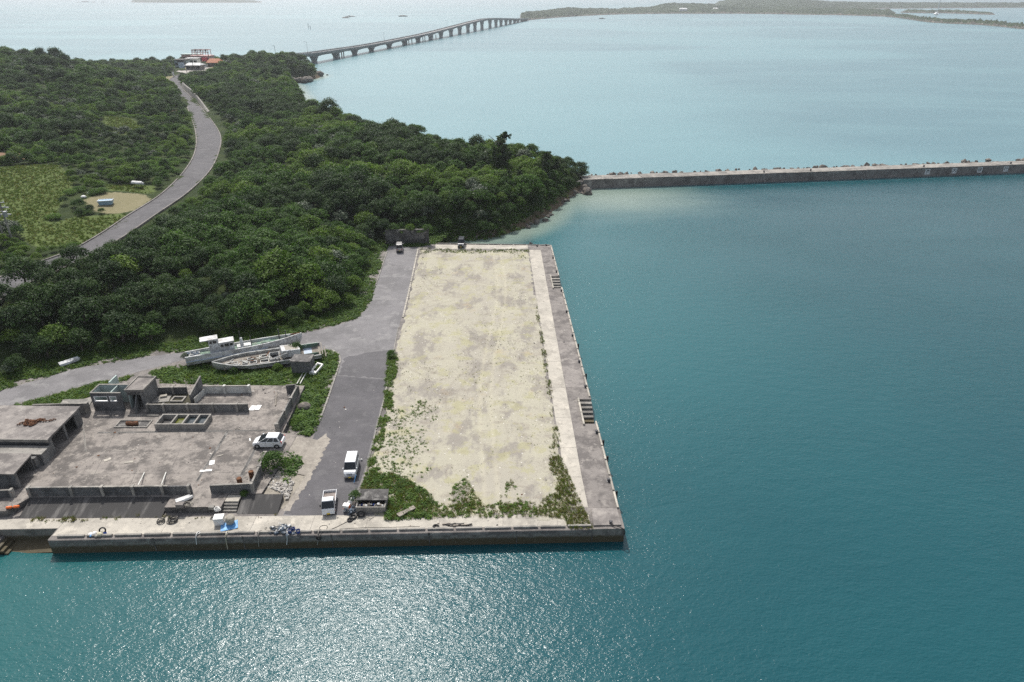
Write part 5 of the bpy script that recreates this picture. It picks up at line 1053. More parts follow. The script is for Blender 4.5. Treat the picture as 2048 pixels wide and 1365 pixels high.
for a, lab in (((206, 384), 'white bag beside the sandy clearing'), ((167, 395), 'white plastic heap at the clearing edge'), ((180, 388), 'small white rubbish lump by the clearing')):
    q = G(*a, 8.5); zz = float(height([(q.x, q.y)])[0]); tag(MB().blob((0, 0, .25), .55, (1.2, .8, .55), .25, 2, a[0]).obj('rubbish_bag', white_plastic), lab, 'bag').location = (q.x, q.y, zz)
t = thing('hatch_frame', 'white tilted boat hatch frame lying in the weeds by the hut', 'frame', G(634, 742, .2)); t.rotation_euler = (.25, .1, -.35)
for a in ((-.55, -1.1, .55, -.6), (-.55, .9, .55, 1.15), (-.55, -.6, -.35, .9), (.35, -.6, .55, .9)): bx(t, 'frame_bar', a[0], a[1], .3, a[2], a[3], .65, white_plastic, .05)
bx(t, 'rounded_end', -.5, -1.35, -.1, .5, -1.0, .5, white_plastic, .12)
q = G(662, 708, .1); b = MB()
for k in range(8): b.blob((q.x+rr.uniform(-.6, .6), q.y+rr.uniform(-.5, .5), .15), rr.uniform(.12, .25), (1, 1, .6), .3, 1, k)
tag(b.obj('rubble_pile', stone_white), 'small pinkish rubble pile on the grass corner by the junction', 'rubble')
q = G(608, 812, .5); tag(MB().blob((q.x, q.y, .45), .8, (1.2, 1, .7), .15, 2, 3).obj('boulder', rock_mat), 'grey boulder among the weeds beside the right ruin wall', 'boulder')
# ================================================================ vehicles
def loft(secs, nm, mat, t, bevel=.0):
    b = MB(); v = []; F = []
    for x, z0, z1, h0, h1 in secs: v += [(x, -h0, z0), (x, h0, z0), (x, h1, z1), (x, -h1, z1)]
    for i in range(len(secs)-1):
        for j in range(4): F.append((i*4+j, (i+1)*4+j, (i+1)*4+(j+1) % 4, i*4+(j+1) % 4))
    F += [(0, 1, 2, 3), tuple(4*(len(secs)-1)+k for k in (3, 2, 1, 0))]
    b.add(v, F); o = b.obj(nm, mat, t, bevel=bevel); return o
rim_m = plain('wheel_rim', (.45, .46, .47), .35, .6, .1)
def wheel(t, x, y, r, wd=.16):
    s = 1 if y > 0 else -1
    w_ = MB().tube([(x, y-wd/2, r), (x, y-wd/2+.03, r), (x, y+wd/2-.03, r), (x, y+wd/2, r)], [r*.9, r, r, r*.9], 18).obj('wheel', rubber, t)
    MB().tube([(x, y+s*(wd/2-.01), r), (x, y+s*(wd/2+.012), r)], [r*.62, r*.55], 14).obj('rim', rim_m, w_)
    MB().ring((x, y+s*(wd/2-.02), r), r*1.1, .03, (0, 1, 0), 18, 5).obj('wheel_arch', rubber, w_)
def greenhouse(t, base, top, bh, th_, zb, zt, pill, paint, roof_over=.04):
    (b0, b1), (t0, t1) = base, top
    MB().hexa([(b0, -bh, zb), (b1, -bh, zb), (b1, bh, zb), (b0, bh, zb)], [(t0, -th_, zt), (t1, -th_, zt), (t1, th_, zt), (t0, th_, zt)]).obj('windows', glass_dark, t)
    def side(u, s, o=.012):   # u measured along base
        k = (u-b0)/(b1-b0); return Vector((u, s*(bh+o), zb)), Vector((t0+(t1-t0)*k, s*(th_+o), zt))
    for s in (-1, 1):
        for u, wd in pill: 
            a, b = side(u, s); MB().bar(a, b, wd, .03, up=(0, 1, 0)).obj('pillar', paint, t)
    r_ = MB().hexa([(t0-.02, -th_-roof_over, zt-.02), (t1+.02, -th_-roof_over, zt-.02), (t1+.02, th_+roof_over, zt-.02), (t0-.02, th_+roof_over, zt-.02)], [(t0+.05, -th_+.03, zt+.08), (t1-.06, -th_+.03, zt+.08), (t1-.06, th_-.03, zt+.08), (t0+.05, th_-.03, zt+.08)]).obj('roof', paint, t, bevel=.03)
    return r_
def lights_plate(t, xf, xr_, zl, hw, zp, plate=True, pf=True):
    for s in (-1, 1):
        MB().box(xf-.06, s*hw-.15, zl-.08, xf+.012, s*hw+.12, zl+.1).obj('headlight', lamp_clear, t, bevel=.02); MB().box(xr_-.012, s*hw-.07, zl-.1, xr_+.04, s*hw+.07, zl+.25).obj('tail_light', lamp_red, t)
    if plate:
        MB().box(xf+.0, -.17, zp-.08, xf+.03, .17, zp+.09).obj('number_plate', plate_yellow, t); MB().box(xr_-.03, -.17, zp+.05, xr_, .17, zp+.21).obj('number_plate', plate_yellow, t)
def kei_van(label, loc, rz, paint, low=None, grp=None, nm='parked_van'):
    t = thing(nm, label, 'van', loc, rz, grp)
    loft([(-1.68, .34, 1.02, .66, .68), (-1.6, .22, 1.1, .71, .735), (1.12, .22, 1.1, .71, .735), (1.5, .24, .98, .70, .70), (1.64, .3, .82, .66, .66)], 'body', paint, t, .04)
    greenhouse(t, (-1.63, 1.2), (-1.55, .68), .70, .62, 1.08, 1.80, ((-1.58, .12), (-.75, .07), (.1, .07), (.95, .07)), paint)
    MB().box(1.5, -.70, .22, 1.72, .70, .52).obj('front_bumper', low or paint, t, bevel=.05); MB().box(-1.74, -.69, .24, -1.62, .69, .5).obj('rear_bumper', low or paint, t, bevel=.04)
    MB().box(1.6, -.3, .62, 1.66, .3, .74).obj('grille', dark_metal, t)
    lights_plate(t, 1.63, -1.69, .76, .5, .36)
    bpy.data.objects[t.name]
    for c in children_of(t):
        if c.name.startswith('number_plate') and c.data.vertices[0].co.x > 0: c.location.x = .08
    for s in (-1, 1): MB().box(1.0, s*.80-.07, 1.12, 1.12, s*.80+.07, 1.27).obj('mirror', paint, t, bevel=.03)
    for x in (-1.1, 1.15):
        for s in (-1, 1): wheel(t, x, s*.64, .27, .17)
    for s in (-1, 1): MB().box(-.76, s*.728-.006, .35, -.74, s*.728+.006, 1.05).obj('door_seam', dark_metal, t)
    return t
def heading(a, b, z=0): d = G(*a, z)-G(*b, z); return math.atan2(d.y, d.x)
q0, q1 = G(698, 958, .2), G(706, 924, .2)
kei_van('white boxy van with grey bumper parked on the dark asphalt', ((q0+q1)/2+Vector((.1, .1, -.192))).to_tuple(), heading((698, 958), (706, 924), .2), white_paint, silver_paint)
q = G(798, 505, 0); kei_van('silver van parked before the dark retaining wall, back to the camera', (q.x, q.y+1.2, .004), math.radians(97), silver_paint, dark_metal)
q = G(922, 497, 0); kei_van('dark blue van parked on the far quay strip, facing the camera', (q.x, q.y+1.5, .02), math.radians(-91), navy_paint, navy_paint)
# hatchback
q = G(539, 890, Z0); t = thing('parked_car', 'white hatchback car parked where the drive meets the ruin slab', 'car', (q.x, q.y, Z0+.006), math.radians(180))
loft([(-1.92, .36, .92, .66, .68), (-1.8, .2, .98, .80, .80), (.75, .2, .95, .83, .82), (1.35, .2, .84, .81, .76), (1.75, .22, .68, .74, .66), (1.93, .3, .55, .58, .5)], 'body', white_paint, t, .05)
greenhouse(t, (-1.82, 1.15), (-1.38, .12), .79, .58, .93, 1.45, ((-1.68, .14), (-.85, .06), (.1, .06), (1.0, .06)), white_paint, .05)
for s in (-1, 1):
    MB().hexa([(1.5, s*.66-.09, .62), (1.88, s*.52-.09, .55), (1.86, s*.54+.09, .55), (1.45, s*.70+.06, .62)], [(1.42, s*.62-.09, .75), (1.80, s*.50-.09, .64), (1.78, s*.52+.09, .64), (1.38, s*.68+.06, .76)]).obj('headlight', lamp_clear, t)
    MB().box(-1.9, s*.70-.07, .72, -1.78, s*.70+.08, 1.0).obj('tail_light', lamp_red, t); MB().box(.82, s*.92-.08, .95, .98, s*.92+.08, 1.08).obj('mirror', white_paint, t, bevel=.03)
    for x in (-1.22, 1.25): wheel(t, x, s*.76, .29, .18)
    for x in (-.85, .12): MB().box(x-.008, s*.822-.006, .32, x+.008, s*.822+.006, .93).obj('door_seam', dark_metal, t)
MB().box(1.88, -.17, .36, 1.96, .17, .48).obj('number_plate', sign_white, t)
# small pickup
q0, q1 = G(657.5, 1036, .1), G(663, 985, .1); rz = heading((657.5, 1036), (663, 988), .1)
t = thing('pickup_truck', 'white cab-over pickup truck with empty bed parked by the quay strip', 'truck', ((q0+q1)/2+Vector((0, -.15, -.092))).to_tuple(), rz)
loft([(.34, .3, 1.02, .70, .72), (1.45, .3, 1.02, .72, .70), (1.66, .34, .95, .68, .67)], 'cab', white_paint, t, .05)
greenhouse(t, (.36, 1.58), (.42, 1.16), .69, .60, 1.0, 1.68, ((.42, .12), (1.35, .05)), white_paint)
MB().box(1.6, -.69, .26, 1.71, .69, .5).obj('front_bumper', white_paint, t, bevel=.04); MB().box(-1.62, -.5, .35, .36, .5, .58).obj('chassis', dark_metal, t)
MB().box(-1.68, -.70, .60, .28, .70, .68).obj('bed_floor', grime('bed_liner', (.30, .26, .24), (.18, .15, .13), None, 2, 6), t)
for s in (-1, 1): MB().box(-1.68, s*.72-.02, .6, .28, s*.72+.02, .98).obj('bed_side', white_paint, t)
MB().box(-1.72, -.74, .58, -1.682, .74, .98).obj('tailgate', white_paint, t); MB().box(.282, -.74, .6, .32, .74, 1.0).obj('headboard', white_paint, t)
for s in (-1, 1): MB().bar((.30, s*.6, 1.0), (.30, s*.6, 1.55), .04).obj('guard_post', white_paint, t)
MB().bar((.30, -.6, 1.55), (.30, .6, 1.55), .04).obj('guard_rail', white_paint, t)
for s in (-1, 1):
    MB().box(1.62, s*.52-.13, .62, 1.69, s*.52+.12, .78).obj('headlight', lamp_clear, t); MB().box(1.2, s*.83-.07, 1.1, 1.3, s*.83+.07, 1.32).obj('mirror', rubber, t)
    for x in (-1.05, .95): wheel(t, x, s*.63, .26, .16)
MB().box(1.70, -.17, .3, 1.73, .17, .46).obj('number_plate', plate_yellow, t)
# ================================================================ quayside clutter
t = thing('refuse_bin', 'concrete refuse bin with a grey lid behind the pickup', 'bin', G(740, 1027, .0)); z1 = .85
q0, q1 = G(711, 1015, z1), G(770, 1014, z1); x0, x1, y0 = q0.x, q1.x, q0.y; y1 = y0+2.3
wb('bin_wall', x0, y0, 0, x1, y0+.12, z1, concrete, t); wb('bin_wall', x0, y0+.12, 0, x0+.12, y1, z1, concrete, t); wb('bin_wall', x1-.12, y0+.12, 0, x1, y1, z1, concrete, t); wb('bin_wall', x0+.12, y1-.12, 0, x1-.12, y1, z1+.3, concrete, t)
MB().hexa([(x0-.05, y0+.85, z1+.25), (x1+.15, y0+.85, z1+.25), (x1+.1, y1+.15, z1+.5), (x0+.02, y1+.15, z1+.5)], [(x0-.05, y0+.85, z1+.33), (x1+.15, y0+.85, z1+.33), (x1+.1, y1+.15, z1+.58), (x0+.02, y1+.15, z1+.58)]).obj('lid', concrete_dark, t, True)
wb('bin_floor', x0+.12, y0+.12, .02, x1-.12, y1-.12, .12, concrete_dark, t)
rr = random.Random(22)
for k in range(11):
    m_ = (white_plastic, blue_plastic, concrete_pale, white_plastic, wood_grey)[k % 5]; x = x0+.3+(x1-x0-.6)*k/10
    tag(MB().blob((0, 0, 0), rr.uniform(.14, .24), (1, .8, .9), .3, 1, k).obj('rubbish_bag', m_), ['white rubbish bag in the bin', 'blue rubbish tub in the bin', 'pale sack in the bin', 'white carton in the bin', 'brown board in the bin'][k % 5]+', '+['far left', 'left end', 'left third', 'left of centre', 'just left of centre', 'centre', 'just right of centre', 'right of centre', 'right third', 'right end', 'far right'][k], 'rubbish', 'rubbish in the bin').location = (x, y0+rr.uniform(.3, .7), rr.uniform(.55, .78))
def tank(lab, a, h, rx, ry, rz=0, tilt=0, m_=white_plastic):
    t = thing('plastic_tank', lab, 'tank', G(*a, .0), rz); o = MB().tube([(0, 0, 0), (0, 0, .08), (0, 0, h-.1), (0, 0, h)], [rx*.85, rx, rx, rx*.8], 14).obj('tank_body', m_, t, smooth=False); t.rotation_euler.x = tilt; return t
t = thing('cool_box', 'white and orange cool box on the heap left of the bin', 'box', G(694, 1022, .0)); t.rotation_euler.z = -.2
bx(t, 'box_body', -.35, -.25, .0, .35, .3, .75, white_plastic, .05); bx(t, 'box_lid', -.37, -.27, .752, .37, .32, .9, white_plastic, .04)
for s in (-.38, .355): bx(t, 'orange_latch', s, -.2, .35, s+.03, .25, .85, orange)
bx(t, 'orange_trim', -.3, -.28, .45, .3, -.255, .5, orange)
t = thing('foam_roll', 'white foam roll leaning beside the refuse bin', 'roll', G(704, 1012, .0)); MB().tube([(-.35, -.1, .35), (.35, .5, 1.0)], .24, 12).obj('roll', white_plastic, t)
b = MB()
for k in range(22): b.blob((rr.uniform(-.5, .9), rr.uniform(-.6, .6), rr.uniform(.05, .5)), rr.uniform(.1, .22), (1, 1, .7), .35, 1, 50+k)
o = b.obj('junk_heap', net_mat); o.location = G(700, 1025, 0); tag(o, 'heap of tangled net and floats left of the refuse bin', 'heap')
def tyre(lab, a, R, z, axis, grp='old tyres', r_=None):
    o = MB().ring((0, 0, 0), R, r_ or R*.34, axis, 18, 8).obj('scrap_tyre', rubber, smooth=True); o.location = G(*a, z); return tag(o, lab, 'tyre', grp)
tyre('old black tyre leaning on the front of the refuse bin', (722, 1028), .36, .36, (.2, -1, .35)); tyre('old black tyre lying left of the leaning one by the bin', (706, 1034), .33, .12, (0, .1, 1)); tyre('small tyre lying at the foot of the net heap', (700, 1040), .26, .1, (.1, 0, 1))
def rope(lab, pts, r_=.03, m_=None, nm='rope', z=.03, sub=6):
    P = [G(p[0], p[1], p[2] if len(p) > 2 else z) for p in pts]; P = resample(P, max(6, sub*len(P)))
    return tag(MB().tube(P, r_, 6).obj(nm, m_ or rope_mat, smooth=True), lab, 'rope')
rope('dark mooring rope running from the bin heap to the quay edge', [(702, 1040), (690, 1046), (672, 1055), (655, 1062), (645, 1066), (638, 1074, -.05)], .035, rope_dark)
rope('thin brown rope loop lying on the pale apron', [(639, 1066), (640, 1054), (650, 1051), (655, 1054), (652, 1060)], .025, rope_dark)
rope('pale rope tangle in front of the refuse bin', [(726, 1040), (735, 1035), (742, 1038), (750, 1032), (756, 1027), (748, 1033), (738, 1041)], .045)
rope('long dark rope lying along the apron edge', [(660, 1060), (720, 1056), (780, 1055), (840, 1053)], .02, rope_dark)
# mooring lines over the quay edge
for k, (x, y, dl, lab) in enumerate(((453, 1072, 34, 'pale yellowish mooring line hanging from the quay into the water'), (517, 1072, 26, 'mooring line hanging over the quay edge, second from left'), (575, 1070, 20, 'white mooring line knotted at a kerb gap'), (637, 1069, 24, 'mooring line beside the small tyre fender'), (393, 1074, 12, 'short pale line draped near the left kerbs'))):
    q = G(x, y); ye = yf(q.x)
    P = [Vector((q.x+.1, ye+.8, .03)), Vector((q.x, ye+.42, .27)), Vector((q.x-.03, ye-.02, .06)), Vector((q.x-.05, ye-.12, -.5)), Vector((q.x-.1-.05*k % .2, ye-.14, -.5-dl*.035))]
    t = thing('mooring_line', lab, 'rope', (q.x, ye, 0)); MB().tube(resample(P, 14), .045, 6).obj('line', (plain('pale_line', (.55, .5, .36), .9), rope_mat, white_plastic, rope_mat, white_plastic)[k], t, True); MB().ring((q.x, ye+.5, .1), .2, .05, (0, .3, 1), 12, 5).obj('loop', white_plastic if k % 2 == 0 else rope_mat, t, True)
q = G(636, 1074); tyre('small black tyre fender hung on the quay face below the truck', (636, 1078), .24, -.15, (0, 1, .1), 'tyre fenders'); bpy.data.objects['scrap_tyre.003'].location = (q.x, yf(q.x)-.2, -.3)
tyre('round black tyre lying by the driftwood on the front apron', (872, 1054), .3, .12, (.2, 0, 1))
t = thing('driftwood', 'dark bundle of driftwood and rope along the front apron', 'driftwood', G(908, 1051, .02))
for k in range(9): MB().bar((-1.3+.3*k, rr.uniform(-.2, .2), .08), (-.4+.3*k, rr.uniform(-.2, .2), .14), .12).obj('branch', wood_grey if k % 3 == 0 else rope_dark, t)
# white crate, drum and tarp
t = thing('white_crate', 'white insulated crate on the apron below the platform', 'crate', G(440, 1047, .012)); t.rotation_euler.z = .12
bx(t, 'crate_body', -.5, -.4, 0, .5, .45, .85, white_plastic, .04); bx(t, 'crate_lid', -.53, -.43, .852, .53, .48, .95, white_plastic, .03)
t = thing('cable_drum', 'stained pale barrel tilted on the blue tarp', 'barrel', G(460, 1046, .05)); t.rotation_euler = (.25, .15, .5)
MB().tube([(0, 0, 0), (0, 0, .3), (0, 0, .75), (0, 0, 1.0), (0, 0, 1.05)], [.38, .47, .48, .42, .36], 16).obj('barrel_body', grime('stained_plastic', (.45, .41, .33), (.25, .22, .18), None, 2, 6), t, smooth=False); MB().tube([(0, 0, 1.05), (0, 0, 1.07)], .3, 14).obj('barrel_top', concrete_pale, t)
t = thing('blue_tarp', 'crumpled blue tarp spread under the barrel', 'tarp', G(461, 1052, .02)); gx = 9; V = [(i*.22-1.0, j*.17-.7, .03+.05*abs(math.sin(i*2.1+j*1.3))+.03*math.sin(i*.9)) for j in range(gx) for i in range(gx)]
b = MB(); b.add(V, [(j*gx+i, j*gx+i+1, (j+1)*gx+i+1, (j+1)*gx+i) for j in range(gx-1) for i in range(gx-1)]); o = b.obj('sheet', tarp_blue, t); o.modifiers.new('thick', 'SOLIDIFY').thickness = .01; t.rotation_euler.z = .35
# net heap and buckets
t = thing('net_pile', 'large heap of grey fishing net and floats at the quay edge', 'net', G(563, 1062, .02))
b = MB()
for k in range(60): 
    x = rr.gauss(0, .75); b.blob((x, rr.gauss(0, .3), max(.05, .42-abs(x)*.22)*rr.uniform(.3, 1)), rr.uniform(.12, .26), (1.3, 1, .6), .4, 1, 80+k)
b.obj('net', net_mat, t)
for k in range(16):
    MB().ring((rr.gauss(0, .8), rr.gauss(.1, .3), rr.uniform(.2, .5)), rr.uniform(.12, .25), .03, (rr.uniform(-.6, .6), rr.uniform(-.6, .6), 1), 10, 4).obj('rope_coil', (rope_mat, white_plastic, rope_dark)[k % 3], t)
for k in range(7): MB().blob((rr.gauss(.3, .6), rr.gauss(.15, .25), rr.uniform(.3, .55)), .13, (1, 1, .9), .05, 1, k).obj('float', white_plastic, t)
bk = None
for k, (a, lab) in enumerate((((580, 1066), 'blue bucket nearest the net heap, front left of three'), ((587, 1062), 'blue bucket behind the other two at the quay edge'), ((597, 1066), 'blue bucket standing apart on the right of three'))):
    t = thing('blue_bucket', lab, 'bucket', G(*a, .02), 0, 'blue buckets'); 
    MB().tube([(0, 0, 0), (0, 0, .36), (0, 0, .4)], [.17, .22, .235], 14, cap=False).obj('bucket_body', blue_plastic, t); MB().tube([(0, 0, .04), (0, 0, .06)], .17, 14).obj('bucket_floor', blue_plastic, t); MB().ring((0, .03, .42), .2, .01, (0, .4, 1), 14, 4).obj('handle', steel, t)
# left end: gear by the inlet, orange floats, coiled ropes
t = thing('gear_heap', 'heap of white floats and a yellow tub by the quay inlet', 'gear', G(200, 1071, .02))
for k, (dx, dy, r_, m_) in enumerate(((-1.0, 0, .22, white_plastic), (-.6, .1, .25, white_plastic), (-.85, -.2, .16, tarp_blue), (.1, .0, .3, plain('cream_tub', (.6, .55, .4), .6)), (.45, .15, .2, blue_plastic), (.7, -.1, .15, white_plastic), (-.2, -.25, .18, rope_mat))): MB().blob((dx, dy, r_*.7), r_, (1.1, 1, .8), .12, 2, k).obj('float', m_, t)
MB().ring((.25, .25, .45), .3, .08, (.3, -1, .5), 14, 6).obj('tyre_ring', rubber, t)
q = G(28, 1016, Z0); t = thing('orange_float', 'pair of lashed orange floats on the left platform', 'float', q); 
for dx in (-.42, .3): MB().tube([(dx-.32, -.12+dx*.2, .16), (dx-.25, -.1+dx*.2, .16), (dx+.25, .0+dx*.2, .16), (dx+.32, .02+dx*.2, .16)], [.06, .15, .15, .06], 12).obj('float_body', orange, t)
def coil(lab, a, z, n_=5, R=.4, m_=rope_dark):
    t = thing('rope_coil', lab, 'rope', G(*a, z), 0, 'coiled ropes by the platform')
    for k in range(n_): MB().ring((rr.uniform(-.12, .12), rr.uniform(-.1, .1), .04+.05*k), R*rr.uniform(.6, 1.05), .035, (rr.uniform(-.2, .2), rr.uniform(-.2, .2), 1), 16, 5).obj('loop', m_, t)
coil('dark rope coil at the foot of the platform, left one', (322, 1044), .02); coil('dark rope coil at the foot of the platform, right one', (345, 1043), .02, 7, .5); coil('grey rope coil on the platform beside the skiff', (378, 1010), Z0+.01, 5, .4, rope_mat)
rope('dark rope draped over the platform edge', [(366, 1008, Z0+.1), (362, 1016, Z0+.05), (358, 1022, Z0-.1), (357, 1034, .2), (352, 1042)], .04, rope_dark)
coil('pale rope coil beside the platform steps', (434, 1020), Z0+.01, 5, .3, white_plastic)
t = thing('mooring_block', 'small grey concrete block near the platform front edge', 'block', G(424, 1018, Z0)); bx(t, 'block', -.3, -.2, 0, .3, .25, .35, concrete, .03)
slab_piece('grey weathered plank pallet lying in the lot weeds', (812, 1016), 1.1, .28, .1, .7, wood_grey, 0, 'plank', 'plank').location.z = .28
tag(MB().tube([G(708, 966, .1), G(712, 950, .9)], .05, 8).obj('kerb_marker', tarp_blue), 'thin bluish pipe sticking up beside the kerb near the van', 'pipe')
q = G(723, 920, .1); tag(MB().blob((q.x, q.y, .15), .16, (1, .8, .9), .2, 1, 3).obj('litter_bag', white_plastic), 'white litter bag on the kerb behind the van', 'bag')
# bollards and fenders along the right edge
b0 = None
for k, a in enumerate(((1060, 488), (1074, 493), (1092, 492), (1107, 517), (1114, 545), (1123.6, 583), (1133.6, 625), (1144.7, 673), (1158.7, 725), (1171, 775), (1193, 866), (1217, 963), (1221, 1048))):
    q = G(*a); x = q.x if k < 3 else min(q.x, xr(q.y)-.45)
    lab = 'black iron mooring bollard, '+('%s along the far edge' % ('left', 'middle', 'right')[k] if k < 3 else '%s from the far corner along the right edge' % ('first', 'second', 'third', 'fourth', 'fifth', 'sixth', 'seventh', 'eighth', 'ninth', 'tenth')[k-3])
    if b0 is None:
        b0 = thing('mooring_bollard', lab, 'bollard', (x, q.y, 0), 0, 'bollards along the quay edge')
        MB().tube([(0, 0, 0), (0, 0, .05), (0, 0, .08), (0, 0, .3)], [.26, .26, .16, .13], 12).obj('post', dark_metal, b0, smooth=False); MB().tube([(0, 0, .3), (0, 0, .36), (0, 0, .42)], [.15, .22, .14], 12).obj('head', dark_metal, b0)
    else:
        c = copy_tree(b0); c.location = (x, q.y, 0); c['label'] = lab
for k, a in enumerate(((1173, 750), (1207, 883), (1213, 915), (1232, 985), (1153, 690))):
    q = G(*a); o = MB().tube([(0, 0, .55), (0, 0, .5), (0, 0, -.5), (0, 0, -.55)], [.08, .14, .14, .08], 10).obj('rubber_fender', rubber); o.location = (xr(q.y)+.15, q.y, -.35); tag(o, 'black rubber fender on the right quay face, %s from the near corner' % ('fourth', 'third', 'second', 'first', 'fifth')[k], 'fender', 'fenders on the right face')
rope('dark rope and chain looped at the near quay corner', [(1219, 1046, .25), (1228, 1051, .2), (1238, 1054, .2), (1246, 1058, .2), (1250, 1064, -.3), (1248, 1070, -.9)], .06, rope_dark)
q = G(1060, 486); tyre('black tyre lying by the far quay edge', (1062, 487), .3, .12, (0, .1, 1))
# ================================================================ breakwater
t = thing('breakwater', 'long grey concrete breakwater crossing the bay from the cape', 'breakwater', BW0)
bd = BWD; bn3 = Vector((-bd.y, bd.x, 0)); ntot = 24; ztop = .95; W_ = 5.0
for k in range(ntot):
    u0, u1 = 2.5+k*9.5+.03, 2.5+(k+1)*9.5-.03; p = [BW0+bd*u0, BW0+bd*u1, BW0+bd*u1+bn3*W_, BW0+bd*u0+bn3*W_]
    zt = ztop+random.Random(k).uniform(-.05, .05)
    o = MB().hexa([(q.x, q.y, SEA-3) for q in p], [(q.x, q.y, zt) for q in p]).obj('caisson', [concrete_grey, concrete], t, True)
    for f in o.data.polygons:
        if f.normal.z > .5: f.material_index = 1
p = [BW0+bd*-3.5, BW0+bd*2.5, BW0+bd*2.5+bn3*W_, BW0+bd*-3.5+bn3*W_]
MB().hexa([(q.x, q.y, SEA-3) for q in p], [(q.x, q.y, ztop-.5) for q in p]).obj('abutment', concrete, t, True)
MB().hexa([BW0+bd*2.2-bn3*.9+Vector((0, 0, -3)), BW0+bd*5.5-bn3*.6+Vector((0, 0, -3)), BW0+bd*5.5+bn3*.3+Vector((0, 0, -3)), BW0+bd*2.2+bn3*.3+Vector((0, 0, -3))], [BW0+bd*2.6-bn3*.1+Vector((0, 0, 2.9)), BW0+bd*5.0-bn3*.1+Vector((0, 0, 2.9)), BW0+bd*5.0+bn3*.3+Vector((0, 0, 2.9)), BW0+bd*2.6+bn3*.3+Vector((0, 0, 2.9))]).obj('buttress', concrete, t, True)
# lettering boards: one character each
for (x, ch, lab) in ((1855, '港', 'first'), (1909, '内', 'second'), (1960, '徐', 'third'), (2012, '行', 'fourth')):
    u = (x-1150)/(2048-1150)*(BW1-BW0).length*1.0
    lo, hi = 0, 230
    for _ in range(40):
        mid = (lo+hi)/2; q = BW0+bd*mid
        if proj(q.x, q.y, -.2)[0] < x: lo = mid
        else: hi = mid
    q = BW0+bd*lo
    s = thing('harbour_sign', 'white square board with a black character on the breakwater, %s from the left' % lab, 'sign', (q.x, q.y, -.4), math.atan2(bd.y, bd.x), 'character boards on the breakwater')
    MB().box(-.85, -.06, -.85, .85, -.01, .85).obj('board', sign_white, s)
    cu = bpy.data.curves.new('glyph', 'FONT'); cu.body = ch; cu.size = 1.45; cu.align_x = 'CENTER'; cu.align_y = 'CENTER'; cu.extrude = .01; cu.offset = .02
    g = bpy.data.objects.new('character', cu); COL.objects.link(g); dg = bpy.context.evaluated_depsgraph_get(); mm = bpy.data.meshes.new_from_object(g.evaluated_get(dg)); bpy.data.objects.remove(g)
    mm.materials.clear(); mm.materials.append(sign_black); g = bpy.data.objects.new('character', mm); COL.objects.link(g); g.parent = s; g.location = (0, -.075, 0); g.rotation_euler = (math.pi/2, 0, 0)
q = BW0+bd*.5; s = thing('notice_board', 'small white notice on the breakwater abutment', 'sign', (q.x, q.y, -.3), math.atan2(bd.y, bd.x)); MB().box(-.6, -.06, -.3, .6, -.01, .3).obj('board', sign_white, s); MB().box(-.5, -.07, .05, .5, -.06, .15).obj('text_band', sign_black, s)
# armour blocks showing over the seaward edge
tb = [MB().blob((0, 0, 0), 1, (1, .9, .8), .45, 1, 60+s).mesh('block', rock_mat) for s in range(4)]; rr = random.Random(31)
for k in range(170):
    u = rr.uniform(3, 225); q = BW0+bd*u+bn3*(W_+rr.uniform(.2, 1.6)); o = bpy.data.objects.new('armour_block', tb[k % 4]); COL.objects.link(o); s = rr.uniform(.25, .62); o.scale = (s, s, s); o.location = (q.x, q.y, rr.uniform(.35, .95)); o.rotation_euler = (rr.uniform(0, 3), rr.uniform(0, 3), rr.uniform(0, 6))
    tag(o, 'dark armour block piled along the seaward side of the breakwater', 'rock', 'armour blocks behind the breakwater')
b = MB()
for k in range(220):
    q = BW0+bd*rr.uniform(3, 228)+bn3*(W_+rr.uniform(.5, 5)); b.blob((q.x, q.y, rr.uniform(-2.2, .4)), rr.uniform(.7, 1.2), (1, 1, .8), .4, 1, k)
tag(b.obj('armour_rubble', rock_mat), 'rubble of armour rock sloping into the sea behind the breakwater', 'rubble', kind='stuff')
for k, u in enumerate((62, 78, 118, 150)):
    q = BW0+bd*u+bn3*1.2; t = thing('mooring_bitt', 'small dark bitt on top of the breakwater, %s from the cape' % ('first', 'second', 'third', 'fourth')[k], 'bollard', (q.x, q.y, ztop), 0, 'bitts on the breakwater'); MB().tube([(0, 0, 0), (0, 0, .5)], [.25, .2], 8).obj('post', dark_metal, t); MB().tube([(0, 0, .5), (0, 0, .65)], [.32, .25], 8).obj('head', dark_metal, t)
# ================================================================ shore rocks
rk = [MB().blob((0, 0, 0), 1, (1.1, .9, .7), .4, 2, 10+s).mesh('rock', rock_mat) for s in range(5)]; rr = random.Random(8)
def rock(a, s, z, lab, grp=None, zs=1):
    q = G(*a, z); o = bpy.data.objects.new('shore_rock', rk[int(a[0]) % 5]); COL.objects.link(o); o.location = (q.x, q.y, z); o.scale = (s, s, s*zs); o.rotation_euler = (0, 0, a[0]); return tag(o, lab, 'rock', grp)
rock((1172, 386), 2.0, SEA+.3, 'large dark rock standing in the water at the cape tip', zs=1.1); rock((1042, 440), 1.7, SEA+.5, 'big pale grey boulder on the shore below the cape trees'); rock((1092, 442), .9, SEA+.1, 'dark rock at the water edge below the sandy strip')
rock((1025, 449), 1.0, SEA+.4, 'grey boulder left of the big pale one on the shore'); rock((1165, 377), 1.6, SEA+.6, 'dark rock pile against the breakwater abutment, left lump'); rock((1180, 374), 1.3, SEA+.3, 'dark rock pile against the breakwater abutment, right lump'); rock((1150, 385), 1.1, SEA+.3, 'dark rock just left of the cape tip rock')
SH = [(885,478),(920,480),(960,476),(1000,466),(1040,456),(1075,448),(1100,432),(1120,412),(1140,398),(1155,390),(1175,378)]
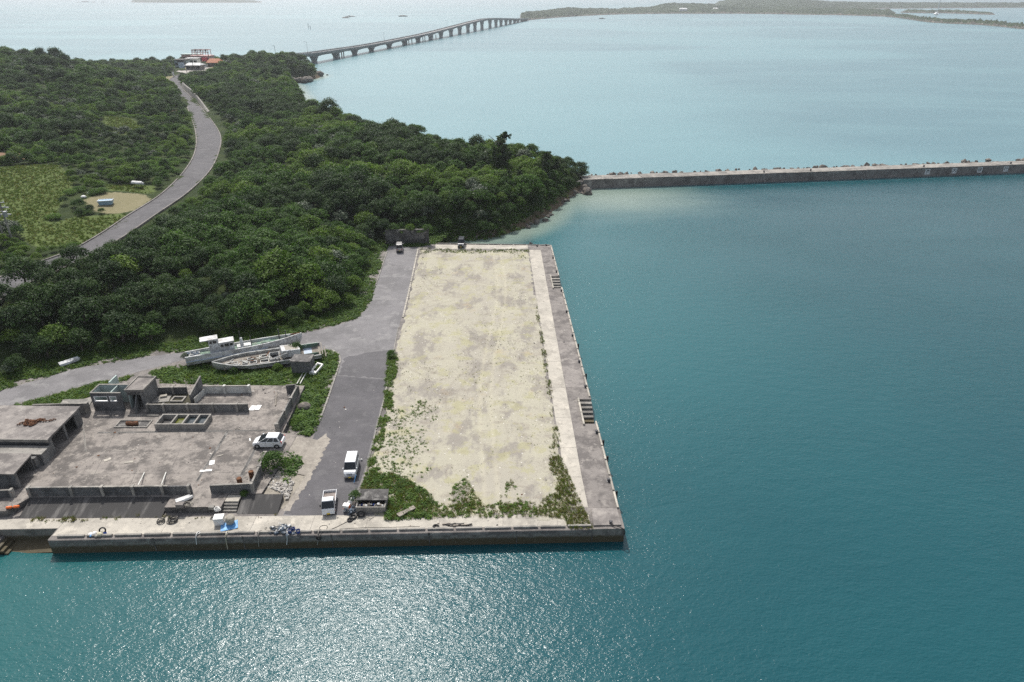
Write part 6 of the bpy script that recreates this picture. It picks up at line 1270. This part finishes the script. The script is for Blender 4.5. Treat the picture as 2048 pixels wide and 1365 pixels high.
for k in range(70):
    i = rr.randrange(len(SH)-1); u = rr.random(); a = (lerp(SH[i][0], SH[i+1][0], u)+rr.uniform(-10, 5), lerp(SH[i][1], SH[i+1][1], u)-rr.uniform(-2, 9)); rock(a, rr.uniform(.25, .75), SEA+rr.uniform(.0, .35), 'brown rock on the narrow rocky shore between quay and cape', 'rocks along the shore')
rock((634, 150), 3.2, SEA+1, 'dark rock stack in the sea off the headland, left of pair'); rock((641, 150), 3.0, SEA+1.1, 'dark rock stack in the sea off the headland, right of pair'); rock((654, 151), 1.0, SEA, 'tiny rock in the sea right of the paired stacks')
for k in range(26):
    a = (rr.uniform(575, 622), 0); yb = 163-(a[0]-575)*.07; rock((a[0], yb+rr.uniform(-1, 1)), rr.uniform(1.2, 2.8), SEA+rr.uniform(.4, 2.2), 'dark rock at the foot of the headland cliff', 'rocks under the headland')
# ================================================================ bridge
BP = [(629,126,103.5),(672,118,98),(709.5,110,94),(743,103,88),(778.5,96,81),(809,91,75.5),(836,85,70),(861,80,64.5),(882,76,59),(902,72,54),(919.5,68,49),(936,65,45),(950,62,41),(964,59,38),(980,56,36),(992,54,36.3),(1002,52,36.6),(1012,50,37),(1020.5,48,37),(1029,46,37.2),(1035.5,45,37.5),(1044,43.5,38)]
# the piers are evenly spaced in reality: fit a straight line in plan
ends = [G(BP[0][0], BP[0][1], SEA), G(BP[-1][0], BP[-1][1], SEA)]; nb = len(BP)
def deck_z(i):
    x, yb, yt = BP[i]; q = P3[i]; lo, hi = 0, 40
    for _ in range(40):
        m_ = (lo+hi)/2
        if proj(q.x, q.y, m_)[1] > yt: lo = m_
        else: hi = m_
    return lo
P3 = [ends[0].lerp(ends[1], i/(nb-1)) for i in range(nb)]
for i in range(nb):   # keep the even spacing but honour the pixel columns
    lo, hi = -.05, 1.05
    for _ in range(40):
        m_ = (lo+hi)/2; q = ends[0].lerp(ends[1], m_)
        if proj(q.x, q.y, SEA)[0] < BP[i][0]: lo = m_
        else: hi = m_
    P3[i] = ends[0].lerp(ends[1], lo)
DZ = [deck_z(i) for i in range(nb)]
print('bridge', [round(z, 1) for z in DZ], [round((P3[i+1]-P3[i]).length) for i in range(nb-1)])
DZs = [sum(DZ[max(0, i-1):i+2])/len(DZ[max(0, i-1):i+2]) for i in range(nb)]; DZ = [z-1.1 for z in DZs]
bdir = (ends[1]-ends[0]).normalized(); bnn = Vector((-bdir.y, bdir.x, 0)); br = thing('sea_bridge', 'long concrete road bridge arching over the sea to the far island', 'bridge', ends[0])
bridge_c = grime('bridge_concrete', (.27, .265, .26), (.19, .185, .18), None, .05, .4, b=0)
start = P3[0]-bdir*((P3[1]-P3[0]).length*1.25); chain = [start]+P3+[P3[-1]+bdir*60]; cz = [RZ+.5]+DZ+[DZ[-1]-1.5]
hw = 5.2
for i in range(len(chain)-1):
    v = []; F = []; ns = 8
    for k in range(ns+1):
        u = k/ns; c = chain[i].lerp(chain[i+1], u); z = lerp(cz[i], cz[i+1], u); dep = (1.9+1.2*abs(2*u-1)**3)
        v += [c-bnn*hw+Vector((0, 0, z)), c-bnn*hw+Vector((0, 0, z-.6)), c-bnn*3+Vector((0, 0, z-.9)), c-bnn*2.8+Vector((0, 0, z-dep)), c+bnn*2.8+Vector((0, 0, z-dep)), c+bnn*3+Vector((0, 0, z-.9)), c+bnn*hw+Vector((0, 0, z-.6)), c+bnn*hw+Vector((0, 0, z))]
    v = [Vector((q.x, q.y, q.z-SEA)) for q in v] if False else [Vector((q.x, q.y, q.z+0)) for q in v]
    for k in range(ns):
        for j in range(8): F.append((k*8+j, k*8+(j+1) % 8, (k+1)*8+(j+1) % 8, (k+1)*8+j))
    v = [(q.x, q.y, q.z-(chain[0].z if False else SEA)) for q in v]   # chain points carry the sea level
    sp = MB().add(v, F).obj('girder_span', bridge_c, br, True)
    for s in (-1, 1):
        p0 = chain[i]+bnn*s*hw; p1 = chain[i+1]+bnn*s*hw
        MB().bar((p0.x, p0.y, cz[i]+.45), (p1.x, p1.y, cz[i+1]+.45), .35, .85).obj('parapet', bridge_c, sp, True).matrix_parent_inverse = Matrix.Translation((0, 0, 0))
        MB().bar((p0.x, p0.y, cz[i]+1.2), (p1.x, p1.y, cz[i+1]+1.2), .18, .16).obj('handrail', steel, sp, True).matrix_parent_inverse = Matrix.Translation((0, 0, 0))
for i in range(nb):
    q = P3[i]; zt = DZ[i]-3.05; hh = zt-SEA; M_ = Matrix.Translation((q.x, q.y, 0)) @ Matrix.Rotation(math.atan2(bdir.y, bdir.x), 4, 'Z')
    def ellp(z, a, b_): return [M_ @ Vector((a*math.cos(k*math.pi/6), b_*math.sin(k*math.pi/6), z)) for k in range(12)]
    b = MB(); fl = min(5, hh*.55); L_ = [(SEA-3, 3.0, 3.0), (zt-fl, 2.2, 2.6), (zt-fl*.4, 2.8, 3.4), (zt, 4.6, 3.6)]
    v = sum([ellp(*l_) for l_ in L_], []); F = [(r_*12+k, r_*12+(k+1) % 12, (r_+1)*12+(k+1) % 12, (r_+1)*12+k) for r_ in range(3) for k in range(12)]+[tuple(range(36, 48))]
    b.add(v, F).obj('pier', bridge_c, br, True, smooth=False)
for k, i in enumerate((0, 4, 9)):
    q = P3[i]+bnn*hw; s = thing('lamp_post', 'thin lamp post on the bridge parapet, %s from the near end' % ('first', 'second', 'third')[k], 'lamp post', (q.x, q.y, DZ[i]), 0, 'bridge lamp posts'); MB().tube([(0, 0, 0), (0, 0, 9)], [.16, .1], 7).obj('post', steel, s); MB().tube([(0, 0, 9), (-1.6, 0, 9.3)], .1, 6).obj('arm', steel, s); MB().box(-2.3, -.2, 9.2, -1.5, .2, 9.4).obj('lamp', dark_metal, s)
for k, (x, y) in enumerate(((679, 117), (684, 116), (688, 115), (814, 90), (818, 89), (824, 88), (840, 84.5), (846, 83), (850, 82), (866, 79), (872, 78))):
    q = G(x, y, SEA); o = MB().tube([(0, 0, -2), (0, 0, 4.2+k % 3)], .5, 8).obj('old_pile', concrete_dark); o.location = (q.x, q.y, SEA); tag(o, 'old dark pile standing in the sea beside the bridge piers', 'pile', 'old piles by the bridge')
for k, (x, y, h) in enumerate(((617, 57, 8), (621, 59, 6))): q = G(x, y, SEA); o = MB().tube([(0, 0, -2), (0, 0, h)], .35, 7).obj('channel_marker', dark_metal); o.location = (q.x, q.y, SEA); tag(o, 'thin channel marker pole out in the lagoon, %s one' % ('taller left', 'shorter right')[k], 'marker')
# ================================================================ far land
far_green = grime('far_scrub', (.03, .052, .02), (.016, .03, .012), (.06, .08, .032), .03, .12, b=0)
far_rock = grime('far_shore_rock', (.10, .095, .08), (.06, .055, .048), (.24, .21, .17), .05, .2, b=0)
def island(name, lab, front, depth, hts, seed, step=9.0, z_scrub=3.0):
    """low island: front shoreline traced as ground points, body going back `depth` metres"""
    Fp = [G(x, y, SEA) for x, y in front]; n = max(8, int(sum((b-a).length for a, b in zip(Fp[:-1], Fp[1:]))/step)); Q = resample(Fp, n); m_ = max(6, int(depth/step)); nx = n
    P = []; Hh = []
    for j in range(m_+1):
        for i in range(n): 
            d = Vector((Q[i].x, Q[i].y, 0)).normalized(); p = Vector((Q[i].x, Q[i].y, 0))+d*(depth*j/m_); P.append((p.x, p.y)); Hh.append((i/(n-1), j/m_))
    P = np.array(P); Hh = np.array(Hh); hx = np.interp(Hh[:, 0], [a for a, b in hts], [b for a, b in hts]); env = np.clip(Hh[:, 1]*m_/1.6, 0, 1)*np.clip((1-Hh[:, 1])*5, 0, 1)*np.clip(Hh[:, 0]*n/3, 0, 1)*np.clip((1-Hh[:, 0])*n/3, 0, 1)
    body = hx*np.sin(np.clip(Hh[:, 1]*1.25, 0, 1)*math.pi*.5+.0)
    r = np.random.default_rng(seed); bush = np.clip(r.normal(1.5, 1.5, len(P)), 0, 5)*(.3+1.0*vnoise(P, .03, seed))
    z = SEA-.6+env*(1.6+body+bush*np.where(hx > 1, 1, .4))
    o = grid_mesh(name, P, z, n, m_+1, far_green); o.data.materials.append(far_rock)
    low = z < SEA+1.6; pv_ = np.array([p.vertices[:] for p in o.data.polygons]); o.data.polygons.foreach_set('material_index', low[pv_].any(1).astype(np.int32)); o.data.shade_flat(); o.data.update()
    if o.data.polygons[len(o.data.polygons)//2].normal.z < 0: o.data.flip_normals()
    o['kind'] = 'structure'; return o
island('far_island', '', [(1040,44),(1060,41),(1120,35.5),(1180,32),(1240,29.5),(1300,28.5),(1360,28),(1400,28.3),(1450,28),(1520,28.5),(1600,30),(1680,31),(1740,33),(1790,34.5)], 620, [(0, 3), (.10, 6), (.18, 9), (.25, 12), (.30, 9), (.38, 5), (.42, 4), (.5, 9), (.55, 22), (.62, 20), (.7, 9), (.85, 8), (1, 6)], 41, 9)
island('far_hill', '', [(1420,21),(1460,22),(1520,21.5),(1600,21),(1700,19),(1800,18),(1900,17),(2048,16),(2160,16)], 900, [(0, 14), (.06, 32), (.15, 34), (.3, 20), (.5, 14), (1, 10)], 42, 16)
island('right_point', '', [(1770,34),(1800,37),(1840,43),(1860,45.5),(1900,48),(1950,50),(2000,54),(2048,59),(2120,62)], 60, [(0, 5), (.2, 7), (.5, 6), (.8, 5), (1, 5)], 43, 5)
island('far_point', '', [(1800,26),(1850,27),(1900,27.5),(1950,29),(1990,30.5),(1960,29)][:5], 120, [(0, 6), (.5, 6), (1, 3)], 44, 9)
island('left_island', '', [(262,5.5),(300,5.8),(360,6),(420,6),(460,6),(525,5.7)], 900, [(0, 4), (.08, 34), (.2, 44), (.5, 48), (.7, 38), (.82, 12), (1, 3)], 45, 22)
for k, (x, y, s) in enumerate(((158, 5.2, 4), (172, 4.8, 9), (188, 5, 6), (206, 5.3, 5), (690, 36.5, 4), (703, 34, 4), (808, 33.5, 4), (1205, 38, 3), (1378, 15, 12), (1400, 11, 14), (1425, 10, 12))):
    q = G(x, y, SEA); o = bpy.data.objects.new('far_islet', rk[k % 5]); COL.objects.link(o); o.location = (q.x, q.y, SEA+.5); o.scale = (s*3, s, s*.7); tag(o, 'tiny dark islet far out on the hazy sea, %s from the left' % ('first', 'second', 'third', 'fourth', 'fifth', 'sixth', 'seventh', 'eighth', 'ninth', 'tenth', 'eleventh')[k], 'islet', 'far islets')
# mast and white pavilion on the right point
q = G(1871, 38, 4); t = thing('radio_mast', 'tall pale lattice mast on the right point', 'mast', (q.x, q.y, 1.0)); H_ = 60
for a in range(3):
    c_, s_ = math.cos(a*2.094), math.sin(a*2.094); MB().tube([(1.3*c_, 1.3*s_, 0), (.5*c_, .5*s_, H_)], .22, 5).obj('mast_leg', sign_white if a else steel, t)
for k in range(20):
    z = k*3; r_ = 1.3-.8*z/H_; r2 = 1.3-.8*(z+3)/H_
    for a in range(3): MB().bar((r_*math.cos(a*2.094), r_*math.sin(a*2.094), z), (r2*math.cos((a+1)*2.094), r2*math.sin((a+1)*2.094), z+3), .14).obj('brace', steel, t)
q = G(1875, 32, 3); t = thing('white_tent', 'white conical roofed pavilion beside the tall mast', 'pavilion', (q.x-4, q.y, 4)); MB().tube([(0, 0, 0), (0, 0, 3)], 5, 12).obj('pavilion_wall', sign_white, t); MB().tube([(0, 0, 3), (0, 0, 8.5)], [6.5, .3], 12).obj('pavilion_roof', sign_white, t)
for k, (x, y, w_, h_, m_, lab) in enumerate(((1366, 23.5, 22, 5, sign_white, 'long white roofed house on the far shore'), (1590, 4.5, 30, 9, pink_paint, 'pinkish building on the far island'), (1610, 5, 16, 7, sign_white, 'white building beside the pinkish one on the far island'), (1430, 22, 14, 4, sign_white, 'small white house at the foot of the far hill'))):
    q = G(x, y, 3); t = thing('far_house', lab, 'house', (q.x, q.y, 5)); MB().box(-w_/2, -5, -4, w_/2, 5, h_).obj('wall', m_, t); MB().hexa([(-w_/2-1, -6, h_), (w_/2+1, -6, h_), (w_/2+1, 6, h_), (-w_/2-1, 6, h_)], [(-w_/2+2, -.3, h_+3), (w_/2-2, -.3, h_+3), (w_/2-2, .3, h_+3), (-w_/2+2, .3, h_+3)]).obj('roof', m_, t)
    for i in range(3): MB().box(-w_/2+w_*(i+.5)/3-1, -5.06, 0, -w_/2+w_*(i+.5)/3+1, -5, 2).obj('window', glass_dark, t)
# ================================================================ settlement by the bridge
def shop(name, lab, a, w_, d_, h_, wallm, roofm, kind='flat', zg=7.2, rz=0.0, win=3, cat='building', rh=1.6):
    q = G(*a, zg); t = thing(name, lab, cat, (q.x, q.y, zg), rz); MB().box(-w_/2, 0, -.5, w_/2, d_, h_).obj('wall', wallm, t)
    if kind == 'flat': MB().box(-w_/2-.5, -.6, h_+.002, w_/2+.5, d_+.4, h_+.3).obj('roof', roofm, t)
    else: MB().hexa([(-w_/2-.6, -.7, h_), (w_/2+.6, -.7, h_), (w_/2+.6, d_+.6, h_), (-w_/2-.6, d_+.6, h_)], [(-w_/2+.8, d_*.5-.1, h_+rh), (w_/2-.8, d_*.5-.1, h_+rh), (w_/2-.8, d_*.5+.1, h_+rh), (-w_/2+.8, d_*.5+.1, h_+rh)]).obj('roof', roofm, t)
    for i in range(win):
        x = -w_/2+w_*(i+.5)/win; MB().box(x-w_/win*.36, -.06, .2 if i == win//2 else .9, x+w_/win*.36, -.005, min(2.3, h_-.3)).obj('window' if i != win//2 else 'door', glass_dark, t)
    return t
shop('roadside_shop', 'low shop with a curved white roof beside the upper road', (387, 140.5), 9.5, 7, 2.9, concrete_grey, gel_white, 'hip', rh=1.3); shop('grey_store', 'grey-blue flat store at the left of the settlement', (362, 133.5), 8, 7, 4.2, grime('bluegrey_wall', (.30, .36, .38), (.2, .24, .25), None, .4, 1), concrete_dark)
shop('tiled_house', 'timber house with an orange tiled roof by the bridge road', (428, 134.5), 8.5, 7, 2.8, plain('brown_boards', (.16, .12, .09), .8), red_tile, 'hip', rh=2.4)
shop('white_shop', 'white roofed shop in the middle of the settlement', (384, 128), 8, 6, 3.4, sign_white, gel_white); shop('green_roof_stall', 'long stall with a pale green roof behind the shops', (383, 121), 14, 6, 4.0, pink_paint, mint)
t = shop('rooftop_diner', 'pinkish two storey building with an open sign frame on its roof', (402, 122.5), 14, 8, 3.4, pink_paint, pink_paint); fr = MB()
for x in (-6, -2, 2, 6): fr.bar((x, 1, 3.6), (x, 1, 7.6), .35); fr.bar((x, 6, 3.6), (x, 6, 7.6), .35); fr.bar((x, 1, 7.6), (x, 6, 7.6), .3)
fr.bar((-6.2, 1, 7.6), (6.2, 1, 7.6), .5); fr.bar((-6.2, 1, 5.8), (6.2, 1, 5.8), .4); fr.bar((-6.2, 6, 7.6), (6.2, 6, 7.6), .4); fr.obj('sign_frame', pink_paint, t)
for k in range(6): MB().box(-5.6+k*1.9, .7, 6.4, -4.4+k*1.9, .85, 8.0).obj('sign_letter_board', concrete_grey if k % 2 else sign_white, t)
MB().box(2, -3, 0, 5.5, -.2, 2.4).obj('red_awning', plain('red_cloth', (.6, .06, .08), .7), t)
q = G(365, 140, 7.2); t = thing('billboard', 'grey roadside billboard with a dark header', 'sign', (q.x, q.y, 7.2)); MB().box(-1.9, -.1, 1.0, 1.9, .1, 4.6).obj('panel', gel_blue, t); MB().box(-2.2, -.15, 4.602, 2.2, .15, 6.0).obj('header', sign_black, t)
for s in (-1.5, 1.5): MB().tube([(s, .2, -.3), (s, .2, 5.5)], .14, 6).obj('post', steel, t)
def pole(a, h, zg, lab, arms=1):
    q = G(*a, zg); zz = float(height([(q.x, q.y)])[0]); t = thing('utility_pole', lab, 'pole', (q.x, q.y, zz), 0, 'utility poles'); MB().tube([(0, 0, -.5), (0, 0, h)], [.2, .12], 8).obj('post', concrete, t)
    for k in range(arms):
        c = MB().box(-1.0, -.06, h-.6-.9*k, 1.0, .06, h-.48-.9*k).obj('cross_arm', steel, t)
        for x in (-.85, 0, .85): MB().tube([(x, 0, h-.48-.9*k), (x, 0, h-.2-.9*k)], .07, 6).obj('insulator', sign_white, c)
    return t
pole((374, 146), 9, 7, 'concrete utility pole in front of the billboard'); pole((389, 147), 9, 7, 'concrete utility pole right of the roadside shop'); pole((348, 150), 10, 8, 'utility pole among shrubs left of the settlement'); pole((333, 165), 9, 8, 'utility pole beside the upper road bend', 2); pole((419, 128), 9, 7.2, 'utility pole at the tiled house'); pole((396, 124), 9, 7.2, 'utility pole between the shops'); pole((55, 165), 6.5, 12, 'pole topped by trees on the left hill')
q = G(25, 480, 8); t = pole((25, 482), 8.5, 8, 'tall utility pole with transformers at the left edge', 3); t.location.z = 7.8; t['group'] = 'transformer poles'
for x in (-.7, .65): MB().tube([(x, -.35, 5.2), (x, -.35, 6.3)], .36, 10).obj('transformer', steel, t)
t2 = pole((8, 476), 8.5, 8, 'second transformer pole beside the tall one at the left edge', 3); t2.location.z = 7.8; t2['group'] = 'transformer poles'
MB().box(0, -.3, 6.4, 3.2, -.1, 6.6).obj('platform_beam', steel, t2); MB().box(0, -.3, 5.0, 3.2, -.1, 5.2).obj('platform_beam', steel, t2)
q = G(570, 113, 8); t = thing('lamp_post', 'thin lamp post where the bridge meets the headland', 'lamp post', (q.x, 560, 8)); MB().tube([(0, 0, -1), (0, 0, 9)], .14, 7).obj('post', steel, t); MB().box(-1.5, -.15, 8.9, .1, .15, 9.1).obj('lamp', dark_metal, t)
for k, (a, m_, rz, lab) in enumerate((((447, 131), white_paint, .1, 'white van parked right of the tiled house'), ((452, 127), white_paint, .3, 'white car behind the parked van by the bridge road'), ((457, 124), navy_paint, .2, 'dark car farthest along the bridge road'), ((411, 135), white_paint, 1.2, 'white van at the left gable of the tiled house'), ((400, 139), navy_paint, 2.0, 'dark car beside the roadside shop'))): 
    q = G(*a, 7.2); kei_van(lab, (q.x, q.y, 7.2), rz, m_, None, 'cars at the settlement', 'parked_car')
q = G(347, 152, 7.5); o = MB().box(-.4, -.4, 0, .4, .4, 2.4).obj('road_sign', sign_white); o.location = (q.x, q.y, 7.3); tag(o, 'small white banner by the left side of the upper road', 'banner')
MB().prism([tuple(G(*p, 7.2)[:2]) for p in ((352, 143), (372, 137), (452, 123), (470, 126), (430, 141), (400, 147), (372, 147))], 5, 7.16).obj('settlement_ground', grime('pale_paving', (.42, .39, .36), (.30, .28, .26), None, .1, .5)) ['kind'] = 'structure'
o = MB().add([start-bdir*60-bnn*5+Vector((0, 0, RZ+.3-SEA)), start-bdir*60+bnn*5+Vector((0, 0, RZ+.3-SEA)), start+bnn*5+Vector((0, 0, RZ+.5-SEA)), start-bnn*5+Vector((0, 0, RZ+.5-SEA))], [(0, 1, 2, 3)]).obj('bridge_approach_road', asphalt_old); o['kind'] = 'structure'
# ================================================================ air
haze_m = bpy.data.materials.new('haze_air'); haze_m.use_nodes = True; nt = haze_m.node_tree
nt.nodes.remove(nt.nodes['Principled BSDF']); pv = nt.nodes.new('ShaderNodeVolumePrincipled')
pv.inputs['Color'].default_value = (.86, .91, .96, 1); pv.inputs['Density'].default_value = 1.4e-4; pv.inputs['Anisotropy'].default_value = .5
nt.links.new(pv.outputs[0], nt.nodes['Material Output'].inputs['Volume'])
hz = MB().box(-9200, -9200, -14, 9200, 9200, 75).obj('haze', haze_m); tag(hz, 'pale sea haze lying over the whole bay', 'haze', kind='stuff')
